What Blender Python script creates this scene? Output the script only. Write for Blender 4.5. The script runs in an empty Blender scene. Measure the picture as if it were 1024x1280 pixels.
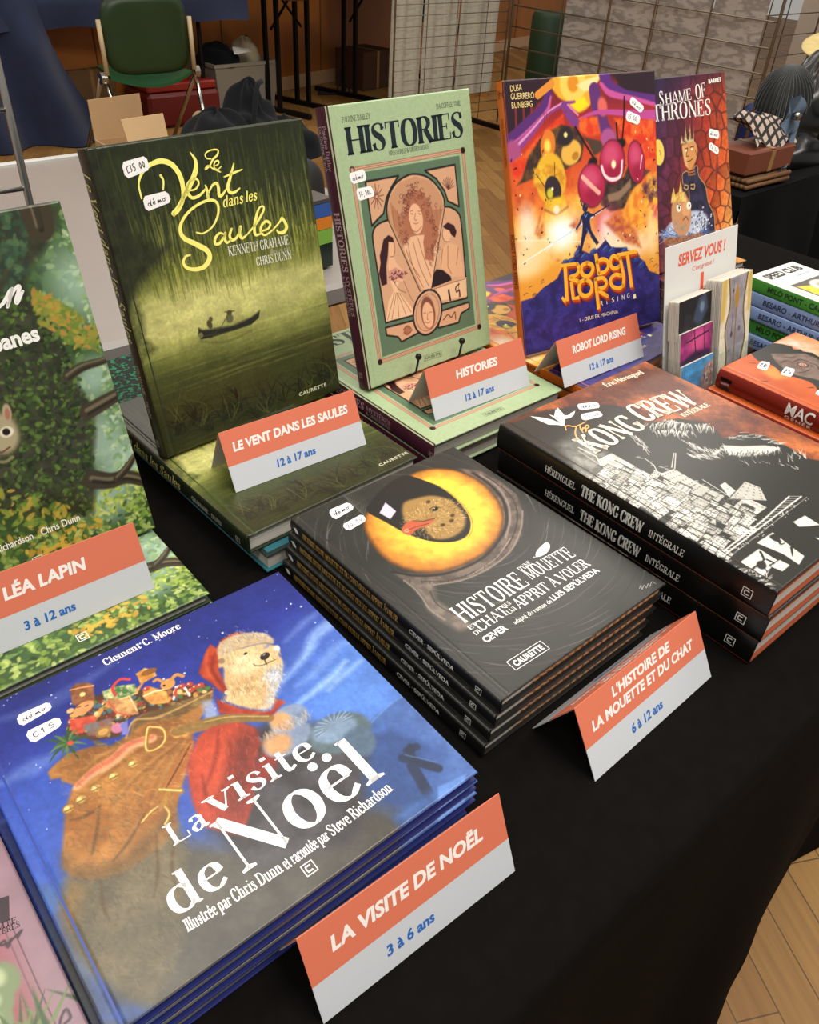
import bpy, bmesh, math, random
import numpy as np
from math import sin, cos, pi, radians, sqrt, atan2
from mathutils import Matrix, Vector

SC = bpy.context.scene
COL = SC.collection
TZ = 0.75                      # height of the display table top above the floor

# ------------------------------------------------------------------ camera
cd = bpy.data.cameras.new('camera')
cam = bpy.data.objects.new('camera', cd)
COL.objects.link(cam)
cd.sensor_fit = 'HORIZONTAL'
cd.sensor_width = 36.0
cd.lens = 36.0 * 1004.915 / 1024.0
cd.clip_start = 0.02
cd.clip_end = 100
R_ = Vector((0.761992, -0.645629, 0.050309)); U_ = Vector((0.364827, 0.492168, 0.790362)); F_ = Vector((0.535041, 0.583895, -0.610571))
cam.matrix_world = Matrix(((R_.x, U_.x, -F_.x, 0.0), (R_.y, U_.y, -F_.y, 0.0),
                           (R_.z, U_.z, -F_.z, 0.5296 + TZ), (0, 0, 0, 1)))
SC.camera = cam

# ------------------------------------------------------------------ light
SC.view_settings.view_transform = 'Standard'
SC.view_settings.look = 'None'
SC.view_settings.gamma = 1.0
SC.view_settings.use_curve_mapping = False
SC.view_settings.exposure = 0.0
wd = bpy.data.worlds.new('hall_air')
SC.world = wd
wd.use_nodes = True
wb = wd.node_tree.nodes['Background']
wb.inputs[0].default_value = (1.0, 0.95, 0.88, 1)
wb.inputs[1].default_value = 0.36


def overhead_panel(x, y, z, sx, sy, power, rot=0.0):
    l = bpy.data.lights.new('unseen_light_panel', 'AREA')
    l.shape = 'RECTANGLE'; l.size = sx; l.size_y = sy
    l.energy = power; l.color = (1.0, 0.94, 0.85)
    o = bpy.data.objects.new('unseen_light_panel', l)
    o.location = (x, y, z); o.rotation_euler = (0, 0, rot)
    COL.objects.link(o)


for lx, ly, pw in ((0.25, 1.45, 22), (2.7, 1.9, 19), (4.5, 2.3, 24), (0.9, 0.25, 38), (-1.3, -0.7, 44), (0.9, -0.9, 48), (-1.5, 3.6, 24), (1.9, 4.6, 24), (4.6, 4.9, 30), (3.2, -0.4, 36)):  # unseen overhead panels, some added as fill for fronts and tops
    overhead_panel(lx, ly, 3.4, 1.5, 0.6, pw)


# ------------------------------------------------------------------ materials
def hexc(s):
    s = s.lstrip('#')
    return tuple(int(s[i:i + 2], 16) / 255 for i in (0, 2, 4))


def lin(c):
    return tuple(x / 12.92 if x <= 0.04045 else ((x + 0.055) / 1.055) ** 2.4 for x in c)


_mats = {}


def mat(name, col, rough=0.6, metal=0.0, noise=0.0, scale=40.0, bump=0.0, coat=0.0, spec=0.5, stretch=None, sheen=0.0):
    """solid procedural material: colour with a little noise variation, optional fine bump"""
    if name in _mats:
        return _mats[name]
    m = bpy.data.materials.new(name); m.use_nodes = True
    nt = m.node_tree; b = nt.nodes['Principled BSDF']
    c = lin(hexc(col)) if isinstance(col, str) else col
    b.inputs['Roughness'].default_value = rough
    b.inputs['Metallic'].default_value = metal
    b.inputs['Coat Weight'].default_value = coat
    b.inputs['Coat Roughness'].default_value = 0.15
    b.inputs['Specular IOR Level'].default_value = spec
    b.inputs['Sheen Weight'].default_value = sheen
    tc = nt.nodes.new('ShaderNodeTexCoord')
    n = nt.nodes.new('ShaderNodeTexNoise'); n.inputs['Scale'].default_value = scale; n.inputs['Detail'].default_value = 4
    vec = tc.outputs['Object']
    if stretch:
        mp = nt.nodes.new('ShaderNodeMapping'); mp.inputs['Scale'].default_value = stretch
        nt.links.new(vec, mp.inputs[0]); vec = mp.outputs[0]
    nt.links.new(vec, n.inputs['Vector'])
    if noise > 0:
        mx = nt.nodes.new('ShaderNodeMix'); mx.data_type = 'RGBA'
        mx.inputs['A'].default_value = tuple(x * (1 - noise) for x in c) + (1,)
        mx.inputs['B'].default_value = tuple(min(1, x * (1 + noise)) for x in c) + (1,)
        nt.links.new(n.outputs['Fac'], mx.inputs['Factor'])
        nt.links.new(mx.outputs['Result'], b.inputs['Base Color'])
    else:
        b.inputs['Base Color'].default_value = c + (1,)
    if bump > 0:
        bp = nt.nodes.new('ShaderNodeBump'); bp.inputs['Strength'].default_value = bump; bp.inputs['Distance'].default_value = 0.002
        nt.links.new(n.outputs['Fac'], bp.inputs['Height']); nt.links.new(bp.outputs['Normal'], b.inputs['Normal'])
    _mats[name] = m
    return m


def print_mat(name, rough=0.35, coat=0.0, bump=0.0, spec=0.5):
    """printed sheet: colour comes from the mesh's own printed colour attribute"""
    if name in _mats:
        return _mats[name]
    m = bpy.data.materials.new(name); m.use_nodes = True
    nt = m.node_tree; b = nt.nodes['Principled BSDF']
    a = nt.nodes.new('ShaderNodeAttribute'); a.attribute_name = 'ink'
    nt.links.new(a.outputs['Color'], b.inputs['Base Color'])
    b.inputs['Roughness'].default_value = rough
    b.inputs['Coat Weight'].default_value = coat
    b.inputs['Coat Roughness'].default_value = 0.2
    b.inputs['Specular IOR Level'].default_value = spec
    if bump > 0:
        tc = nt.nodes.new('ShaderNodeTexCoord'); n = nt.nodes.new('ShaderNodeTexNoise')
        n.inputs['Scale'].default_value = 900
        bp = nt.nodes.new('ShaderNodeBump'); bp.inputs['Strength'].default_value = bump; bp.inputs['Distance'].default_value = 0.0003
        nt.links.new(tc.outputs['Object'], n.inputs['Vector'])
        nt.links.new(n.outputs['Fac'], bp.inputs['Height']); nt.links.new(bp.outputs['Normal'], b.inputs['Normal'])
    _mats[name] = m
    return m


def glass_mat(name, tint=(0.96, 0.98, 0.98)):
    if name in _mats:
        return _mats[name]
    m = bpy.data.materials.new(name); m.use_nodes = True
    nt = m.node_tree; nt.nodes.remove(nt.nodes['Principled BSDF'])
    out = nt.nodes['Material Output']
    tr = nt.nodes.new('ShaderNodeBsdfTransparent'); tr.inputs[0].default_value = tint + (1,)
    gl = nt.nodes.new('ShaderNodeBsdfGlossy'); gl.inputs['Roughness'].default_value = 0.06
    gl.inputs[0].default_value = (0.9, 0.9, 0.9, 1)
    lw = nt.nodes.new('ShaderNodeLayerWeight'); lw.inputs['Blend'].default_value = 0.5
    pw = nt.nodes.new('ShaderNodeMath'); pw.operation = 'POWER'; pw.inputs[1].default_value = 4.0
    fr = nt.nodes.new('ShaderNodeMath'); fr.operation = 'MULTIPLY_ADD'; fr.inputs[1].default_value = 0.55; fr.inputs[2].default_value = 0.045
    nt.links.new(lw.outputs['Facing'], pw.inputs[0]); nt.links.new(pw.outputs[0], fr.inputs[0])
    mx = nt.nodes.new('ShaderNodeMixShader')
    nt.links.new(fr.outputs[0], mx.inputs[0]); nt.links.new(tr.outputs[0], mx.inputs[1]); nt.links.new(gl.outputs[0], mx.inputs[2])
    nt.links.new(mx.outputs[0], out.inputs['Surface'])
    _mats[name] = m
    return m


# ------------------------------------------------------------------ objects
def empty(name, label, cat, M=None, group=None):
    o = bpy.data.objects.new(name, None)
    o.empty_display_size = 0.05
    COL.objects.link(o)
    o['label'] = label; o['category'] = cat
    if group: o['group'] = group
    if M is not None: o.matrix_world = M
    return o


def tag(o, label, cat, group=None, kind=None):
    o['label'] = label; o['category'] = cat
    if group: o['group'] = group
    if kind: o['kind'] = kind
    return o


def struct(o):
    o['kind'] = 'structure'
    return o


def dup(root, M, label, group=None, skip=()):
    """copy a thing with copies of its parts"""
    r = root.copy(); COL.objects.link(r); r.matrix_world = M
    r['label'] = label
    if group: r['group'] = group
    for ch in list(root.children):
        if ch.name.split('.')[0] in skip: continue
        c = ch.copy(); COL.objects.link(c); c.parent = r
        for g in list(ch.children):
            d = g.copy(); COL.objects.link(d); d.parent = c
    return r


def T(x, y, z, a=0.0):
    return Matrix.Translation((x, y, z + TZ)) @ Matrix.Rotation(a, 4, 'Z')


def frame(x, y, z, a, lean, roll=0.0):
    """standing sheet frame: X along the sheet, Y up the sheet, Z towards its reader"""
    ux = Vector((cos(a), sin(a), 0)); uy = Vector((-sin(a), cos(a), 0))
    up = cos(lean) * Vector((0, 0, 1)) + sin(lean) * uy
    x2 = cos(roll) * ux + sin(roll) * up; y2 = -sin(roll) * ux + cos(roll) * up
    n = x2.cross(y2)
    return Matrix(((x2.x, y2.x, n.x, x), (x2.y, y2.y, n.y, y), (x2.z, y2.z, n.z, z + TZ), (0, 0, 0, 1)))


class MB:
    """mesh builder with per-vertex ink colour and material slots"""

    def __init__(self):
        self.v = []; self.f = []; self.c = []; self.m = []; self.cur = 0; self.ink = (0.8, 0.8, 0.8)
        self.big = []          # large numpy grids: (verts, quads, colours)

    def vert(self, p, col=None):
        self.v.append(tuple(p)); self.c.append(col or self.ink)
        return len(self.v) - 1

    def face(self, idx):
        self.f.append(tuple(idx)); self.m.append(self.cur)

    def poly(self, pts, col=None):
        i = [self.vert(p, col) for p in pts]; self.face(i)

    def box(self, lo, hi, M=None, bev=0.0):
        (x0, y0, z0), (x1, y1, z1) = lo, hi
        if bev <= 0:
            P = [(x0, y0, z0), (x1, y0, z0), (x1, y1, z0), (x0, y1, z0), (x0, y0, z1), (x1, y0, z1), (x1, y1, z1), (x0, y1, z1)]
            F = [(0, 3, 2, 1), (4, 5, 6, 7), (0, 1, 5, 4), (1, 2, 6, 5), (2, 3, 7, 6), (3, 0, 4, 7)]
        else:
            b = min(bev, (x1 - x0) / 2.01, (y1 - y0) / 2.01, (z1 - z0) / 2.01)
            P = []; F = []
            def ring(i, z):
                return [(x0 + i, y0 + b, z), (x0 + b, y0 + i, z), (x1 - b, y0 + i, z), (x1 - i, y0 + b, z),
                        (x1 - i, y1 - b, z), (x1 - b, y1 - i, z), (x0 + b, y1 - i, z), (x0 + i, y1 - b, z)]
            P = ring(b, z0) + ring(0, z0 + b) + ring(0, z1 - b) + ring(b, z1)
            F = [tuple(range(7, -1, -1)), tuple(range(24, 32))]
            for k in range(3):
                for j in range(8):
                    a = k * 8 + j; c = k * 8 + (j + 1) % 8
                    F.append((a, c, c + 8, a + 8))
        n = len(self.v)
        for p in P: self.vert(M @ Vector(p) if M else p)
        for f in F: self.face([n + i for i in f])

    def tube(self, pts, r, n=8, closed=False, cap=True):
        pts = [Vector(p) for p in pts]; L = len(pts)
        rs = r if isinstance(r, (list, tuple)) else [r] * L
        base = len(self.v); prev = None
        for i, p in enumerate(pts):
            if closed: d = pts[(i + 1) % L] - pts[i - 1]
            else: d = pts[min(i + 1, L - 1)] - pts[max(i - 1, 0)]
            d = d.normalized() if d.length > 1e-9 else Vector((0, 0, 1))
            if prev is None:
                u = d.orthogonal().normalized()
            else:
                u = prev - d * prev.dot(d)
                u = u.normalized() if u.length > 1e-6 else d.orthogonal().normalized()
            prev = u; w = d.cross(u)
            for k in range(n):
                a = 2 * pi * k / n
                self.vert(p + rs[i] * (cos(a) * u + sin(a) * w))
        for i in range(L if closed else L - 1):
            for k in range(n):
                a = base + i * n + k; b = base + i * n + (k + 1) % n
                c = base + ((i + 1) % L) * n + (k + 1) % n; d = base + ((i + 1) % L) * n + k
                self.face((a, b, c, d))
        if cap and not closed:
            self.face([base + k for k in range(n - 1, -1, -1)])
            self.face([base + (L - 1) * n + k for k in range(n)])

    def lathe(self, prof, n=24, M=None):
        base = len(self.v)
        for r, z in prof:
            for k in range(n):
                a = 2 * pi * k / n; p = Vector((r * cos(a), r * sin(a), z))
                self.vert(M @ p if M else p)
        for i in range(len(prof) - 1):
            for k in range(n):
                self.face((base + i * n + k, base + i * n + (k + 1) % n, base + (i + 1) * n + (k + 1) % n, base + (i + 1) * n + k))

    def surf(self, fn, nu, nv, thick=None):
        base = len(self.v)
        for j in range(nv + 1):
            for i in range(nu + 1):
                self.vert(fn(i / nu, j / nv))
        for j in range(nv):
            for i in range(nu):
                a = base + j * (nu + 1) + i
                self.face((a, a + 1, a + nu + 2, a + nu + 1))

    def grid(self, V, nx, ny, C):
        """big grid: V (ny,nx,3), C (ny,nx,3) linear colours"""
        self.big.append((V, nx, ny, C))

    def build(self, name, mats, parent=None, smooth=False, ink=False):
        if not isinstance(mats, (list, tuple)): mats = [mats]
        nv = len(self.v)
        V = [np.array(self.v, float).reshape(-1, 3)]
        C = [np.array([lin(c) for c in self.c], float).reshape(-1, 3)]
        loops = [np.array([i for f in self.f for i in f], np.int64)]
        sizes = [np.array([len(f) for f in self.f], np.int64)]
        mi = [np.array(self.m, np.int64)]
        off = nv
        for (G, nx, ny, GC) in self.big:
            V.append(G.reshape(-1, 3)); C.append(GC.reshape(-1, 3))
            idx = np.arange(nx * ny).reshape(ny, nx) + off
            q = np.stack([idx[:-1, :-1], idx[:-1, 1:], idx[1:, 1:], idx[1:, :-1]], -1).reshape(-1)
            loops.append(q); n = (nx - 1) * (ny - 1)
            sizes.append(np.full(n, 4)); mi.append(np.zeros(n, np.int64)); off += nx * ny
        V = np.concatenate(V); C = np.concatenate(C); loops = np.concatenate(loops); sizes = np.concatenate(sizes); mi = np.concatenate(mi)
        me = bpy.data.meshes.new(name)
        me.vertices.add(len(V)); me.vertices.foreach_set('co', V.astype(np.float32).ravel())
        me.loops.add(len(loops)); me.loops.foreach_set('vertex_index', loops.astype(np.int32))
        me.polygons.add(len(sizes))
        starts = np.concatenate([[0], np.cumsum(sizes)[:-1]]) if len(sizes) else sizes
        me.polygons.foreach_set('loop_start', starts.astype(np.int32))
        me.polygons.foreach_set('material_index', mi.astype(np.int32))
        me.polygons.foreach_set('use_smooth', np.full(len(sizes), bool(smooth)))
        if self.big and not smooth:
            nb = sum((nx - 1) * (ny - 1) for _, nx, ny, _ in self.big); fl = np.zeros(len(sizes), bool); fl[len(sizes) - nb:] = True
            me.polygons.foreach_set('use_smooth', fl)
        for m in mats: me.materials.append(m)
        me.update(calc_edges=True); me.validate()
        if ink or self.big:
            at = me.attributes.new('ink', 'FLOAT_COLOR', 'POINT')
            at.data.foreach_set('color', np.concatenate([C, np.ones((len(C), 1))], 1).astype(np.float32).ravel())
        o = bpy.data.objects.new(name, me); COL.objects.link(o)
        if parent is not None: o.parent = parent
        return o


def smooth_by_angle(o, deg=35):
    me = o.data
    me.polygons.foreach_set('use_smooth', np.ones(len(me.polygons), bool))
    try:
        me.set_sharp_from_angle(angle=radians(deg))
    except Exception:
        pass
    return o


def crs(pts, n=8, closed=False):
    """Catmull-Rom through the points"""
    P = [np.array(p, float) for p in pts]; L = len(P); out = []
    rng = range(L) if closed else range(L - 1)
    for i in rng:
        if closed:
            p0, p1, p2, p3 = P[i - 1], P[i], P[(i + 1) % L], P[(i + 2) % L]
        else:
            p0 = P[i - 1] if i else 2 * P[0] - P[1]; p1 = P[i]; p2 = P[i + 1]
            p3 = P[i + 2] if i + 2 < L else 2 * P[-1] - P[-2]
        for k in range(n):
            t = k / n
            out.append(0.5 * ((2 * p1) + (p2 - p0) * t + (2 * p0 - 5 * p1 + 4 * p2 - p3) * t * t + (3 * p1 - p0 - 3 * p2 + p3) * t ** 3))
    if not closed: out.append(P[-1])
    return [tuple(p) for p in out]


# ------------------------------------------------------------------ print painting (flat colours of the printed covers)
def vnoise(shape, cell, seed, octaves=4, aspect=1.0):
    rs = np.random.RandomState(seed); H, W = shape; out = np.zeros(shape); amp = 1.0; tot = 0
    for o in range(octaves):
        cy = max(cell * aspect, 1.0); cx = max(cell, 1.0)
        gh = int(H / cy) + 3; gw = int(W / cx) + 3; g = rs.rand(gh, gw)
        y = np.arange(H) / cy; x = np.arange(W) / cx
        yi = y.astype(int); xi = x.astype(int); fy = y - yi; fx = x - xi
        fy = (fy * fy * (3 - 2 * fy))[:, None]; fx = (fx * fx * (3 - 2 * fx))[None]
        a = g[yi][:, xi]; b = g[yi][:, xi + 1]; c = g[yi + 1][:, xi]; d = g[yi + 1][:, xi + 1]
        out += amp * ((a * (1 - fx) + b * fx) * (1 - fy) + (c * (1 - fx) + d * fx) * fy)
        tot += amp; amp *= 0.55; cell /= 2
    return out / tot


class Art:
    """canvas in millimetres, origin bottom-left, colours sRGB"""

    def __init__(s, w, h, res=0.7, bg='#000000'):
        s.w, s.h = w, h
        s.nx = int(round(w / res)) + 1; s.ny = int(round(h / res)) + 1
        s.X, s.Y = np.meshgrid(np.linspace(0, w, s.nx), np.linspace(0, h, s.ny))
        s.res = w / (s.nx - 1)
        s.a = np.empty((s.ny, s.nx, 3)); s.a[:] = hexc(bg); s.rs = np.random.RandomState(5)

    def mixm(s, m, col, sl=None):
        col = np.array(hexc(col) if isinstance(col, str) else col)
        v = s.a if sl is None else s.a[sl]
        v += m[..., None] * (col - v)

    def noise(s, cell, seed, octaves=4, aspect=1.0):
        return vnoise((s.ny, s.nx), cell / s.res, seed, octaves, aspect)

    def vgrad(s, stops):
        """stops: (v fraction from bottom, colour)"""
        t = s.Y / s.h; xs = [q[0] for q in stops]; cs = np.array([hexc(q[1]) for q in stops])
        for k in range(3): s.a[..., k] = np.interp(t, xs, cs[:, k])

    def win(s, x0, y0, x1, y1):
        i0 = max(int(x0 / s.w * (s.nx - 1)), 0); i1 = min(int(x1 / s.w * (s.nx - 1)) + 2, s.nx)
        j0 = max(int(y0 / s.h * (s.ny - 1)), 0); j1 = min(int(y1 / s.h * (s.ny - 1)) + 2, s.ny)
        if i0 >= i1 or j0 >= j1: return None
        return (slice(j0, j1), slice(i0, i1))

    def mask(s, pts, soft=0.35):
        P = np.array(pts, float)
        sl = s.win(P[:, 0].min() - soft - 1, P[:, 1].min() - soft - 1, P[:, 0].max() + soft + 1, P[:, 1].max() + soft + 1)
        if sl is None: return None, None
        X = s.X[sl]; Y = s.Y[sl]; ins = np.zeros(X.shape, bool); d2 = np.full(X.shape, 1e9)
        n = len(P)
        for i in range(n):
            x0, y0 = P[i]; x1, y1 = P[(i + 1) % n]
            c = (y0 > Y) != (y1 > Y)
            if y1 != y0: ins ^= c & (X < (x1 - x0) * (Y - y0) / (y1 - y0) + x0)
            dx, dy = x1 - x0, y1 - y0; L2 = dx * dx + dy * dy
            if L2 < 1e-12: continue
            t = np.clip(((X - x0) * dx + (Y - y0) * dy) / L2, 0, 1)
            d2 = np.minimum(d2, (X - x0 - t * dx) ** 2 + (Y - y0 - t * dy) ** 2)
        d = np.sqrt(d2); d = np.where(ins, d, -d)
        return np.clip(0.5 + d / (2 * max(soft, 1e-3)), 0, 1), sl

    def poly(s, pts, col, soft=0.35, alpha=1.0, sm=False, tex=0.0, col2=None, seed=1, cell=6):
        if sm: pts = crs(pts, 6, True)
        m, sl = s.mask(pts, soft)
        if m is None: return
        if col2 is not None:
            n = np.clip((s.noise(cell, seed)[sl] - 0.5) * 3 + 0.5, 0, 1)[..., None]
            c = np.array(hexc(col)) * (1 - n) + np.array(hexc(col2)) * n
            v = s.a[sl]; v += (m * alpha)[..., None] * (c - v)
        else:
            s.mixm(m * alpha, col, sl)

    def ell(s, x, y, rx, ry, col, rot=0.0, soft=0.3, alpha=1.0):
        """soft is a fraction of the radius"""
        R = max(rx, ry) * (1 + soft) + 1
        sl = s.win(x - R, y - R, x + R, y + R)
        if sl is None: return
        X = s.X[sl] - x; Y = s.Y[sl] - y; c, q = cos(rot), sin(rot)
        r = np.sqrt(((c * X + q * Y) / rx) ** 2 + ((-q * X + c * Y) / ry) ** 2)
        so = max(soft, 0.4 * s.res / min(rx, ry))
        m = np.clip((1 + so - r) / (2 * so), 0, 1)
        s.mixm(m * m * (3 - 2 * m) * alpha, col, sl)

    def line(s, pts, w, col, alpha=1.0, sm=False, soft=0.3, closed=False):
        """stroke with width w (number, or (start, mid, end))"""
        if sm: pts = crs(pts, 6, closed)
        P = np.array(pts, float); n = len(P)
        ws = np.full(n, w, float) if np.isscalar(w) else np.interp(np.linspace(0, 1, n), np.linspace(0, 1, len(w)), w)
        wm = ws.max()
        sl = s.win(P[:, 0].min() - wm - 1, P[:, 1].min() - wm - 1, P[:, 0].max() + wm + 1, P[:, 1].max() + wm + 1)
        if sl is None: return
        X = s.X[sl]; Y = s.Y[sl]; best = np.full(X.shape, -1e9)
        for i in range(n if closed else n - 1):
            x0, y0 = P[i]; x1, y1 = P[(i + 1) % n]; dx, dy = x1 - x0, y1 - y0; L2 = dx * dx + dy * dy
            if L2 < 1e-12: continue
            t = np.clip(((X - x0) * dx + (Y - y0) * dy) / L2, 0, 1)
            d = np.sqrt((X - x0 - t * dx) ** 2 + (Y - y0 - t * dy) ** 2)
            best = np.maximum(best, (ws[i] + (ws[(i + 1) % n] - ws[i]) * t) / 2 - d)
        so = max(soft, 0.25)
        s.mixm(np.clip(0.5 + best / (2 * so), 0, 1) * alpha, col, sl)

    def dabs(s, n, region, cols, size, seed, ang=None, aspect=0.45, alpha=0.8):
        """many small leaf-like brush dabs inside a polygon (or the whole sheet)"""
        rs = np.random.RandomState(seed)
        if region is None:
            region = [(0, 0), (s.w, 0), (s.w, s.h), (0, s.h)]
        P = np.array(region, float); lo = P.min(0); hi = P.max(0)
        m, sl = s.mask(region, 0.2)
        if m is None: return
        k = 0; tries = 0
        while k < n and tries < n * 8:
            tries += 1
            x, y = lo + rs.rand(2) * (hi - lo)
            j = int(np.clip(y / s.h * (s.ny - 1), 0, s.ny - 1)) - sl[0].start; i = int(np.clip(x / s.w * (s.nx - 1), 0, s.nx - 1)) - sl[1].start
            if not (0 <= j < m.shape[0] and 0 <= i < m.shape[1]) or m[j, i] < 0.5: continue
            k += 1
            r = size * (0.5 + rs.rand()); a = rs.rand() * pi if ang is None else ang + rs.randn() * 0.35
            s.ell(x, y, r, r * aspect, cols[rs.randint(len(cols))], a, 0.25, alpha)

    def fur(s, region, n, L, cols, ang, seed, w=0.5, alpha=0.55, spread=0.4):
        """short hair strokes inside a polygon; ang a number or a function of position"""
        rs = np.random.RandomState(seed); P = np.array(region, float); lo = P.min(0); hi = P.max(0); m, sl = s.mask(region, 0.2)
        if m is None: return
        for _ in range(n):
            x, y = lo + rs.rand(2) * (hi - lo)
            j = int(np.clip(y / s.h * (s.ny - 1), 0, s.ny - 1)) - sl[0].start; i = int(np.clip(x / s.w * (s.nx - 1), 0, s.nx - 1)) - sl[1].start
            if not (0 <= j < m.shape[0] and 0 <= i < m.shape[1]) or m[j, i] < 0.5: continue
            b = (ang(x, y) if callable(ang) else ang) + rs.randn() * spread; l = L * (.5 + rs.rand())
            s.line([(x, y), (x + l * cos(b), y + l * sin(b))], (w, w * .3), cols[rs.randint(len(cols))], alpha)

    def tex(s, cell, amt, seed, aspect=1.0, octaves=4):
        n = s.noise(cell, seed, octaves, aspect) - 0.5
        s.a *= (1 + amt * 2 * n)[..., None]

    def lin(s):
        a = np.clip(s.a, 0, 1)
        return np.where(a <= 0.04045, a / 12.92, ((a + 0.055) / 1.055) ** 2.4)


# ------------------------------------------------------------------ lettering
_tc = {}


def sans(txt, bold=0.0, shear=0.0, spacing=1.0):
    """outline of a sans text line as (verts2d, faces, advance, cap height)"""
    key = (txt, bold, shear, spacing)
    if key in _tc: return _tc[key]
    cu = bpy.data.curves.new('lettering', 'FONT'); cu.body = txt; cu.offset = bold; cu.shear = shear; cu.space_character = spacing
    cu.resolution_u = 3
    o = bpy.data.objects.new('lettering', cu)
    me = bpy.data.meshes.new_from_object(o)
    v = [(p.co.x, p.co.y) for p in me.vertices]; f = [tuple(p.vertices) for p in me.polygons]
    bpy.data.objects.remove(o); bpy.data.curves.remove(cu); bpy.data.meshes.remove(me)
    xs = [p[0] for p in v] or [0, 1]
    r = ([(x - min(xs), y) for x, y in v], f, max(xs) - min(xs), 0.69)
    _tc[key] = r
    return r


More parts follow.
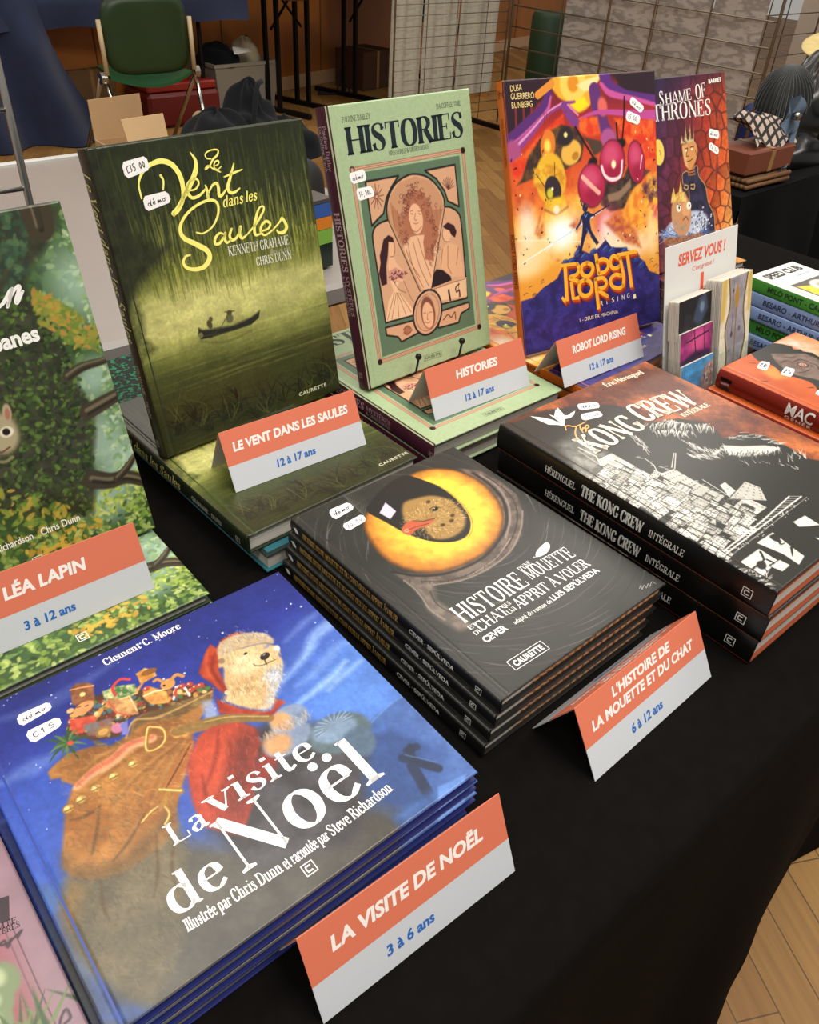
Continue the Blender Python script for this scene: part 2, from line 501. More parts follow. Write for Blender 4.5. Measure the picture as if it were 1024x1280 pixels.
# pen-stroke serif alphabet: each glyph "advance|stroke;stroke"; k thick, n thin, a by direction, c curved, [ ] serif at start / end
GLY = {
 'A': '6.6|n[:.7,0 3.3,7;k]:3.3,7 5.9,0;n:1.7,2.3 4.9,2.3', 'B': '6|k[]:1.3,0 1.3,7;ca:1.3,6.9 3.4,6.8 4.6,5.3 3.4,3.8 1.3,3.7;ca:1.3,3.7 3.7,3.6 5.1,1.9 3.7,.2 1.3,.1',
 'C': '6.3|ca:5.5,5.2 4.7,6.5 3.3,6.9 1.7,6 1.1,3.5 1.7,1 3.3,.1 4.8,.6 5.7,1.9;n:5.5,5 5.5,6.9', 'D': '6.8|k[]:1.3,0 1.3,7;ca:1.3,6.9 3.6,6.7 5.3,5.5 5.8,3.5 5.3,1.5 3.6,.3 1.3,.1',
 'E': '5.8|k[]:1.3,0 1.3,7;n:1.3,6.85 4.9,6.85 4.9,5.4;n:1.3,3.6 3.8,3.6;n:3.8,4.4 3.8,2.8;n:1.3,.15 5.1,.15 5.1,1.7', 'F': '5.5|k[]:1.3,0 1.3,7;n:1.3,6.85 4.9,6.85 4.9,5.4;n:1.3,3.6 3.8,3.6;n:3.8,4.4 3.8,2.8',
 'G': '6.8|ca:5.5,5.2 4.7,6.5 3.3,6.9 1.7,6 1.1,3.5 1.7,1 3.3,.1 4.6,.4 5.5,1.2;k]:5.5,.3 5.5,3;n:5.5,5 5.5,6.9', 'H': '7|k[]:1.3,0 1.3,7;k[]:5.7,0 5.7,7;n:1.3,3.6 5.7,3.6',
 'I': '2.8|k[]:1.4,0 1.4,7', 'K': '6.6|k[]:1.3,0 1.3,7;n]:1.3,2.9 5.2,7;k]:2.7,4.3 5.7,0', 'L': '5.5|k[]:1.3,0 1.3,7;n:1.3,.15 4.9,.15 4.9,1.8',
 'M': '8.2|n[:1.2,0 1.2,7;k:1.2,7 4.1,.4;n:4.1,.4 7,7;k[]:7,0 7,7', 'N': '7.2|n[:1.2,0 1.2,7;k:1.1,7 5.9,0;n[:5.9,7 5.9,0;n:.3,6.9 1.3,6.9', 'O': '7|ca@:3.5,6.95 1.8,6.1 1.1,3.5 1.8,.9 3.5,.05 5.2,.9 5.9,3.5 5.2,6.1',
 'P': '5.9|k[]:1.3,0 1.3,7;ca:1.3,6.9 3.6,6.8 4.9,5.2 3.6,3.5 1.3,3.4', 'Q': '7|ca@:3.5,6.95 1.8,6.1 1.1,3.5 1.8,.9 3.5,.05 5.2,.9 5.9,3.5 5.2,6.1;k:3.6,.8 5.6,-1.2', 'R': '6.4|k[]:1.3,0 1.3,7;ca:1.3,6.9 3.6,6.8 4.8,5.3 3.6,3.8 1.3,3.7;k]:3.3,3.7 5.5,0',
 'S': '5.6|ca:4.6,5.3 4,6.6 2.8,6.9 1.5,6.4 1.2,5.2 2,4.2 3.6,3.2 4.5,1.9 4,.5 2.7,.1 1.4,.6 .9,1.9;n:4.6,5.1 4.6,6.9;n:.9,.1 .9,2', 'T': '6.2|k[:3.1,0 3.1,7;n:.6,5.4 .6,6.85 5.6,6.85 5.6,5.4', 'U': '6.8|k]:1.3,2.4 1.3,7;ca:1.3,2.4 1.8,.6 3.5,.1 5.1,.6 5.6,2.4;n]:5.6,2.4 5.6,7',
 'V': '6.6|k[:.7,7 3.4,0;n[:5.9,7 3.4,0', 'W': '9|k[:.7,7 3,0;n:3,0 4.6,6.5;k:4.4,7 6.4,0;n[:8.3,7 6.4,0', 'Y': '6.4|k[:.7,7 3.2,3.4;n[:5.7,7 3.2,3.4;k[:3.2,0 3.2,3.5', 'Z': '6|n:.8,5.4 .8,6.85 5.2,6.85;k:5,6.9 .9,.1;n:.9,.15 5.3,.15 5.3,1.7',
 'a': '5|ca:1.1,3.6 1.6,4.4 2.7,4.6 3.6,3.8 3.7,3;k:3.6,3.2 3.6,.8;ca:3.6,.8 4,.1 4.8,.5;ca:3.6,2.8 2,2.3 1,1.3 1.6,.1 2.8,.3 3.6,1.2', 'b': '5.4|k[:1.2,7 1.2,.2;ca:1.2,3.8 2.6,4.6 4,4 4.5,2.3 4,.7 2.7,.1 1.2,.8', 'c': '4.6|ca:4,3.5 3.4,4.4 2.5,4.6 1.3,3.9 .9,2.3 1.4,.7 2.6,.1 4.1,1',
 'd': '5.5|k:4.1,7 4.1,.2;n:3.1,6.9 4.2,6.9;n:4.1,.15 5.1,.15;ca:4.1,3.8 2.8,4.6 1.4,4 .9,2.3 1.4,.7 2.7,.1 4.1,.9', 'e': '4.8|n:1,2.6 4.1,2.6;ca:4.1,2.6 3.7,4.1 2.6,4.6 1.3,3.9 .9,2.3 1.4,.7 2.7,.1 4.2,1', 'f': '3.4|k[:1.5,0 1.5,5.2;ca:1.5,5.2 1.9,6.6 3.3,6.7;n:.5,4.5 2.7,4.5',
 'g': '5.4|ca@:2.5,4.6 1.3,4 1,3 1.4,2 2.6,1.5 3.8,2 4.1,3 3.7,4.1;n:3.7,4.2 5,4.6;ca:1.6,1.8 1.2,.9 2.2,.4 3.8,.2 4.5,-.7 3.9,-1.8 2.4,-2.2 1,-1.6 .9,-.8 2,.1',
 'h': '5.8|k[:1.3,0 1.3,7;n:.4,6.9 1.4,6.9;ca:1.3,3.6 2.6,4.5 3.8,4.3 4.3,3.2;k[:4.3,0 4.3,3.3', 'i': '2.8|k[:1.4,0 1.4,4.6;n:.5,4.5 1.5,4.5;k:1.35,5.9 1.35,6.7', 'k': '5.5|k[:1.3,0 1.3,7;n]:1.3,2 4,4.5;k]:2.3,2.8 4.6,0', 'l': '2.8|k[:1.4,0 1.4,7;n:.5,6.9 1.5,6.9',
 'm': '8.6|k[:1.3,0 1.3,4.6;n:.4,4.5 1.4,4.5;ca:1.3,3.6 2.5,4.5 3.6,4.3 4.1,3.2;k[:4.1,0 4.1,3.3;ca:4.1,3.6 5.3,4.5 6.6,4.3 7.1,3.2;k[:7.1,0 7.1,3.3', 'n': '5.8|k[:1.3,0 1.3,4.6;n:.4,4.5 1.4,4.5;ca:1.3,3.6 2.6,4.5 3.8,4.3 4.3,3.2;k[:4.3,0 4.3,3.3', 'o': '5.2|ca@:2.6,4.6 1.4,3.9 .9,2.3 1.4,.7 2.6,0 3.8,.7 4.3,2.3 3.8,3.9',
 'p': '5.6|k[:1.3,-2.2 1.3,4.5;n:.4,4.5 1.4,4.5;ca:1.3,3.8 2.6,4.6 4,4 4.5,2.3 4,.7 2.7,.1 1.3,.8', 'q': '5.5|k[:4.1,-2.2 4.1,4.5;ca:4.1,3.8 2.8,4.6 1.4,4 .9,2.3 1.4,.7 2.7,.1 4.1,.9', 'r': '4.2|k[:1.3,0 1.3,4.6;n:.4,4.5 1.4,4.5;ca:1.3,3.4 2.1,4.4 3.2,4.5;k:3.3,4.4 3.3,3.6', 's': '4.2|ca:3.4,3.5 2.9,4.4 1.9,4.6 1.1,3.7 1.8,2.7 3,1.9 3.3,.9 2.4,.1 1.4,.2 .8,1.2',
 't': '3.6|k:1.6,5.9 1.6,.9;ca:1.6,.9 2.1,.1 3.3,.8;n:.5,4.5 3,4.5', 'u': '5.8|k:1.3,4.6 1.3,1.4;n:.4,4.5 1.4,4.5;ca:1.3,1.4 1.9,.2 3.1,.1 4.3,1;k:4.3,4.6 4.3,.2;n:3.3,4.5 4.4,4.5;n:4.3,.15 5.2,.15', 'v': '5.2|k[:.7,4.6 2.7,0;n[:4.5,4.6 2.7,0', 'y': '5.2|k[:.7,4.6 2.7,.2;n[:4.5,4.6 2.4,-1.2;ca:2.4,-1.2 1.6,-2.2 .7,-1.8',
 "'": '2|k:1,7 1,5.4', '.': '2.2|k:1.1,0 1.1,.9', '&': '7|ca:5.6,3.4 4.6,1.2 2.6,.1 1.2,1.4 1.9,3 3.5,4.3 3.6,6 2.6,6.9 1.7,6 2.2,4.3 5.8,0', '-': '3.4|n:.5,2.8 2.9,2.8', '*': '3|k:1.1,3 1.9,3', ' ': '2.6|',
}
ACC = {'É': ('E', 'a'), 'È': ('E', 'g'), 'À': ('A', 'g'), 'é': ('e', 'a'), 'è': ('e', 'g'), 'à': ('a', 'g'), 'ë': ('e', 'd'), 'Ë': ('E', 'd'), 'Ú': ('U', 'a')}


def ribbon(pts, ws, closed=False):
    """2-D ribbon around a pen path -> verts, faces"""
    P = np.array(pts, float); n = len(P); V = []; F = []
    for i in range(n):
        if closed: d = P[(i + 1) % n] - P[i - 1]
        else: d = P[min(i + 1, n - 1)] - P[max(i - 1, 0)]
        L = np.hypot(*d); d = d / L if L > 1e-9 else np.array([1.0, 0]); q = np.array([-d[1], d[0]]) * ws[i] / 2
        V += [tuple(P[i] + q), tuple(P[i] - q)]
    for i in range(n if closed else n - 1):
        j = (i + 1) % n
        F.append((2 * i, 2 * i + 1, 2 * j + 1, 2 * j))
    return V, F


def serif(txt, thick=1.15, thin=0.32, sf=0.75, spacing=0.0):
    key = ('serif', txt, thick, thin, sf, spacing)
    if key in _tc: return _tc[key]
    V = []; F = []; x = 0.0

    def add(v, f):
        n = len(V); V.extend((px + x, py) for px, py in v); F.extend(tuple(n + i for i in q) for q in f)

    for ch in txt:
        acc = None
        if ch in ACC: ch, acc = ACC[ch]
        adv, _, body = GLY.get(ch, GLY['-']).partition('|'); adv = float(adv)
        for st in filter(None, body.split(';')):
            fl, co = st.split(':'); P = [tuple(map(float, q.split(','))) for q in co.split()]
            closed = '@' in fl
            pts = crs(P, 6, closed) if 'c' in fl else P
            if 'k' in fl: ws = [thick] * len(pts)
            elif 'n' in fl: ws = [thin] * len(pts)
            else:
                q = np.array(pts); d = np.gradient(q, axis=0) if not closed else np.roll(q, -1, 0) - np.roll(q, 1, 0)
                L = np.hypot(d[:, 0], d[:, 1]) + 1e-9
                ws = list(thin + (thick - thin) * np.abs(d[:, 1] / L) ** 1.4)
                if ch in 'Ss': ws = list(thin + (thick - thin) * np.clip((q[:, 1].max() - q[:, 1]) * (q[:, 1] - q[:, 1].min()) / ((q[:, 1].max() - q[:, 1].min()) / 2) ** 2, 0, 1))
            if 'c' not in fl and len(pts) > 2:      # mitred polyline of thin bars
                for a, b in zip(pts[:-1], pts[1:]):
                    d = np.array(b) - np.array(a); d = d / (np.hypot(*d) + 1e-9) * ws[0] / 2
                    add(*ribbon([np.array(a) - d, np.array(b) + d], [ws[0]] * 2))
            else:
                add(*ribbon(pts, ws, closed))
            for mk, e in (('[', pts[0]), (']', pts[-1])):
                if mk in fl and sf > 0:
                    up = 1 if e[1] < 1 else -1
                    hw = ws[0] / 2 + sf
                    add([(e[0] - hw, e[1]), (e[0] + hw, e[1]), (e[0] + hw, e[1] + up * thin), (e[0] + ws[0] / 2, e[1] + up * thin * 2), (e[0] - ws[0] / 2, e[1] + up * thin * 2), (e[0] - hw, e[1] + up * thin)], [(0, 1, 2, 3, 4, 5)])
        if acc:
            top = 7.6 if ch.isupper() else 5.3; mx = adv / 2
            if acc == 'a': add(*ribbon([(mx - .3, top), (mx + .9, top + 1.4)], [thin * 1.2, thick]))
            elif acc == 'g': add(*ribbon([(mx - .9, top + 1.4), (mx + .3, top)], [thick, thin * 1.2]))
            else:
                for s_ in (-1, 1):
                    add([(mx + s_ * 1.05 + .62 * cos(t * pi / 5), top + .8 + .62 * sin(t * pi / 5)) for t in range(10)], [tuple(range(10))])
        x += adv + spacing
    r = (V, F, max(x, 1e-3), 7.0)
    _tc[key] = r
    return r


def put(mb, glyphs, p0, p1, cap, col, P, shear=0.0, fit=True, center=False, maxcap=None):
    """lay a text line on a sheet: baseline from p0 to p1 (2-D), cap height cap; P maps 2-D to 3-D"""
    V, F, adv, ch = glyphs
    p0 = np.array(p0, float); p1 = np.array(p1, float); d = p1 - p0; L = np.hypot(*d); ux = d / L; uy = np.array([-ux[1], ux[0]])
    sx = L / adv; sy = cap / ch
    if not fit:
        sx = sy
        if center: p0 = p0 + ux * (L - adv * sx) / 2
    n = len(mb.v)
    for x, y in V:
        q = p0 + ux * (x * sx + shear * y * sy) + uy * (y * sy)
        mb.vert(P(q[0], q[1]), col)
    for f in F: mb.face([n + i for i in f])


def pen(mb, pts, w, col, P, n=7, sm=True, dots=True):
    """one hand-drawn pen stroke with width profile w on a sheet"""
    q = crs(pts, n) if sm and len(pts) > 2 else list(pts)
    ws = np.full(len(q), w, float) if np.isscalar(w) else np.interp(np.linspace(0, 1, len(q)), np.linspace(0, 1, len(w)), w)
    V, F = ribbon(q, ws)
    k = len(mb.v)
    for x, y in V: mb.vert(P(x, y), col)
    for f in F: mb.face([k + i for i in f])
    if dots:
        for (x, y), r in ((q[0], ws[0] / 2), (q[-1], ws[-1] / 2)):
            mb.poly([P(x + r * cos(t * pi / 5), y + r * sin(t * pi / 5)) for t in range(10)], col)


def sheet(z, sx=0.001, ox=0.0, oy=0.0):
    return lambda x, y: (ox + x * sx, oy + y * sx, z)


# ------------------------------------------------------------------ printed artwork, flat colours in mm on each cover
def art_visit():
    a = Art(266.6, 259.1, 0.6)
    a.vgrad([(0, '#34508f'), (.35, '#3653a6'), (.6, '#2d3f98'), (.82, '#262f80'), (1, '#202668')])
    (gx, gy), (hx, hy), (kx, ky) = [(252.3, 113.7), (259.2, 160.8), (48.7, 147.4)]
    a.ell(gx, gy, 75, 60, '#5a87d2', 0.5, .8, .75)
    a.ell(kx - 30, ky, 60, 40, '#3a5cb6', 0.2, .8, .6)
    n = a.noise(40, 3, 4, 2.2); a.a *= (0.86 + 0.28 * n)[..., None]
    for p, w, al in (([(202.3, 150.0), (230.9, 162.0), (248.2, 174.4), (265.8, 178.4)], (3, 9, 12), .55), ([(199.6, 125.0), (224.2, 128.9), (236.4, 131.3), (251.8, 137.7)], (2, 6, 2), .8), ([(224.5, 121.8), (242.2, 127.0), (262.4, 131.0)], (1, 4, 2), .7), ([(225.4, 183.7), (249.1, 192.2), (266.4, 195.7)], (2, 6, 3), .3),
                     ([(207.3, 139.4), (227.0, 143.1), (258.1, 154.2), (267.7, 149.5)], (2, 8, 4), .3), ([(269.7, 223.2), (275.0, 183.1), (274.8, 149.2)], (3, 7, 2), .25), ([(250.7, 67.4), (279.2, 64.3), (278.7, 19.5)], (2, 6, 2), .25), ([(22.5, 240.8), (54.3, 234.7), (106.6, 243.5)], (4, 14, 4), .18), ([(5.5, 188.2), (26.3, 187.8), (48.0, 187.4)], (4, 14, 4), .25)):
        a.line(p, w, '#a3c3ee', al, True, 3.0)
    rs = np.random.RandomState(4)
    for i in range(150):
        x = rs.rand() * a.w; y = a.h * (1 - rs.rand() ** 1.6 * .5); r = .3 + .7 * rs.rand() ** 3
        if x > a.w * .62 and rs.rand() < .7: continue
        a.ell(x, y, r, r, '#dfe6ff', 0, .4, .85)
    # hills and signpost
    a.poly([(216.7, 76.2), (239.8, 81.8), (268.1, 83.3), (265.7, 62.1), (271.8, 37.1), (265.9, -1.9), (261.8, -21.6), (167.7, 4.4), (171.1, 43.4)], '#38528c', 1.5, .95, col2='#4a69a6', cell=30)
    a.poly([(182.4, 59.5), (217.0, 70.4), (240.3, 64.0), (252.5, 37.8), (227.5, 25.0), (228.6, -1.0), (181.5, 11.7)], '#2d4374', 3, .8)
    a.line([(213.5, 72.0), (241.3, 80.6), (267.5, 82.5), (266.0, 64.2)], 1.2, '#6285bd', .6, True)
    for p, w in (([(232.7, 31.3), (227.0, 5.2)], 8), ([(231.8, 40.5), (246.0, 19.1)], 7), ([(238.0, 43.4), (245.5, 42.1)], 6), ([(241.9, 44.8), (235.5, 33.5)], 5)):
        a.line(p, w, '#262f47', .95, False, .8)
    a.line([(234.6, 41.6), (240.5, 33.9), (248.2, 23.7)], 1, '#5a78a8', .6)
    # murky snow and ground at the foot
    a.poly([(9.6, 90.0), (68.6, 90.1), (121.4, 40.3), (168.9, 40.2), (196.0, 19.3), (213.5, -13.1), (185.0, -26.3), (97.7, -20.5), (19.8, -12.2), (-13.2, 1.9)], '#403e39', 8, 1, col2='#524e46', cell=40)
    a.poly([(196.8, 9.2), (228.1, 9.2), (265.9, -1.9), (270.2, -13.0), (193.7, -15.8)], '#2f4a7c', 3, .9, col2='#41619c', cell=14)
    a.poly([(236.3, 8.0), (258.7, 3.6), (250.4, -2.9), (228.6, -1.0)], '#5d83c4', 1, .8)
    a.poly([(-2.1, 106.7), (14.9, 96.7), (9.4, 82.3), (3.0, 81.2), (-2.7, 91.7)], '#3c5a8c', 4, .8)
    a.poly([(3.5, 49.1), (8.9, 33.9), (13.3, 25.2), (11.6, 16.0), (22.3, 3.7), (25.2, 0.1), (13.3, -0.8), (-0.1, 9.8)], '#3f5fa0', 3, .95, col2='#2d3f6c', cell=22)
    a.poly([(6.5, 22.7), (14.6, 25.5), (15.0, 15.9), (13.4, 7.0), (6.6, 12.3)], '#3a3d4e', 4, .7)
    # sack
    a.poly([(33.5, 178.1), (37.6, 180.5), (49.5, 184.7), (66.0, 179.8), (75.2, 172.8), (89.4, 173.8), (97.0, 184.4), (112.8, 187.3), (131.1, 182.1), (148.5, 180.1), (157.2, 175.8), (150.9, 167.2), (136.2, 156.8), (124.9, 146.8), (116.5, 133.4), (99.1, 113.1), (85.6, 96.8), (52.9, 98.0), (23.2, 119.5), (31.3, 137.6), (40.2, 147.8), (43.5, 157.7), (38.7, 165.0), (38.3, 168.9), (32.9, 171.2)], '#80522a', 1, 1, col2='#a06c38', cell=16)
    a.poly([(32.7, 144.7), (42.0, 156.5), (74.2, 149.6), (93.3, 130.9), (93.4, 113.1), (84.7, 89.9), (73.9, 73.8), (61.8, 71.5), (40.3, 81.7), (27.5, 87.6), (18.5, 96.3), (16.3, 106.9), (19.5, 116.0)], '#8f5a2b', 1.5, 1, col2='#a57039', cell=20)
    a.poly([(15.8, 98.4), (25.4, 88.8), (41.8, 82.2), (67.7, 83.7), (84.7, 89.9), (79.8, 69.2), (52.8, 21.6), (29.6, 4.4), (22.3, 3.7), (11.6, 21.2), (4.9, 41.1), (3.3, 60.5), (5.7, 79.0), (10.1, 87.9)], '#544e3d', 4, 1, col2='#665d49', cell=30, seed=7)
    a.poly([(19.2, 114.6), (21.1, 103.1), (33.2, 92.1), (50.6, 90.2), (75.1, 99.2), (88.3, 105.6), (82.7, 91.5), (60.0, 84.6), (40.3, 81.7), (21.1, 93.4), (16.3, 103.6)], '#5a472c', 5, .75)
    a.poly([(10.2, 87.7), (16.8, 95.2), (22.5, 87.6), (12.2, 74.0), (5.0, 67.8), (5.7, 79.0)], '#7d5c30', 6, .7)
    for p in ([(51.3, 134.1), (42.4, 117.4), (33.4, 103.6)], [(31.1, 84.1), (26.1, 69.2), (25.5, 57.6)], [(72.1, 110.6), (55.5, 98.4), (42.1, 91.8)], [(70.4, 92.1), (60.7, 69.1), (51.5, 55.4)], [(78.8, 83.8), (68.7, 66.1), (63.4, 47.7)], [(32.0, 134.3), (40.2, 131.6), (49.7, 131.7)]):
        a.line(p, (.6, 2.4, .6), '#4c3820', .7, True, 1)
    for p in ([(50.2, 150.7), (76.3, 156.5), (96.4, 158.6)], [(56.2, 128.5), (79.2, 139.3), (110.1, 146.1)], [(48.7, 162.8), (62.2, 167.3), (72.7, 166.9)], [(74.2, 111.3), (93.1, 128.6), (114.3, 142.9)], [(61.0, 116.3), (83.9, 132.0), (98.5, 139.5)]):
        a.line(p, (1, 5, 1), '#6a431f', .65, True, 2); a.line([(x + 3, y + 2) for x, y in p], (1, 3, 1), '#cf9a56', .45, True, 1.5)
    a.poly([(67.5, 186.6), (75.2, 172.8), (89.4, 173.8), (99.9, 184.4), (117.1, 184.0), (132.5, 178.9), (153.0, 176.8), (150.9, 167.2), (123.3, 166.6), (104.8, 176.5), (92.9, 175.3), (86.0, 172.4), (77.6, 169.0), (67.0, 179.0)], '#5a4429', 1.2, .9, col2='#75613c', cell=12)
    a.line([(86.0, 172.4), (97.2, 183.3), (110.5, 176.3), (127.2, 174.3), (154.3, 173.5)], (1, 2.4, 1.5), '#a88a55', .9, True)
    # fur trim and bells
    a.line([(44.4, 155.2), (57.7, 159.5), (71.2, 160.4), (85.4, 164.9), (100.5, 161.4)], (5, 8, 8, 7), '#c4906a', 1, True, 1)
    a.line([(44.9, 156.6), (58.4, 161.2), (72.0, 162.1), (86.1, 166.4), (101.1, 162.5)], (2, 4, 4, 3), '#b5523c', .7, True, 1)
    for p in [(43.0, 144.8), (53.8, 146.9), (66.9, 148.4), (81.3, 149.8), (34.0, 143.1)]:
        a.ell(p[0], p[1], 3.9, 3.6, '#7d5a26', 0, .15); a.ell(p[0], p[1], 3.3, 3.0, '#b58d48', 0, .2); a.ell(p[0] - .8, p[1] + .8, 1.6, 1.4, '#ecd08c', 0, .5); a.line([(p[0] - 2.6, p[1] - .6), (p[0] + 2.6, p[1] - 1)], .6, '#4a3414')
    # toys
    a.poly([(55.8, 199.5), (63.7, 218.1), (71.6, 220.7), (88.6, 220.9), (115.3, 205.2), (133.8, 193.5), (154.4, 182.4), (155.7, 174.7), (129.5, 179.0), (100.6, 185.9), (92.5, 186.9), (83.6, 176.3), (67.9, 184.3)], '#4a3020', 1, 1)
    a.dabs(220, [(56.9, 200.6), (63.0, 214.5), (71.4, 216.6), (86.9, 216.7), (113.8, 201.9), (132.6, 191.0), (153.6, 180.8), (154.2, 174.7), (129.5, 179.0), (95.6, 187.6), (83.2, 178.6), (68.5, 185.8)], ['#8a5a38', '#a33a2c', '#4a6a3a', '#c08a48', '#3f6070', '#d9b878', '#6a2c22', '#7d7f4a'], 2.0, 33, None, .7, .95)
    a.poly([(72.0, 237.9), (76.8, 241.0), (84.1, 237.8), (87.2, 232.0), (81.7, 216.3), (73.4, 218.2), (67.7, 223.2)], '#6b3f27', .8, 1, col2='#8d5a38', cell=6)
    a.line([(71.9, 237.5), (79.4, 235.0), (87.0, 231.5)], 1.2, '#d99a5c', .9); a.ell(*(77.4, 228.3), 2, 2, '#e8c27a')
    a.ell(*(73.1, 215.7), 8, 5, '#c98a58', .25, .1); a.ell(*(64.7, 219.0), 2.6, 2.2, '#dba678'); a.line([(69.6, 219.0), (72.1, 218.5)], .8, '#3a2418'); a.line([(74.8, 216.5), (76.8, 216.3)], .8, '#3a2418')
    a.poly([(60.7, 212.1), (76.5, 205.3), (75.1, 196.9), (64.2, 195.1), (58.2, 198.7)], '#a5362a', .8, 1, col2='#c9573f', cell=5)
    a.poly([(66.7, 201.3), (85.0, 195.7), (82.4, 183.2), (66.0, 189.7)], '#4d7680', 1, .9, col2='#8f4a3a', cell=5); a.ell(*(75.9, 187.2), 5.5, 4.6, '#8a6a3a', 0, .1); a.ell(*(75.9, 187.2), 3.6, 2.8, '#c0914f', 0, .1)
    a.ell(*(85.0, 184.3), 4, 4.5, '#b96f8d', 0, .2); a.poly([(88.3, 187.0), (93.5, 186.1), (88.9, 174.2), (85.3, 177.0)], '#6f6db0', .6)
    a.poly([(89.9, 222.2), (100.3, 221.0), (112.1, 214.4), (109.9, 204.8), (97.4, 207.7), (88.5, 215.5)], '#46683a', .6, 1, col2='#c9c48e', cell=4); a.line([(96.1, 213.0), (97.4, 221.0), (105.1, 225.3), (110.7, 221.1)], 2.2, '#c23a36', 1, True)
    a.poly([(86.4, 213.8), (101.4, 206.9), (105.7, 197.0), (101.3, 187.5), (91.0, 193.2), (88.5, 203.6)], '#a87448', .8, 1, col2='#d4a468', cell=5); a.line([(89.8, 210.1), (90.3, 198.0), (96.3, 189.2)], 1.1, '#c9473f'); a.line([(97.4, 207.7), (103.9, 206.0), (102.7, 190.7)], 1.1, '#e0c08a')
    a.poly([(108.5, 208.1), (115.4, 211.9), (116.9, 223.4), (124.4, 224.8), (129.3, 218.8), (128.5, 212.3), (118.4, 211.9), (109.4, 205.2)], '#b07433', .6, 1, col2='#e3ae62', cell=5); a.ell(*(125.6, 219.2), 6, 3, '#7d4f22', -.1, .1)
    a.poly([(114.2, 206.0), (119.1, 206.8), (127.7, 193.5), (124.1, 183.1), (113.6, 188.9), (111.5, 197.0)], '#b4763c', .6, 1, col2='#d59c52', cell=5); a.line([(112.1, 199.8), (120.0, 199.4), (129.5, 195.6)], 1, '#ece0b8')
    a.ell(*(131.5, 199.7), 5.6, 5, '#c58a4c', .2, .1); a.line([(129.6, 203.5), (127.4, 208.5), (124.4, 208.5)], 2.6, '#b97f45', 1, True); a.line([(134.9, 201.8), (140.7, 204.3), (144.0, 200.0)], 3, '#b97f45', 1, True); a.ell(*(128.7, 200.1), 1, 1, '#20150d')
    a.line([(128.4, 184.2), (134.9, 192.6), (139.1, 191.8), (139.9, 184.4), (139.4, 180.3)], 1.8, '#e7d9cf', 1, True); a.line([(130.5, 187.0), (134.5, 191.8)], 1.8, '#c9362f', 1)
    for p in [(139.1, 191.8), (144.4, 190.0), (146.4, 185.1), (150.6, 184.2), (142.9, 184.3), (116.8, 205.2)]: a.ell(p[0], p[1], 2.6, 2.4, '#a83c30', 0, .2); a.ell(p[0] - .7, p[1] + .7, .7, .7, '#f0c4a0')
    for k in range(16):
        x, y = [(52.3, 192.2)][0]; an = k * .41 + .3; L = 9 + 4 * (k % 3)
        a.line([(x, y), (x + L * .5 * cos(an), y + L * .5 * sin(an) + 2), (x + L * cos(an), y + L * sin(an))], (.8, 2.2, .5), ('#3d5a2c', '#56753c', '#2f4a2a')[k % 3], 1, True)
    a.ell(*(54.2, 191.8), 2, 2, '#c9473f')
    # strap, rings
    a.line([(150.8, 144.7), (132.6, 150.1), (120.7, 154.1), (111.4, 158.7)], (9, 9, 8, 4), '#96642f', 1, False, .8); a.line([(151.5, 145.8), (133.3, 151.5), (121.3, 155.4)], 1.2, '#d6a257', .9)
    a.line([(120.9, 141.8), (103.8, 127.9), (91.8, 116.1)], (4, 9, 10), '#9a5f2d', 1, False, .8); a.line([(119.8, 140.7), (102.1, 127.3), (89.8, 118.5)], 1.2, '#5d3416')
    for p in ([(102.0, 170.4), (93.8, 154.6), (101.2, 151.0), (108.3, 155.4), (110.4, 164.0), (105.8, 169.5)], [(67.5, 105.1), (76.9, 108.8), (83.4, 107.5), (83.9, 99.7), (78.6, 94.7)]):
        a.line(p, 2.6, '#8a5f22', 1, True, .5, p[0][1] > 150); a.line([(x - .4, y + .5) for x, y in p], 1.1, '#e9c274', 1, True, .4, p[0][1] > 150)
    a.line([(86.3, 120.1), (97.2, 110.6)], 4, '#8f6428'); a.line([(86.6, 120.6), (97.4, 111.2)], 1.2, '#efcb84'); a.line([(89.5, 114.2), (84.8, 110.0), (82.1, 108.6)], 4, '#a2722f'); a.ell(*(120.7, 154.1), 3, 6, '#c8943f'); a.ell(*(115.7, 155.8), 3, 5, '#c8943f')
    # bear in a red coat
    a.poly([(159.9, 122.5), (177.1, 125.0), (196.5, 105.0), (219.9, 79.3), (215.8, 59.7), (199.5, 43.5), (183.8, 20.0), (164.8, 9.8), (109.8, 32.8), (96.9, 74.6), (128.5, 75.7)], '#343235', 5, 1, col2='#47454a', cell=18)
    a.poly([(107.9, 123.1), (115.9, 133.6), (128.5, 143.8), (145.1, 146.7), (157.1, 137.5), (163.3, 125.0), (159.7, 112.5), (145.8, 98.8), (140.1, 89.2), (130.9, 73.8), (112.9, 58.1), (96.1, 79.3), (99.3, 98.2)], '#8d2f22', 1.5, 1, col2='#a63f2b', cell=14)
    a.poly([(125.7, 138.4), (140.7, 142.2), (147.7, 134.3), (138.1, 114.2), (117.3, 93.1), (104.1, 88.0), (104.6, 105.1), (111.5, 125.0)], '#bb4a2e', 7, .75)
    a.poly([(144.0, 124.5), (157.0, 127.3), (162.5, 120.4), (143.9, 95.5), (127.2, 76.6), (112.7, 66.5), (116.3, 85.1)], '#5d2822', 7, .8)
    for p in ([(141.0, 139.4), (129.1, 121.1), (109.5, 101.3)], [(142.7, 125.5), (128.1, 103.0), (107.3, 87.6)], [(114.3, 113.5), (108.2, 95.6), (108.8, 77.9)]): a.line(p, (1, 3, 1), '#6a2018', .6, True, 1.5)
    a.poly([(154.6, 104.1), (164.4, 101.4), (159.6, 90.6), (148.8, 82.4), (137.3, 84.5), (145.8, 98.8)], '#7b2c26', 3, 1)
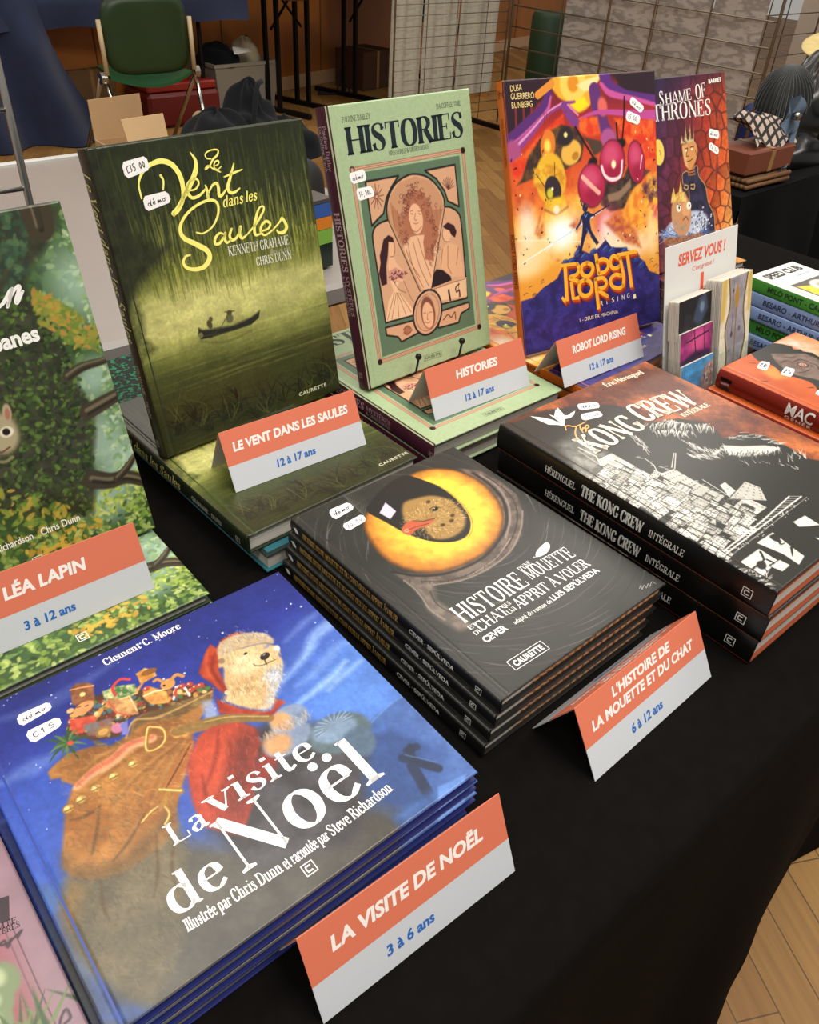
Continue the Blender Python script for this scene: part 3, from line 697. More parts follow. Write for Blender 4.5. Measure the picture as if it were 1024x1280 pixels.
    a.poly([(143.8, 169.0), (151.0, 166.3), (148.1, 152.2), (144.2, 148.6), (137.0, 152.8)], '#8e9cc0', 2, .9)
    a.ell(*(208.6, 85.3), 24, 17, '#54646c', -.2, .12); a.ell(*(207.7, 89.9), 17, 11, '#7287a0', -.2, .2); a.ell(*(215.2, 70.1), 12, 13, '#4f6277', -.7, .2)
    for k in range(24):
        x, y = [(209.4, 95.2)][0]; an = -.3 + k * .16
        a.line([(x + 5 * cos(an), y - 2 + 3 * sin(an)), (x + 16 * cos(an), y - 2 + 10 * sin(an))], .6, '#9fb2c4' if k % 2 else '#3c4a56', .55)
    for cx, cy, rx, ry in ((*(176.4, 103.5), 19, 12.5), (*(186.9, 117.5), 15, 11.5)):
        a.ell(cx, cy, rx, ry, '#76859f', .1, .12); a.ell(cx - rx * .42, cy + 1, rx * .52, ry * .8, '#c08f63', .1, .35)
    rs = np.random.RandomState(9)
    for k in range(160):
        (x0, y0), (x1, y1) = [(160.9, 106.6), (201.0, 114.8)]
        x = x0 + rs.rand() * (x1 - x0); y = y0 + rs.rand() * (y1 - y0); a.line([(x, y), (x + 2 * rs.randn(), y + 4)], .6, ('#a8b4c8', '#5c6980', '#d6b58c')[k % 3], .35)
    a.poly([(153.7, 166.4), (155.8, 160.4), (163.2, 147.2), (174.8, 134.7), (180.9, 131.6), (188.0, 140.4), (193.3, 132.0), (188.7, 131.1), (178.2, 127.2), (160.0, 141.7), (148.9, 152.2)], '#8f2c1e', 1, 1, col2='#a8432d', cell=8)
    a.line([(116.8, 156.3), (135.8, 150.4), (153.1, 143.1), (175.9, 126.2)], (8, 9, 8, 6), '#7e6134', 1, True, .8); a.line([(136.6, 151.9), (153.9, 144.6), (175.7, 128.4)], 1, '#bda26a', .8, True)
    # head
    a.poly([(172.0, 201.3), (177.7, 204.3), (184.6, 201.6), (197.2, 197.2), (210.0, 192.7), (216.1, 185.6), (218.5, 183.8), (217.2, 178.4), (213.7, 174.9), (212.9, 168.1), (207.8, 160.0), (199.1, 150.2), (192.0, 144.1), (183.2, 135.3), (177.0, 135.7), (166.9, 145.4), (159.0, 159.1), (163.5, 165.7), (165.7, 175.3), (172.7, 188.7), (169.2, 191.8)], '#c9ab7c', 1, 1, True)
    a.poly([(198.0, 167.3), (210.3, 165.3), (202.4, 152.3), (192.0, 144.1), (182.2, 135.0), (177.4, 136.4), (187.9, 149.5)], '#9aa6bd', 5, .8)
    a.poly([(173.8, 185.5), (184.3, 175.2), (191.9, 160.2), (185.4, 146.8), (174.6, 139.6), (161.6, 158.2), (165.9, 172.8)], '#b98f5c', 8, .6)
    a.ell(*(188.2, 181.8), 12, 9, '#dcc49b', .2, .6, .9)
    for k in range(420):
        (x0, y0), (x1, y1) = [(155.4, 154.1), (206.9, 165.4)]
        x = x0 + rs.rand() * (x1 - x0); y = y0 + rs.rand() * (y1 - y0); t = (x - x0) / (x1 - x0)
        if y < y0 + 6 and t < .3: continue
        a.line([(x, y), (x + 1.0 * rs.randn() - .8, y - 2 - 1.5 * rs.rand())], .5, (('#e8d5b0', '#8b6a41', '#d4b483') if t < .7 else ('#c3cad8', '#7d8aa6', '#a3a9b8'))[k % 3], .5)
    HD = crs([(174.9, 191.8), (184.1, 200.8), (196.7, 196.3), (210.1, 191.3), (216.9, 181.2), (212.6, 168.4), (207.4, 160.2), (198.8, 150.3), (191.7, 144.3), (183.0, 135.5), (177.1, 136.0), (167.1, 145.7), (159.3, 159.1), (163.8, 165.4), (166.0, 175.0)], 6, True)
    a.fur(HD, 1500, 3.2, ['#e6d3ac', '#8f7047', '#d8bb8a', '#f0e2c4', '#a98a5c'], -1.75, 51, .5, .5)
    a.fur([(198.0, 167.3), (210.5, 165.1), (202.2, 152.4), (191.7, 144.3), (182.2, 135.0), (177.4, 136.4), (188.2, 149.2)], 420, 3, ['#aab4c8', '#76839f', '#cdd5e2'], -1.7, 52, .5, .6)
    a.ell(*(174.7, 196.8), 5, 4.8, '#c6a97c', 0, .12); a.ell(*(174.8, 196.0), 2.8, 2.8, '#8d7458', 0, .3); a.ell(*(216.3, 181.7), 2.4, 2.8, '#c1c4cb', 0, .2); a.ell(*(211.0, 188.1), 3, 1.6, '#8d8798', 0, .3)
    a.ell(*(204.4, 180.1), 4.4, 3.2, '#29211d', .3, .12); a.ell(*(204.7, 181.9), 1.4, .8, '#8e8175', .3, .4); a.ell(*(193.6, 191.6), 1.7, 1.1, '#1d1612', .2, .15); a.line([(193.0, 178.7), (193.8, 175.7), (198.2, 173.3), (209.4, 172.0)], (.5, .9, .6), '#33261e', 1, True); a.line([(202.3, 177.3), (201.0, 172.2)], 1, '#33261e')
    a.poly([(178.1, 210.3), (186.9, 216.3), (198.1, 216.4), (204.1, 211.9), (186.7, 211.3), (177.1, 206.0), (168.7, 189.4), (163.8, 167.7), (159.6, 168.6), (158.0, 180.0), (155.4, 190.0), (155.1, 196.0), (159.6, 200.9), (168.6, 211.1), (176.2, 216.6)], '#96301d', 1, 1, col2='#ae4226', cell=10)
    a.line([(172.6, 213.1), (162.2, 196.6), (160.2, 172.6)], (1, 3, 1), '#d1653d', .5, True, 1.5); a.line([(174.8, 206.5), (164.7, 192.4), (163.4, 172.5)], (1, 3, 1), '#5d1c12', .6, True, 1.5)
    a.poly([(175.9, 204.5), (179.0, 209.6), (184.8, 214.0), (195.0, 214.1), (206.5, 210.1), (215.9, 202.4), (219.2, 193.4), (216.6, 187.7), (210.2, 193.0), (197.4, 197.5), (185.3, 199.9), (177.2, 200.3)], '#b79f7c', 1, 1, True)
    for k in range(220):
        (x0, y0), (x1, y1) = [(177.7, 204.3), (220.2, 196.5)]; t = rs.rand(); x = x0 + t * (x1 - x0); y = y0 + t * (y1 - y0) + 12 * sin(pi * t) + rs.randn() * 4 - 4
        a.line([(x, y), (x + rs.randn(), y + 3)], .6, ('#d9c8a8', '#8b7a63', '#a9a6ad')[k % 3], .5)
    a.ell(*(163.1, 165.9), 2.2, 2.2, '#d7b88b', 0, .2)
    a.fur([(107.9, 123.1), (115.9, 133.6), (128.5, 143.8), (145.1, 146.7), (157.1, 137.5), (163.3, 125.0), (159.7, 112.5), (145.8, 98.8), (130.9, 73.8), (112.9, 58.1), (96.1, 79.3), (99.3, 98.2)], 500, 4, ['#c9553a', '#6d2019', '#a83c2a', '#d9704c'], -1.9, 53, .6, .35)
    a.fur([(19.2, 114.6), (18.5, 96.3), (11.4, 86.8), (4.7, 73.9), (4.9, 41.1), (22.7, 4.7), (31.8, 4.0), (52.8, 21.6), (79.8, 69.2), (86.6, 99.4), (72.2, 145.1), (40.8, 153.6)], 1500, 6, ['#7d745a', '#453d2a', '#6a5f44', '#383224', '#8a764e'], -1.1, 54, .6, .3)
    a.fur([(33.5, 178.1), (49.5, 184.7), (66.0, 179.8), (89.4, 173.8), (131.1, 182.1), (157.2, 175.8), (116.5, 133.4), (85.6, 96.8), (35.4, 135.6)], 900, 5, ['#c08a4c', '#5d3a1a', '#a8703a', '#d9a868'], -1.0, 55, .6, .35)
    a.tex(3.0, .10, 21); a.tex(14, .08, 22)
    return a


def letters_visit(mb, P):
    W = (0.93, 0.92, 0.91)
    def ln(t, p, cap, th=1.15, tn=.3, sf=.7): put(mb, serif(t, th, tn, sf), p[0], p[1], cap, W, P)
    ln('Clement C. Moore', [(101.6, 244.5), (166.6, 246.8)], 7.2, 1.5, .45)
    ln('La', [(75.5, 77.9), (101.4, 78.2)], 16.4)
    ln('visite', [(105.2, 81.2), (186.6, 79.1)], 1.45 * 14.8)
    ln('Noël', [(98.9, 35.3), (214.0, 38.0)], 41.3, 1.25, .28)
    ln('de', [(55.1, 36.2), (93.6, 36.6)], 25.9, 1.25)
    ln('Illustrée par', [(58.0, 24.5), (86.4, 22.9)], 8.2, 1.6, .5); ln('Chris Dunn', [(87.8, 22.9), (121.3, 21.6)], 8.6, 1.5, .45); ln('et racontée par', [(123.1, 21.4), (156.8, 21.8)], 8.2, 1.6, .5); ln('Steve Richardson', [(158.2, 22.0), (210.5, 24.8)], 8.6, 1.5, .45)
    x, y = [(134.7, 13.7)][0]; logo_c(mb, x, y, 8.5, W, P)


def art_gull():
    a = Art(209.4, 273.5, 0.55, '#2b2b28')
    n = a.noise(30, 4); a.a *= (0.85 + .3 * n)[..., None]
    rs = np.random.RandomState(3)
    # fur strokes sweeping round the eye
    cx, cy = [(102.3, 187.0)][0]
    for k in range(420):
        r = 62 + 150 * rs.rand(); t0 = rs.rand() * 2 * pi; dt = .15 + .35 * rs.rand()
        p = [(cx + (r + 10 * q) * cos(t0 + dt * q), cy + (r + 10 * q) * 1.05 * sin(t0 + dt * q)) for q in np.linspace(0, 1, 5)]
        a.line(p, (.2, .8, .2), ('#55544e', '#6d6c65', '#171715', '#45443f')[k % 4], .75)
    for k in range(30):
        (x0, y0), = [(70.8, 241.3)]; t = k / 30
        p = [(x0 - 6 + 3 * rs.randn(), y0 - 40 + 4 * k), (x0 - 14 + 12 * t, y0 - 10 + 4 * k), (x0 + 4 + 20 * t, y0 + 12 + 3.5 * k)]
        a.line(p, (.2, .9, .2), '#6a6962', .4, True)
    # lids
    a.poly([(185.0, 239.4), (199.5, 222.2), (202.8, 197.1), (199.6, 171.5), (182.5, 145.3), (157.3, 125.0), (127.8, 112.0), (95.5, 108.7), (66.9, 113.1), (45.0, 123.7), (33.3, 136.2), (28.5, 144.8), (27.8, 158.5), (46.2, 141.4), (87.8, 125.7), (114.2, 127.1), (143.3, 139.0), (165.1, 156.7), (178.9, 178.8), (185.4, 208.1)], '#4d423b', 1.5, 1, col2='#6e5f55', cell=8)
    a.poly([(30.0, 153.8), (37.1, 138.2), (48.7, 127.8), (41.7, 119.0), (34.6, 107.8), (35.7, 93.5), (39.8, 78.4), (36.7, 66.7), (24.6, 71.0), (21.4, 88.9), (21.5, 104.5), (28.0, 118.5), (29.4, 134.1)], '#5a5049', 3, 1, col2='#7a6e64', cell=7)
    for p, w, c in (([(27.8, 158.5), (44.3, 139.3), (69.0, 126.7), (101.0, 123.2), (129.0, 130.2), (157.6, 145.0), (180.3, 170.4), (189.8, 197.1), (190.7, 223.9)], 3.2, '#1c1a18'), ([(39.3, 133.6), (61.8, 119.1), (92.1, 114.2), (123.7, 118.2), (153.8, 130.9), (180.3, 152.3), (194.8, 178.1), (197.0, 209.3)], 1.2, '#2a2522'), ([(45.3, 124.1), (69.3, 113.3), (99.2, 110.0), (132.1, 115.0), (162.6, 131.0), (184.6, 149.1)], 1.5, '#8d7e72'), ([(28.5, 144.8), (29.2, 131.4), (26.5, 116.9), (22.7, 103.6), (24.4, 87.8)], 1.5, '#8b7f74'), ([(37.2, 119.7), (31.7, 104.6), (34.9, 86.1)], 1.2, '#2a2622'), ([(82.4, 113.4), (114.4, 116.0), (145.3, 127.5)], 1, '#a39384'), ([(194.4, 217.2), (194.2, 193.8), (183.2, 168.2), (164.4, 146.7), (141.3, 130.5)], 2.2, '#8b7d78')):
        a.line(p, w, c, .85, True, .5)
    for k in range(26):
        t = k / 25; p = crs([(27.0, 143.1), (46.4, 125.3), (70.4, 114.5), (98.4, 111.5), (127.3, 117.1), (154.5, 130.4), (179.6, 152.8), (194.8, 181.8), (197.0, 209.3)], 8); q = p[int(t * (len(p) - 1))]
        a.line([q, (q[0] + 2 + rs.randn(), q[1] + 3)], .8, '#2f2925', .8)
    # iris
    I = [(134.1, 260.2), (150.7, 259.7), (168.3, 251.5), (181.4, 235.6), (185.9, 208.6), (178.9, 178.8), (165.1, 156.7), (143.3, 139.0), (114.7, 127.7), (88.3, 126.3), (64.4, 131.1), (47.2, 142.6), (35.8, 160.6), (33.9, 183.3), (39.7, 207.4), (49.5, 227.0), (63.5, 238.7), (92.3, 255.0), (115.3, 260.5)]
    a.poly(I, '#6d4117', 1.6, 1, True)
    c0 = np.mean(np.array(I), 0)
    for k, (s, col, so) in enumerate(((.965, '#b8742a', 2), (.92, '#d08a30', 4), (.84, '#e0a33a', 5), (.74, '#eebc3f', 6), (.64, '#f5cf45', 6))):
        a.poly([tuple(c0 + (np.array(p) - c0) * s + np.array([2 * k, 0])) for p in I], col, so, .9, True)
    m, sl = a.mask(crs(I, 6, True), .5); nn = a.noise(9, 8)[sl] - .5; v = a.a[sl]; v *= (1 + .45 * nn * m)[..., None]
    for k in range(90):
        t = rs.rand() * 2 * pi; r0, r1 = .66 + .1 * rs.rand(), .85 + .1 * rs.rand()
        ex, ey = c0; rx = 43; ry = 45
        a.line([(ex + rx * r0 * cos(t), ey + ry * r0 * sin(t)), (ex + rx * r1 * cos(t), ey + ry * r1 * sin(t))], .7, '#b06a22', .25)
    U = [(133.3, 261.5), (141.0, 246.0), (146.8, 225.4), (145.4, 200.3), (138.2, 177.7), (128.4, 163.7), (116.5, 155.4), (103.9, 154.2), (91.4, 160.2), (79.3, 173.9), (71.6, 192.8), (67.2, 216.3), (63.8, 239.6), (76.0, 248.9), (99.1, 259.3), (120.4, 263.7)]
    a.poly(U, '#1e1d1b', .8, 1, True)
    a.line([(141.9, 243.7), (147.9, 223.9), (146.4, 198.8), (139.2, 176.3), (129.7, 162.1), (116.4, 152.8)], .8, '#8d5a1c', .7, True)
    # chick
    a.poly([(99.3, 227.8), (113.7, 227.1), (130.5, 220.7), (139.3, 206.8), (138.7, 190.8), (131.3, 173.6), (117.7, 163.4), (101.6, 161.5), (89.2, 167.6), (87.2, 177.7), (90.6, 189.1), (84.7, 200.3), (85.5, 211.7)], '#9a7843', 2, 1, True)
    for k in range(900):
        (x0, y0), = [(109.2, 192.0)]; t = rs.rand() * 2 * pi; r = sqrt(rs.rand()); x = x0 + 36 * r * cos(t); y = y0 + 25 * r * sin(t) + .5
        an = atan2(y - y0, x - x0 + 12) + rs.randn() * .4; L = 1.4 + 2.4 * rs.rand()
        a.line([(x, y), (x + L * cos(an), y + L * sin(an))], .45, ('#dcbd7d', '#7d5c2e', '#c39b5a', '#5b4224', '#e8d09a')[k % 5], .6)
    for p in [(125.1, 185.2), (107.6, 180.2), (118.7, 179.7), (120.8, 215.2)]: a.ell(p[0], p[1], 2.8, 2.0, '#30220f', .4, .5, .8)
    a.poly([(70.9, 196.7), (77.8, 202.1), (87.8, 203.4), (94.2, 195.8), (107.9, 191.9), (96.4, 188.0), (84.4, 189.7), (75.3, 187.4), (70.6, 190.3)], '#b4573c', .7, 1, True); a.ell(*(75.0, 194.2), 2.8, 2.4, '#e09a74', .3, .3); a.line([(74.0, 194.3), (85.2, 193.2), (98.2, 190.0)], .8, '#5d2a1c'); a.line([(89.6, 202.1), (96.3, 195.6), (108.1, 192.1)], 1.4, '#3a2a1a', .8)
    a.ell(*(118.4, 202.6), 3.9, 2.3, '#0f0d0b', .2, .12); a.ell(*(118.4, 204.0), .9, .6, '#cfc6b8', 0, .3); a.line([(112.7, 205.1), (119.9, 206.4), (124.4, 201.0)], .8, '#2e2212', .9, True)
    a.poly([(86.6, 239.8), (86.0, 222.8), (73.8, 216.8), (71.6, 230.2)], '#d3bedb', .5)
    return a


def letters_gull(mb, P):
    W = (0.93, 0.93, 0.92)
    f = lambda t, p, cap, th=1.15, tn=.4, sf=.35: put(mb, serif(t, th, tn, sf), p[0], p[1], cap, W, P)
    f('HISTOIRE', [(34.3, 74.4), (112.9, 73.2)], 20.2)
    f("D'UNE", [(118.2, 89.3), (134.3, 90.2)], 5.6); f('MOUETTE', [(117.3, 76.2), (174.9, 73.3)], 15.0)
    f('ET', [(33.1, 66.0), (42.4, 66.6)], 4.2); f('DU', [(32.4, 58.9), (41.5, 59.5)], 4.2); f('CHAT', [(39.0, 59.3), (73.2, 59.6)], 10.7)
    f('QUI', [(72.8, 66.0), (81.8, 66.5)], 4.4); f('LUI', [(71.4, 58.7), (81.0, 59.4)], 4.6); f('APPRIT À VOLER', [(82.9, 58.1), (175.2, 56.5)], 12.8 * .88)
    s = lambda t, p, cap, b=.0: put(mb, sans(t, b), p[0], p[1], cap, W, P)
    s('CEVER', [(33.1, 48.0), (58.4, 47.7)], 6.4, .03); s('adapté du roman de', [(66.6, 47.7), (111.2, 46.1)], 4.6); s('LUIS SEPÚLVEDA', [(112.9, 46.6), (174.8, 46.4)], 6.0, .02)
    p = [(34.2, 16.2), (65.5, 15.1)]; boxed(mb, p[0], p[1], 5.4, 'CAURETTE', W, P, .5, sans('CAURETTE', .035, 0, 1.1))
    fe = crs([(144.1, 95.1), (149.0, 99.2), (157.5, 101.8), (165.9, 102.8), (167.2, 99.3), (161.6, 94.4), (154.0, 92.3), (147.1, 92.8)], 5, True)
    mb.poly([P(x, y) for x, y in fe], W); pen(mb, [(141.4, 96.0), (144.6, 94.7), (153.1, 96.1)], .6, W, P)
    pen(mb, [(184.4, 10.6), (188.9, 12.1), (185.3, 8.5), (191.6, 10.7), (189.8, 7.1), (195.9, 9.6), (194.3, 6.5), (200.3, 9.0), (201.2, 5.4)], .5, (.6, .6, .58), P)


def spine_gull(mb, P):
    put(mb, serif("HISTOIRE D'UNE MOUETTE ET DU CHAT QUI LUI APPRIT À VOLER", 1.3, .5, .4), (20, 4.4), (157, 4.4), 6.2, hexc('#c9a257'), P)
    put(mb, sans('CEVER · SEPÚLVEDA', .02), (172, 5.2), (225, 5.2), 4.4, (.9, .9, .88), P)
    logo_c(mb, 252, 7.5, 6.5, (.9, .9, .88), P)
    mb.poly([P(6, 9), P(9, 5), P(13, 4), P(14, 7), P(10, 10)], (.92, .92, .9))


def edge_gull(S, R):
    n = vnoise(S.shape, 30, 3, 4, .1); c = np.array(hexc('#e3b484')) + (n[..., None] - .5) * .35
    st = np.sin(S * 150 + R * 7 + n * 8) > .55
    c = np.where(st[..., None], np.array(hexc('#7a4e30')), c)
    m = np.clip((.17 + .03 * np.sin(R * 5) - S) * 60, 0, 1)[..., None]
    w = np.random.RandomState(3).rand(S.shape[0])[:, None, None]
    return (c * (1 - m) + np.array([.86, .84, .8]) * m) * (1 - .2 * w)


def art_ape():
    a = Art(250.4, 319.8, 0.65, '#a9572b')
    n = a.noise(36, 3)[..., None]; g = np.clip((n - .5) * 2.4 + .45 - .35 * (1 - a.X / a.w)[..., None], 0, 1)
    a.a[:] = np.array(hexc('#57291a')) * (1 - g) + np.array(hexc('#bf6a36')) * g
    a.tex(4, .22, 6); a.tex(1.5, .12, 9)
    rs = np.random.RandomState(8)
    for k in range(60): a.ell(rs.rand() * a.w, a.h * (.6 + .4 * rs.rand()), .6 + 1.5 * rs.rand() ** 3, .8, '#4d2415', rs.rand() * 3, .3, .5)
    K = '#272723'; Wt = '#d9d7d0'
    a.poly([(-13.7, 326.1), (16.9, 312.4), (52.7, 312.1), (99.7, 296.2), (131.5, 275.6), (143.0, 252.7), (128.9, 228.9), (168.4, 214.3), (184.2, 191.3), (180.3, 174.4), (172.7, 161.4), (200.9, 153.3), (213.9, 137.5), (215.0, 107.7), (210.2, 88.6), (217.3, 78.3), (213.5, 42.9), (253.2, -30.1), (157.8, -39.4), (-3.1, -3.1), (-4.8, 59.6)], K, 1.2)
    for k in range(90):
        t = rs.rand(); x, y = crs([(1.0, 321.3), (40.1, 315.1), (98.6, 295.3), (141.7, 256.2)], 8)[int(t * 23)]
        a.line([(x, y - 1), (x + 3 * rs.randn() - 3, y + 3 + 3 * rs.rand())], (.9, .3), K, .8)
    # pale brushwork on the dark mass
    def hatch(p, n, L, seed, ang, col=Wt, w=.8):
        q = crs(p, 10); r = np.random.RandomState(seed)
        for k in range(n):
            x, y = q[int(r.rand() * (len(q) - 1))]; x += r.randn() * 2; y += r.randn() * 2; b = ang + r.randn() * .25; l = L * (.5 + r.rand())
            a.line([(x, y), (x + l * cos(b), y + l * sin(b))], (w, w * .8, .2), col, .9)
    hatch([(130.8, 224.4), (147.3, 215.3), (160.2, 203.6), (178.6, 190.5), (184.2, 181.5)], 70, 12, 1, -2.6); hatch([(124.2, 214.2), (142.2, 201.4), (158.6, 187.2)], 50, 9, 2, -2.4); hatch([(154.4, 220.4), (163.8, 203.5)], 30, 9, 3, -2.9)
    hatch([(134.7, 182.8), (135.2, 166.9), (146.9, 153.5), (162.1, 152.7)], 60, 8, 4, -1.9); hatch([(115.0, 163.9), (123.8, 154.0), (138.5, 145.4)], 46, 5, 5, -1.4); hatch([(158.3, 150.3), (170.0, 131.7), (193.3, 120.1), (211.0, 117.7)], 60, 10, 6, -2.7); hatch([(177.6, 157.3), (203.5, 146.8), (211.0, 117.7)], 40, 8, 7, -.5)
    a.poly([(160.2, 154.1), (176.1, 140.6), (197.3, 127.5), (206.2, 114.9), (186.2, 116.1), (162.5, 127.2), (149.5, 139.5)], Wt, 1.5, .85); a.poly([(123.8, 172.6), (125.0, 160.1), (137.1, 152.4), (156.4, 151.7), (136.6, 146.8), (119.0, 156.0)], Wt, 1.2, .8); hatch([(152.7, 146.7), (168.1, 130.6), (195.2, 116.2)], 50, 8, 8, -2.6, K, .7); hatch([(120.3, 167.5), (127.4, 156.4), (143.2, 148.5)], 36, 5, 18, -1.5, K, .7)
    hatch([(189.2, 98.0), (210.6, 97.5), (208.5, 89.0)], 16, 9, 9, .7); hatch([(151.4, 120.4), (176.0, 97.8), (187.3, 80.0)], 14, 5, 10, 1.2); hatch([(95.7, 215.9), (92.8, 202.4), (86.2, 192.0)], 14, 8, 11, 1.3); hatch([(96.3, 219.5), (90.4, 204.7), (78.5, 185.8)], 14, 8, 12, 1.2)
    # smoky sky left of the tower and city blocks
    a.poly([(21.1, 253.8), (56.0, 260.0), (54.0, 240.5), (45.5, 216.3), (38.0, 188.1), (18.2, 131.6), (-4.6, 165.3), (-3.8, 209.1)], '#6f6e69', 10, .8, col2='#b9b7b0', cell=12)
    a.poly([(-8.2, 217.9), (24.9, 220.0), (25.9, 210.5), (-5.2, 194.9), (-1.9, 168.2), (-9.3, 181.6)], '#a7a59e', 6, .7, col2='#4a4945', cell=10)
    def block(p, rows, cols_, c=Wt, wcol='#4a4944'):
        a.poly(p, c, .5, .96, col2='#b5b3ab', cell=5)
        A_, B_, C_, D_ = (np.array(q) for q in p[:4])
        for i in range(rows):
            for j in range(cols_):
                u, v = (j + .5) / cols_, (i + .5) / rows; q = (A_ * (1 - u) + B_ * u) * (1 - v) + (D_ * (1 - u) + C_ * u) * v
                a.ell(q[0], q[1], .75, 1.0, wcol, 0, .3, .85)
        a.line(list(p) + [p[0]], .7, '#2c2b28', .9)
    block([(30.2, 215.1), (52.7, 213.6), (53.7, 144.6), (45.5, 142.6), (26.1, 206.1)], 1, 2); block([(26.1, 206.1), (45.5, 142.6), (26.6, 119.2), (20.9, 121.3)], 1, 2, '#cfcdc5')
    a.line([(44.9, 203.1), (46.4, 170.4), (45.6, 143.9)], 1.5, K, .95); a.line([(24.3, 207.5), (26.2, 173.6), (25.8, 126.0)], 1.2, K, .95); a.line([(39.1, 211.1), (44.1, 176.7), (49.5, 144.1)], .5, '#77756f')
    a.line([(32.9, 240.4), (35.0, 219.0), (26.1, 206.1)], 1.5, Wt, .9); a.line([(28.1, 236.3), (26.1, 206.1), (20.3, 120.9)], .8, Wt, .8)
    a.poly([(-8.2, 205.4), (7.4, 196.4), (5.7, 184.1), (10.3, 171.8), (10.9, 167.0), (1.4, 167.4), (2.8, 181.7), (-3.4, 192.9)], Wt, 1, .9, col2='#7d7b75', cell=6)
    block([(2.6, 157.9), (21.6, 155.7), (21.8, 126.8), (2.4, 128.7)], 4, 5); block([(2.4, 128.7), (21.8, 126.8), (18.1, 119.2), (-0.0, 118.4)], 2, 3); block([(13.8, 116.2), (54.3, 112.7), (56.6, 95.0), (14.8, 95.5)], 4, 7); block([(14.8, 95.5), (56.6, 95.0), (36.1, 81.7), (7.4, 83.5)], 3, 5, '#c2c0b8')
    block([(41.2, 92.0), (59.6, 97.0), (76.1, 93.3), (51.5, 82.4)], 3, 3); block([(41.8, 85.5), (97.9, 90.3), (99.3, 67.8), (45.2, 67.1)], 4, 8); block([(82.4, 97.3), (120.5, 104.1), (123.6, 89.1), (109.0, 73.5)], 4, 5, '#b9b7af'); block([(1.0, 76.9), (21.5, 76.9), (28.5, 67.8), (5.3, 66.2)], 2, 4); block([(3.6, 101.8), (8.2, 88.6), (-4.4, 84.6), (-2.4, 102.3)], 2, 4, '#bdbbb3'); block([(93.8, 115.4), (103.2, 115.3), (99.0, 100.5), (84.0, 98.3)], 1, 1)
    block([(60.6, 162.4), (81.4, 159.0), (80.0, 129.9), (59.2, 130.8)], 4, 6, '#c9c7bf'); block([(59.2, 130.8), (80.0, 129.9), (82.1, 101.8), (64.2, 99.9)], 3, 6, '#aeaca5')
    for p in ([(105.3, 175.8), (81.2, 161.5)], [(106.8, 174.7), (82.1, 158.5)], [(72.4, 187.2), (69.9, 174.5), (60.6, 162.4)], [(88.5, 130.6), (85.6, 99.3)]): a.line(p, 1, Wt, .9)
    for k in range(60):
        (x0, y0), (x1, y1) = [(68.3, 195.0), (82.4, 97.3)]; t = rs.rand(); x = x0 + t * (x1 - x0) + 2 * rs.randn(); y = y0 + t * (y1 - y0) + 2 * rs.randn() + 3
        a.line([(x, y), (x + 2, y - 1.5)], .7, Wt, .7)
    for k in range(420):
        (x0, y0), (x1, y1) = [(-17.8, 98.4), (96.4, 87.0)]; x = x0 + rs.rand() * (x1 - x0); y = y0 + rs.rand() * (y1 - y0); a.line([(x, y), (x + 1.5 * rs.randn(), y + 2 * rs.rand())], .4, '#3a3935' if k % 2 else '#efede6', .5)
    rb = np.random.RandomState(12); base_ = [(-1.7, 205.3), (9.6, 113.2), (0.6, 58.8), (59.8, 60.2), (94.7, 88.3), (71.9, 104.9), (63.8, 164.7), (50.2, 203.2)]; mk, slk = a.mask(base_, .3)
    lo = np.min(np.array(base_), 0); hi = np.max(np.array(base_), 0); ua = np.array(base_[1]) - np.array(base_[0]); ua = ua / np.hypot(*ua); va = np.array([-ua[1], ua[0]]); cnt = 0
    while cnt < 110:
        q = lo + rb.rand(2) * (hi - lo); j = int(q[1] / a.h * (a.ny - 1)) - slk[0].start; i = int(q[0] / a.w * (a.nx - 1)) - slk[1].start
        if not (0 <= j < mk.shape[0] and 0 <= i < mk.shape[1]) or mk[j, i] < .5: continue
        cnt += 1; L_, H_ = 7 + 9 * rb.rand(), 6 + 10 * rb.rand(); sk_ = ua * (.3 * rb.randn())
        block([tuple(q), tuple(q + ua * L_), tuple(q + ua * L_ - va * H_ + sk_ * 4), tuple(q - va * H_ + sk_ * 4)], 2 + int(3 * rb.rand()), 2 + int(3 * rb.rand()), ('#e3e1da', '#c6c4bc', '#9d9b94', '#d9d7d0')[cnt % 4])
        a.line([tuple(q + va * 1.2), tuple(q + ua * L_ + va * 1.2)], 1.6, '#26251f' if cnt % 3 else '#efede6', .85)
    L0 = [(-1.2, 56.5), (77.1, 59.4), (133.3, 64.4)]; L1_ = [(2.7, 53.5), (82.2, 55.7), (143.1, 57.2)]
    a.line(L0, 1.3, Wt); a.line(L1_, 1.3, Wt); a.line([(x + 3, y - 4) for x, y in L1_], .6, '#a3a19a')
    for k in range(26):
        t = k / 25; p = (L0[0][0] + (L0[2][0] - L0[0][0]) * t, L0[0][1] + (L0[2][1] - L0[0][1]) * t); q = (L1_[0][0] + (L1_[2][0] - L1_[0][0]) * t, L1_[0][1] + (L1_[2][1] - L1_[0][1]) * t)
        a.line([p, q], .6, Wt, .85)
    for k in range(50): t = rs.rand(); a.ell(L1_[0][0] + (L1_[2][0] - L1_[0][0]) * t + 6 + 5 * rs.rand(), L1_[0][1] + (L1_[2][1] - L1_[0][1]) * t - 3 + rs.randn() * 2, .6, .6, Wt, 0, .4, .9)
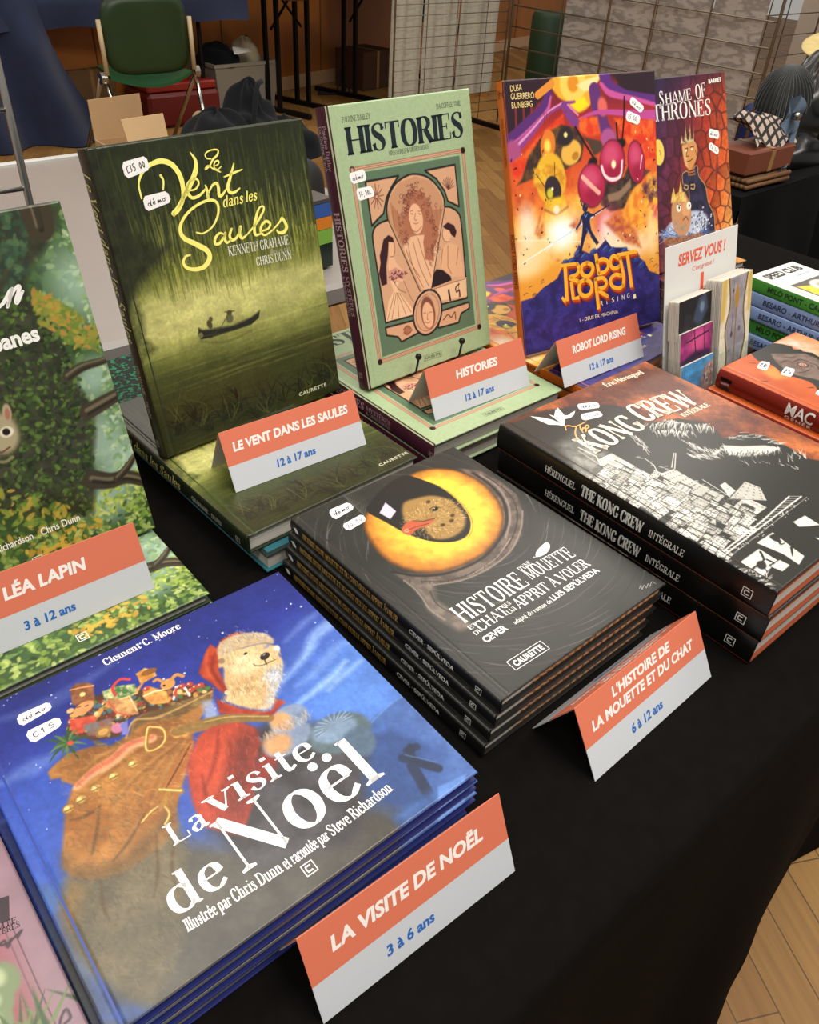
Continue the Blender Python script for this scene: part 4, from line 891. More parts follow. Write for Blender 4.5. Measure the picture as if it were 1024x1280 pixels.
    # lower corner: shuttered windows and a prowling cat
    for p in ([(8.4, 40.3), (37.9, 40.1), (37.0, 20.0), (7.1, 18.6)], [(42.9, 45.7), (69.6, 45.1), (64.0, 22.6), (61.4, 9.7), (46.3, 6.6), (48.2, 23.2)], [(98.5, 41.6), (117.4, 39.9), (115.5, 25.0), (117.2, 9.8), (92.4, 1.4), (93.8, 27.2)], [(38.9, 21.1), (40.0, 11.3), (26.5, 10.9), (23.8, 21.7)]):
        a.poly(p, Wt, .5, .97, col2='#c9c7bf', cell=4); a.line(list(p) + [p[0]], .8, K)
    a.poly([(61.3, 43.5), (69.8, 41.9), (75.8, 36.6), (93.2, 35.5), (104.9, 28.9), (116.6, 22.2), (118.7, 12.7), (101.2, 10.0), (92.8, 18.2), (84.7, 22.3), (77.8, 31.3), (66.6, 35.7), (63.0, 32.7), (59.0, 36.8)], K, .6, 1, True)
    for p in ([(94.3, 19.0), (86.9, 13.0), (83.3, 8.2)], [(82.7, 27.6), (78.7, 19.1), (74.8, 10.7)], [(64.9, 37.0), (59.3, 31.6), (64.0, 30.0)], [(35.0, 36.7), (27.9, 29.3), (22.8, 29.5)], [(30.2, 27.6), (30.9, 21.7), (25.1, 22.5)], [(7.4, 28.7), (18.8, 27.2), (14.6, 16.4)], [(63.1, 23.2), (52.6, 16.3)]): a.line(p, (2.5, 2, .8), K, 1, True)
    a.ell(*(19.6, 26.6), 6, 4, K, .4, .2); hatch([(-3.8, 49.4), (-0.8, 27.9), (1.9, 9.0)], 30, 5, 30, -.6); hatch([(4.3, 31.0), (8.4, 21.0), (11.0, 12.3)], 20, 6, 31, .4)
    return a


def letters_ape(mb, P):
    CR_ = hexc('#e9dcc8'); W = (.88, .87, .84); D = hexc('#1d1412')
    for (t, p, cap) in (('KONG', [(38.6, 222.2), (125.2, 223.4)], 32), ('CREW', [(130.5, 230.8), (218.2, 219.5)], 34)):
        for o, col, zz in (((1.1, -1.1), D, 0), ((0, 0), CR_, .0001)):
            Q = lambda x, y, zz=zz: (P(x, y)[0], P(x, y)[1], P(x, y)[2] + zz)
            put(mb, serif(t, 1.75, .55, .5), (p[0][0] + o[0], p[0][1] + o[1]), (p[1][0] + o[0], p[1][1] + o[1]), cap, col, Q)
    O = hexc('#e2a95c')
    for s in ([(47.7, 269.7), (52.6, 275.0), (57.0, 274.4), (60.8, 269.2), (70.0, 268.7), (78.7, 269.0)], [(62.8, 268.7), (51.8, 260.9), (45.8, 253.1), (45.9, 246.9), (42.1, 246.4), (41.2, 250.3)], [(67.5, 267.9), (62.3, 262.2), (58.8, 255.9)], [(61.5, 259.8), (66.7, 262.5), (66.2, 259.4), (62.5, 255.2)], [(66.9, 258.9), (72.3, 260.0), (74.4, 263.5), (70.1, 262.6), (65.4, 257.1), (69.5, 256.1)]): pen(mb, s, (1.2, 2.0, .9), O, P)
    put(mb, serif('INTÉGRALE', 1.6, .6, .5), *[(175.6, 211.6), (222.7, 209.2)], 7, CR_, P)
    put(mb, serif('Éric Hérenguel', 1.5, .6, .5), *[(158.6, 304.9), (223.3, 300.7)], 8, CR_, P)
    for q in ([(37.6, 311.8), (46.2, 302.1), (51.8, 292.6), (53.1, 284.6), (50.7, 277.4), (49.4, 281.3), (40.7, 288.4), (39.1, 298.6)], [(57.1, 303.2), (59.0, 296.7), (68.5, 303.5), (76.0, 306.6), (73.6, 300.9), (69.4, 290.3), (55.9, 279.6), (52.8, 275.8), (51.2, 279.0), (54.4, 285.7), (56.0, 294.7)], [(68.5, 291.5), (72.4, 289.2), (79.5, 290.5), (86.5, 290.7), (78.8, 285.8), (71.3, 283.9), (64.2, 285.8)]):
        mb.poly([P(x, y) for x, y in q], W)


def spine_ape(mb, P):
    W = (.85, .85, .83)
    put(mb, serif('HÉRENGUEL', 1.2, .6, .6), (69, 9.5), (109, 9.5), 7.5, W, P)
    put(mb, serif('THE KONG CREW', 2.1, .7, .4), (116, 7.5), (190, 7.5), 12.5, W, P)
    put(mb, serif('INTÉGRALE', 1.2, .6, .6), (197, 9.5), (235, 9.5), 7.5, W, P)
    logo_c(mb, 298, 14, 9.5, W, P)


def edge_ape(S, R):
    n = vnoise(S.shape, 40, 5, 4, .1)[..., None]; w = np.random.RandomState(3).rand(S.shape[0])[:, None, None]
    pap = np.array([.84, .82, .79]) * (1 - .2 * w); o = np.array(hexc('#b5502b')) + (n - .5) * .25
    m = np.clip((.52 - R + .06 * np.sin(S * 3)) * 14, 0, 1)[..., None]
    return pap * m + o * (1 - m)


def art_river():
    a = Art(232.9, 294.4, 0.75)
    a.vgrad([(0, '#24270f'), (.12, '#2e3318'), (.25, '#3d431d'), (.33, '#62692f'), (.385, '#93964e'), (.41, '#b3b26a'), (.5, '#b5b36c'), (.56, '#767b3b'), (.62, '#3d431d'), (.72, '#2a3019'), (1, '#232916')])
    rs = np.random.RandomState(6)
    (x, y), (x2, y2) = [(73.4, 143.9), (181.6, 124.2)]
    a.ell(x, y, 70, 26, '#cac67c', .15, .8, .75); a.ell(x2, y2, 50, 22, '#a9ab6a', .2, .8, .5)
    a.tex(26, .14, 5, .4)
    # bands of the water
    for k in range(260):
        yy = a.h * (.36 * rs.rand()); xx = a.w * (.1 + .95 * rs.rand()); L = 10 + 40 * rs.rand(); s = .16
        c = ('#8b8d49', '#2b2f16', '#5d6330', '#a3a35a')[k % 4] if yy > a.h * .2 else ('#3b401d', '#171a0b', '#4a4f25', '#20240f')[k % 4]
        a.line([(xx - L, yy), (xx, yy + 1), (xx + L, yy)], (.3, 1.4, .3), c, .22, True, .8)
    a.poly([(2.6, 123.4), (65.1, 110.8), (144.7, 106.1), (239.8, 106.7), (255.2, 88.4), (164.8, 83.4), (78.5, 90.5), (3.5, 102.7)], '#b0ad62', 8, .3)
    a.line([(3.7, 127.1), (62.3, 114.2), (144.9, 106.8), (235.2, 106.4)], (1, 2, 1), '#c9c67c', .5, True, 1.5)
    # willow curtain
    for k in range(900):
        u = rs.rand(); xx = a.w * (.02 + .98 * u); top = a.h * (.6 + .4 * rs.rand()); L = 20 + 45 * rs.rand()
        bot = a.h * (.545 + .05 * sin(u * 9) + .05 * abs(u - .5))
        yb = max(top - L, bot - 12 * rs.rand())
        lo = yb < a.h * .68
        a.line([(xx, top), (xx + 1.5 * rs.randn(), (top + yb) / 2), (xx + 2 * rs.randn(), yb)], (.9, 1.2, .3), ('#7f8236', '#5b6224', '#a5a64e', '#474d1e')[k % 4] if lo else ('#3a4220', '#1d2211', '#465023', '#272d15')[k % 4], .5, False, .5)
    for k in range(240):
        u = rs.rand(); xx = a.w * (.12 + .88 * u); y1 = a.h * (.62 + .03 * rs.randn()); yb = a.h * (.50 + .06 * rs.rand())
        a.line([(xx, y1), (xx + rs.randn(), yb)], (1.4, .9, .3), ('#6a7029', '#4d5420', '#9a9b45')[k % 3], .65, False, .5)
    # trunk
    a.poly([(-11.6, 300.4), (15.6, 297.2), (13.2, 259.2), (24.0, 222.4), (43.9, 201.6), (58.0, 204.6), (40.9, 190.6), (21.0, 177.5), (7.9, 162.9), (-2.1, 135.5), (-5.7, 105.5), (-9.9, 3.1), (-98.7, 37.9)], '#1d2012', 5, .95, col2='#2b2f1b', cell=8)
    a.poly([(2.6, 152.3), (12.5, 158.8), (14.0, 146.4), (10.0, 126.0), (19.3, 110.8), (0.4, 103.6), (-3.8, 123.7)], '#3c4220', 3, .8, col2='#6a6e35', cell=3)
    # boat
    a.poly([(67.4, 119.9), (72.0, 116.4), (106.5, 112.1), (130.6, 114.9), (142.3, 119.0), (139.4, 111.6), (128.8, 106.9), (105.2, 106.5), (78.7, 106.4), (67.2, 107.6), (65.7, 113.3)], '#23231a', .6, 1); a.line([(67.9, 119.2), (73.6, 115.7), (106.5, 111.8), (130.5, 114.6), (141.8, 118.4)], 1, '#6c6a4e', .9, True); a.line([(68.6, 110.5), (97.6, 106.9), (128.8, 106.9)], .6, '#4d4c38', .9, True); a.ell(*(68.2, 111.6), 2.6, 3, '#6b6746', 0, .2)
    a.ell(*(80.5, 119.7), 3, 4.5, '#4a4328', .2, .2); a.ell(*(83.1, 124.5), 2.2, 2.6, '#554d30', 0, .2); a.ell(*(104.6, 119.9), 4.5, 5, '#5c5a3c', 0, .2); a.ell(*(105.5, 125.6), 3.2, 2.6, '#4a432c', 0, .2); a.line([(100.7, 127.5), (111.6, 125.7)], 1.2, '#453c24'); a.line([(103.1, 122.0), (91.6, 113.5), (78.5, 105.5)], .7, '#3b3a26', .9); a.line([(99.0, 120.7), (95.2, 115.8)], 1, '#6a6846')
    a.line([(67.3, 105.3), (95.4, 97.5), (127.4, 100.5)], 1.5, '#4a4d22', .6, True, 1.5)
    # reeds
    def tuft(x, y, n, L, seed, c=('#0f1107', '#161a0b', '#23280f')):
        r = np.random.RandomState(seed)
        for k in range(n):
            an = pi / 2 + r.randn() * .55; l = L * (.5 + .7 * r.rand()); bend = r.randn() * .5
            p = [(x + r.randn() * 4, y), (x + l * .5 * cos(an), y + l * .5 * sin(an)), (x + l * cos(an + bend), y + l * .9 * sin(an + bend))]
            a.line(p, (.9, 1.1, .2), c[k % len(c)], .9, True, .3)
    for i, (x, y) in enumerate([(39.3, 23.7), (76.0, 16.1), (92.8, 19.4), (128.1, 10.9), (149.7, 11.2), (176.8, 13.6), (204.7, 16.1), (219.4, 19.2), (113.3, 1.0), (55.2, 10.8), (23.2, 18.9), (233.6, 18.7)]):
        tuft(x, y, 14, 34, i + 2)
    for i, (x, y) in enumerate([(19.1, 31.0), (49.8, 20.0), (85.2, 12.8), (131.3, 6.1), (184.2, 5.4), (222.5, 10.5)]): tuft(x, y, 6, 44, i + 40, ('#494f25', '#30361a'))
    a.ell(*(94.5, 40.5), 1.4, 7, '#1a1408', .1, .2)
    a.tex(2.2, .12, 3); a.tex(9, .08, 7, 2)
    return a


def letters_river(mb, P):
    Y = hexc('#f6ee7c')
    S = lambda p, w: pen(mb, p, [q * .82 for q in w], Y, P, 8)
    S([(40.0, 248.0), (40.9, 261.0), (49.9, 271.6), (65.7, 276.0), (77.7, 271.1), (83.6, 258.7), (82.1, 243.3), (75.1, 232.9), (68.2, 228.4)], (2.2, 2, 4, 5.5, 6, 6, 5, 4, 3))
    S([(68.2, 228.4), (67.0, 230.7), (74.4, 235.1), (87.8, 247.7), (99.4, 261.6), (102.4, 271.5), (98.8, 279.1)], (3.5, 2, 3.5, 6, 6, 4, 1.5)); S([(63.7, 264.0), (65.3, 259.3), (63.2, 252.1)], (3, 2.2, 2))
    S([(87.9, 247.1), (96.1, 247.2), (101.0, 251.8), (99.0, 256.0), (91.9, 254.8), (87.2, 248.3), (90.3, 240.5), (98.6, 240.9), (106.6, 245.3)], (2, 2.5, 4.2, 2.5))
    S([(107.5, 248.8), (108.5, 244.4), (107.8, 237.7)], (2, 4)); S([(108.7, 241.0), (114.8, 247.5), (120.1, 248.9), (121.1, 244.2), (120.3, 238.0), (123.7, 237.5), (129.1, 241.8)], (2, 3, 4, 4, 2)); S([(143.2, 263.3), (136.4, 251.7), (131.7, 243.7), (133.3, 238.3), (139.0, 238.0), (144.8, 240.6)], (2, 4, 4.5, 3, 2)); S([(129.6, 253.2), (140.2, 255.1), (151.5, 257.0)], (1.5, 3, 1.5))
    S([(119.2, 270.9), (114.6, 272.1), (114.2, 276.0), (121.0, 278.4), (128.4, 277.5), (126.7, 273.3), (121.1, 270.1), (116.4, 265.2), (110.9, 262.6), (114.4, 265.5), (119.8, 262.0), (126.6, 258.2)], (1.5, 1.5, 2.5, 1.8, 1.6)); S([(121.0, 264.0), (126.2, 265.5), (126.9, 268.3), (122.9, 267.7), (120.8, 263.5), (123.7, 260.8), (129.1, 262.9)], (1, 2, 1))
    for t, p, q in (('dans', (508, 305), (576, 290)), ('les', (583, 288), (618, 281))): pass
    put(mb, serif('dans', 1.3, .7, .3), *[(121.7, 226.2), (146.0, 226.5)], 10, Y, P, .25); put(mb, serif('les', 1.3, .7, .3), *[(148.7, 226.7), (162.7, 226.8)], 10, Y, P, .25)
    S([(87.7, 208.8), (94.9, 206.8), (106.6, 211.2), (115.2, 221.4), (116.5, 231.1), (109.0, 235.2), (94.5, 233.0), (80.5, 226.3), (72.0, 216.9), (72.8, 206.9), (85.0, 198.1), (95.0, 190.1), (96.0, 182.7), (88.7, 176.3), (77.9, 175.6), (69.0, 179.3), (67.1, 185.1), (71.0, 189.6), (75.9, 189.8)], (2, 2, 3, 3.5, 3, 3.5, 5.5, 6.5, 6.5, 5, 4, 3, 2))
    S([(117.9, 201.3), (112.6, 203.5), (106.7, 199.8), (105.4, 194.7), (110.4, 194.3), (116.7, 199.1), (118.9, 202.3)], (2, 3.5, 3.5, 2)); S([(118.9, 202.3), (117.0, 197.2), (118.9, 193.2), (124.6, 195.2)], (3.5, 3.5, 2))
    S([(126.9, 205.0), (123.3, 199.1), (125.2, 194.5), (131.5, 196.3), (137.0, 203.8)], (3, 4, 2.5)); S([(137.6, 204.9), (135.1, 198.7), (137.0, 194.0), (143.6, 196.4)], (4, 4, 2)); S([(143.6, 196.4), (157.0, 205.0), (167.8, 215.4), (168.0, 219.6), (162.1, 217.5), (154.6, 204.2), (153.2, 194.6), (160.0, 194.0)], (2, 3, 3, 2, 4, 4, 2))
    S([(160.5, 196.3), (169.3, 197.2), (173.4, 201.4), (168.6, 204.8), (162.5, 201.6), (160.4, 195.7), (165.0, 191.8), (175.2, 194.9)], (2, 3.5, 3.5, 2)); S([(175.2, 194.9), (185.3, 201.2), (189.1, 204.2), (193.0, 195.4), (188.7, 190.5), (182.3, 191.0), (179.8, 194.0)], (2, 3, 4.5, 4, 2))
    W = (.88, .88, .82)
    put(mb, serif('KENNETH GRAHAME', 1.1, .4, .5), *[(118.0, 179.9), (193.3, 177.1)], 9.5, W, P); put(mb, sans('illustré par'), *[(167.4, 171.6), (192.8, 170.7)], 5, (.66, .66, .58), P); put(mb, serif('CHRIS DUNN', 1.1, .4, .5), *[(147.9, 163.9), (193.5, 162.0)], 8.5, W, P)
    p = [(173.1, -117.3), (210.2, -115.5)]; put(mb, sans('CAURETTE', .03, 0, 1.2), (p[0][0] + 35 * 0, 11), (p[0][0] + 40, 11), 4, (.75, .75, .66), P)


def spine_river(mb, P):
    G = hexc('#d8cf7a')
    put(mb, serif('Le Vent dans les Saules', 1.0, .5, .3), (18, 5.5), (172, 5.5), 12.0, G, P, .35)
    put(mb, serif('GRAHAME · DUNN'.replace('·', '-'), 1.1, .5, .5), (196, 8), (252, 8), 5.5, (.75, .75, .68), P); logo_c(mb, 280, 10, 7, (.7, .7, .62), P)


def art_hist():
    a = Art(210.0, 305.1, 0.7, '#9fb48c')
    F = [(22.4, 241.2), (190.4, 240.4), (191.3, 27.7), (21.9, 27.9)]
    a.poly([(27.8, 237.0), (183.8, 235.5), (184.1, 32.7), (26.6, 32.6)], '#597259', .5); a.tex(2.5, .05, 4)
    for k in range(4):
        p, q = F[k], F[(k + 1) % 4]
        a.line([p, q], 4.6, '#7c3f3c'); a.line([p, q], 3.2, '#d9b48f'); a.line([p, q], 1.4, '#8d4a44'); a.line([p, q], .5, '#e0c09a'); a.ell(p[0], p[1], 3.6, 3.6, '#2a1518', 0, .1)
    PE, PD, BK, BR = '#cf9f7c', '#be8c69', '#1d1a1c', '#5c2b26'
    def shape(p, col=PE, w=2.2, sm=False):
        if sm: p = crs(p, 5, True)
        a.poly(p, col, .4); a.line(list(p) + [p[0]], w, BK)
    shape([(38.1, 227.1), (86.2, 226.4), (74.1, 216.5), (64.4, 205.9), (57.4, 190.6), (48.4, 186.4), (38.4, 180.6)]); shape([(126.5, 226.5), (175.0, 226.6), (175.4, 179.2), (157.8, 188.3), (154.4, 199.9), (143.3, 215.1)])
    shape([(37.3, 65.4), (84.8, 63.0), (89.3, 46.8), (58.6, 42.8), (54.3, 50.0), (37.5, 56.1)]); shape([(127.4, 63.5), (176.7, 63.3), (176.6, 55.5), (161.3, 52.4), (155.5, 42.2), (119.9, 44.0)])
    arch = crs([(38.6, 70.9), (37.9, 116.4), (36.9, 163.5), (39.6, 174.8), (45.1, 179.8), (53.8, 182.1), (62.2, 182.6)], 5) + crs([(62.2, 182.6), (62.7, 194.0), (68.3, 207.5), (80.2, 218.8), (97.0, 224.6), (111.7, 224.8), (128.6, 219.4), (142.5, 208.3), (151.2, 194.5), (151.8, 182.9)], 5) + crs([(151.8, 182.9), (161.1, 180.7), (171.1, 174.2), (175.9, 164.1), (176.3, 129.1), (174.3, 69.0)], 5) + [(131.0, 71.3), (107.5, 69.3), (81.5, 69.2)]
    shape(arch)
    a.poly([(63.1, 181.7), (64.1, 192.9), (70.2, 206.9), (85.5, 219.1), (111.3, 222.4), (133.3, 214.2), (147.6, 197.0), (150.6, 182.7), (127.1, 138.5), (115.7, 93.1), (97.2, 95.1)], PD, .4, .9); a.poly([(68.8, 201.5), (79.7, 186.5), (96.4, 189.5), (122.8, 183.3), (148.1, 181.2), (126.8, 136.5), (121.7, 131.4), (83.6, 146.9), (69.7, 174.8)], '#a96f50', .5, .8)
    a.line([(63.1, 181.7), (97.7, 94.6)], 1.2, BK); a.line([(151.8, 182.6), (115.6, 92.7)], 1.2, BK)
    for k in range(14):
        (x0, y0), (x1, y1) = [(64.2, 188.1), (150.9, 180.7)]; t = k / 13; x = x0 + t * (x1 - x0); y = y0 + t * (y1 - y0); a.line([(x, y + 4), (x, y - 12)], .5, BR, .7)
    # seated figure in a long curled wig
    rs = np.random.RandomState(2)
    a.poly([(79.7, 147.6), (85.6, 158.4), (104.9, 158.8), (129.6, 154.3), (132.8, 137.5), (123.4, 114.5), (115.7, 93.1), (100.3, 96.5), (86.3, 130.3)], '#e2b28c', .4); 
    for p in ([(87.6, 154.0), (91.0, 125.3), (103.4, 97.9)], [(95.6, 152.6), (101.8, 123.1), (112.1, 98.1)], [(104.3, 154.9), (109.2, 133.8), (117.9, 107.3)], [(83.6, 146.9), (88.9, 129.8), (99.9, 111.2)], [(111.8, 149.5), (114.8, 132.8), (121.2, 119.1)], [(122.8, 147.5), (122.3, 135.4), (125.3, 126.6)]): a.line(p, .7, BR, .9, True)
    a.poly([(105.1, 209.1), (118.1, 205.3), (129.5, 190.0), (132.0, 169.9), (138.0, 152.8), (127.1, 138.5), (125.0, 124.6), (111.4, 129.3), (111.8, 149.5), (117.0, 164.6), (110.3, 157.8), (91.5, 161.2), (84.6, 152.6), (79.7, 155.5), (83.6, 170.4), (90.8, 188.5), (93.3, 203.3)], '#a86a4e', .6)
    for k in range(110):
        p = crs([(83.6, 154.8), (84.9, 170.2), (88.8, 185.0), (92.7, 199.6), (104.6, 206.4), (117.8, 203.4), (126.5, 188.6), (127.9, 170.6), (133.8, 153.6), (127.1, 138.5), (117.2, 130.2)], 6); x, y = p[int(rs.rand() * len(p))]; x += rs.randn() * 4; y += rs.randn() * 3; r = 1.2 + rs.rand() * 1.6
        a.line([(x + r * cos(t), y + r * sin(t)) for t in np.linspace(0, 5, 7)], .55, BR, .9)
    a.ell(*(104.6, 176.9), 10.5, 17, '#e3b08a', .06, .06)
    for p in ([(97.2, 186.5), (101.3, 186.8)], [(109.2, 184.5), (114.6, 184.2)], [(97.6, 183.9), (100.6, 182.7)], [(109.3, 182.0), (112.9, 180.6)], [(104.8, 183.3), (102.4, 176.9), (105.4, 175.2)], [(100.4, 173.0), (103.7, 171.6), (107.7, 172.1)], [(94.1, 176.4), (96.5, 166.2), (104.2, 162.9), (111.9, 167.4)]): a.line(p, .6, BR, .9, True)
    # lady with dark hair
    a.poly([(48.3, 155.6), (52.4, 163.5), (60.4, 166.8), (66.2, 162.9), (67.2, 157.8), (63.1, 155.7), (58.5, 156.5), (55.2, 144.5), (51.1, 133.5), (48.6, 114.1), (40.5, 113.4), (39.0, 128.1), (43.4, 139.0), (43.6, 146.8)], '#35161c', .5); a.poly([(59.0, 159.4), (66.6, 157.6), (66.9, 150.1), (64.0, 142.8), (66.5, 134.3), (74.3, 124.7), (74.6, 110.4), (64.4, 114.7), (54.7, 120.8), (53.1, 133.1), (57.5, 144.0)], '#e3b08a', .4)
    a.line([(66.7, 157.9), (67.1, 150.0), (64.0, 142.8), (58.6, 142.8)], .7, BR, .9, True); a.poly([(53.1, 127.1), (64.3, 129.8), (75.3, 122.5), (75.3, 114.4), (62.1, 117.2), (52.7, 117.2)], '#c98f7c', .5); a.poly([(54.0, 116.9), (66.6, 112.2), (62.6, 104.9), (82.9, 77.3), (81.7, 70.2), (39.3, 72.2), (47.1, 94.1), (57.0, 104.1)], '#e6bb93', .4)
    for k in range(30): x, y = [(64.3, 121.8)][0]; a.ell(x + rs.randn() * 7, y + rs.randn() * 4, 1.2, 1, '#6a2c3a', 0, .3)
    for p in ([(60.6, 101.2), (48.7, 73.0)], [(61.9, 100.9), (59.6, 72.4)], [(62.4, 100.8), (70.9, 72.8)], [(58.0, 101.8), (42.0, 73.6)], [(64.6, 100.3), (79.5, 73.9)], [(73.6, 112.7), (82.2, 90.1), (85.6, 85.1)], [(56.9, 118.3), (65.3, 104.3), (75.2, 98.0)]): a.line(p, .6, BR, .9, True)
    # reader with dark chignon and case
    a.poly([(145.7, 161.5), (154.3, 164.5), (163.9, 159.4), (167.3, 151.6), (163.4, 145.1), (158.0, 149.2), (155.7, 153.7), (148.8, 156.9)], '#35161c', .5); a.poly([(146.0, 159.5), (155.8, 154.7), (157.7, 147.2), (151.1, 142.2), (145.6, 145.3), (144.2, 151.7)], '#e3b08a', .4); a.line([(145.8, 158.5), (143.1, 151.9), (146.0, 144.2), (153.9, 141.7)], .7, BR, .9, True)
    a.poly([(141.3, 135.8), (151.1, 142.2), (167.9, 134.9), (173.4, 108.4), (171.7, 95.9), (150.9, 100.3), (140.5, 111.0), (132.5, 116.8)], '#ddaa82', .4); a.poly([(119.9, 92.1), (152.9, 93.4), (176.2, 94.9), (174.5, 71.1), (120.5, 77.0)], '#e6bb93', .4)
    for p in ([(141.3, 135.8), (135.4, 116.2)], [(150.5, 138.2), (146.9, 113.9), (151.5, 104.4)], [(167.6, 132.9), (161.8, 112.9)], [(119.9, 92.1), (152.9, 93.4), (174.4, 93.1)], [(142.6, 84.9), (144.0, 73.7)], [(161.8, 91.5), (160.6, 72.1)]): a.line(p, .7, BR, .9)
    a.poly([(115.8, 94.1), (122.8, 110.5), (127.8, 114.6), (137.6, 111.6), (149.6, 101.6), (150.9, 96.4)], '#24131a', .5); a.line([(144.2, 85.6), (145.4, 73.0)], 2.5, '#24131a'); a.line([(163.0, 89.1), (156.5, 86.2), (157.2, 80.5), (162.0, 81.7), (162.4, 73.9)], 1.6, '#24131a', 1, True)
    # medallion
    o = [(525 + 80 * cos(t), 963 + 130 * sin(t)) for t in np.linspace(0, 2 * pi, 25)[:-1]]
    (cx, cy), (ax, ay), (bx, by) = [(105.7, 67.0), (129.0, 64.2), (111.4, 93.4)]
    el = [(cx + (ax - cx) * cos(t) + (bx - cx) * sin(t), cy + (ay - cy) * cos(t) + (by - cy) * sin(t)) for t in np.linspace(0, 2 * pi, 28)[:-1]]
    a.poly(el, PE, .4); a.line(el, 2.6, BK, closed=True); a.line([(cx + (x - cx) * .82, cy + (y - cy) * .82) for x, y in el], .5, BR, closed=True)
    a.ell(*(106.2, 66.4), 11.5, 20, '#7c4838', .05, .1); a.ell(*(105.8, 63.7), 9, 16, '#e3b08a', .05, .08)
    for p in ([(98.6, 68.2), (102.8, 67.2)], [(108.5, 66.5), (112.9, 65.9)], [(105.6, 66.5), (103.6, 59.5), (106.4, 58.8)], [(100.2, 56.4), (104.3, 54.5), (108.2, 55.3)]): a.line(p, .6, BR, .9, True)
    for k in range(12):
        x, y = [(50.8, 209.8)][0]; t = k * pi / 6; a.line([(x + 2 * cos(t), y + 2 * sin(t)), (x + 10 * cos(t), y + 13 * sin(t))], .9, BR)
    x, y = [(160.3, 204.9)][0]
    for k in range(9): t = .2 + k * .28; a.line([(x, y - 4), (x + 11 * cos(t), y - 4 + 14 * sin(t))], .8, BR)
    a.ell(*(69.9, 53.9), 6, 6, '#a56a4c', 0, .2); a.line([(63.8, 56.5), (71.3, 58.9), (77.3, 52.6), (69.7, 49.6), (64.0, 52.6)], .8, BR, 1, True); a.line([(130.1, 51.8), (138.4, 56.4), (143.9, 51.8), (150.7, 56.8), (151.0, 47.8)], 1.4, BR, 1, True)
    return a


def letters_hist(mb, P):
    N = hexc('#17242b'); B = hexc('#3a4038')
    put(mb, serif('HISTORIES', 1.75, .36, .3, -.4), *[(19.2, 255.7), (193.6, 254.9)], 27.2, N, P)
    put(mb, serif('PAULINE DARLEY', 1.1, .5, .4), *[(18.6, 287.6), (56.8, 287.9)], 5.6, B, P); put(mb, serif('DA COFFEE TIME', 1.1, .5, .4), *[(154.5, 288.0), (193.1, 288.4)], 5.2, B, P); put(mb, serif('MYSTÈRES & OBSESSIONS', 1.1, .5, .4), *[(76.2, 248.6), (136.2, 248.8)], 4.6, B, P)
    p = [(92.9, 11.0), (118.6, 9.7)]; boxed(mb, p[0], p[1], 3.6, 'CAURETTE', B, P, .4)
    put(mb, sans('Louis XIV'), *[(95.0, 213.3), (116.2, 214.0)], 3, hexc('#5c2b26'), P)


def spine_hist(mb, P):
    C = hexc('#b89aa0')
    put(mb, serif('Pauline Darley', 1.1, .5, .4), (18, 11.5), (62, 11.5), 5.5, C, P); put(mb, serif('Da Coffee Time', 1.1, .5, .4), (18, 5), (62, 5), 5.0, C, P)
    put(mb, serif('HISTORIES', 1.6, .5, .4), (104, 8), (168, 8), 9.5, C, P); put(mb, serif('MYSTÈRES', 1.1, .5, .4), (172, 11), (218, 11), 5.5, C, P); put(mb, serif('& OBSESSIONS', 1.1, .5, .4), (172, 4.5), (218, 4.5), 4.6, C, P)
    logo_c(mb, 288, 10, 6, C, P)


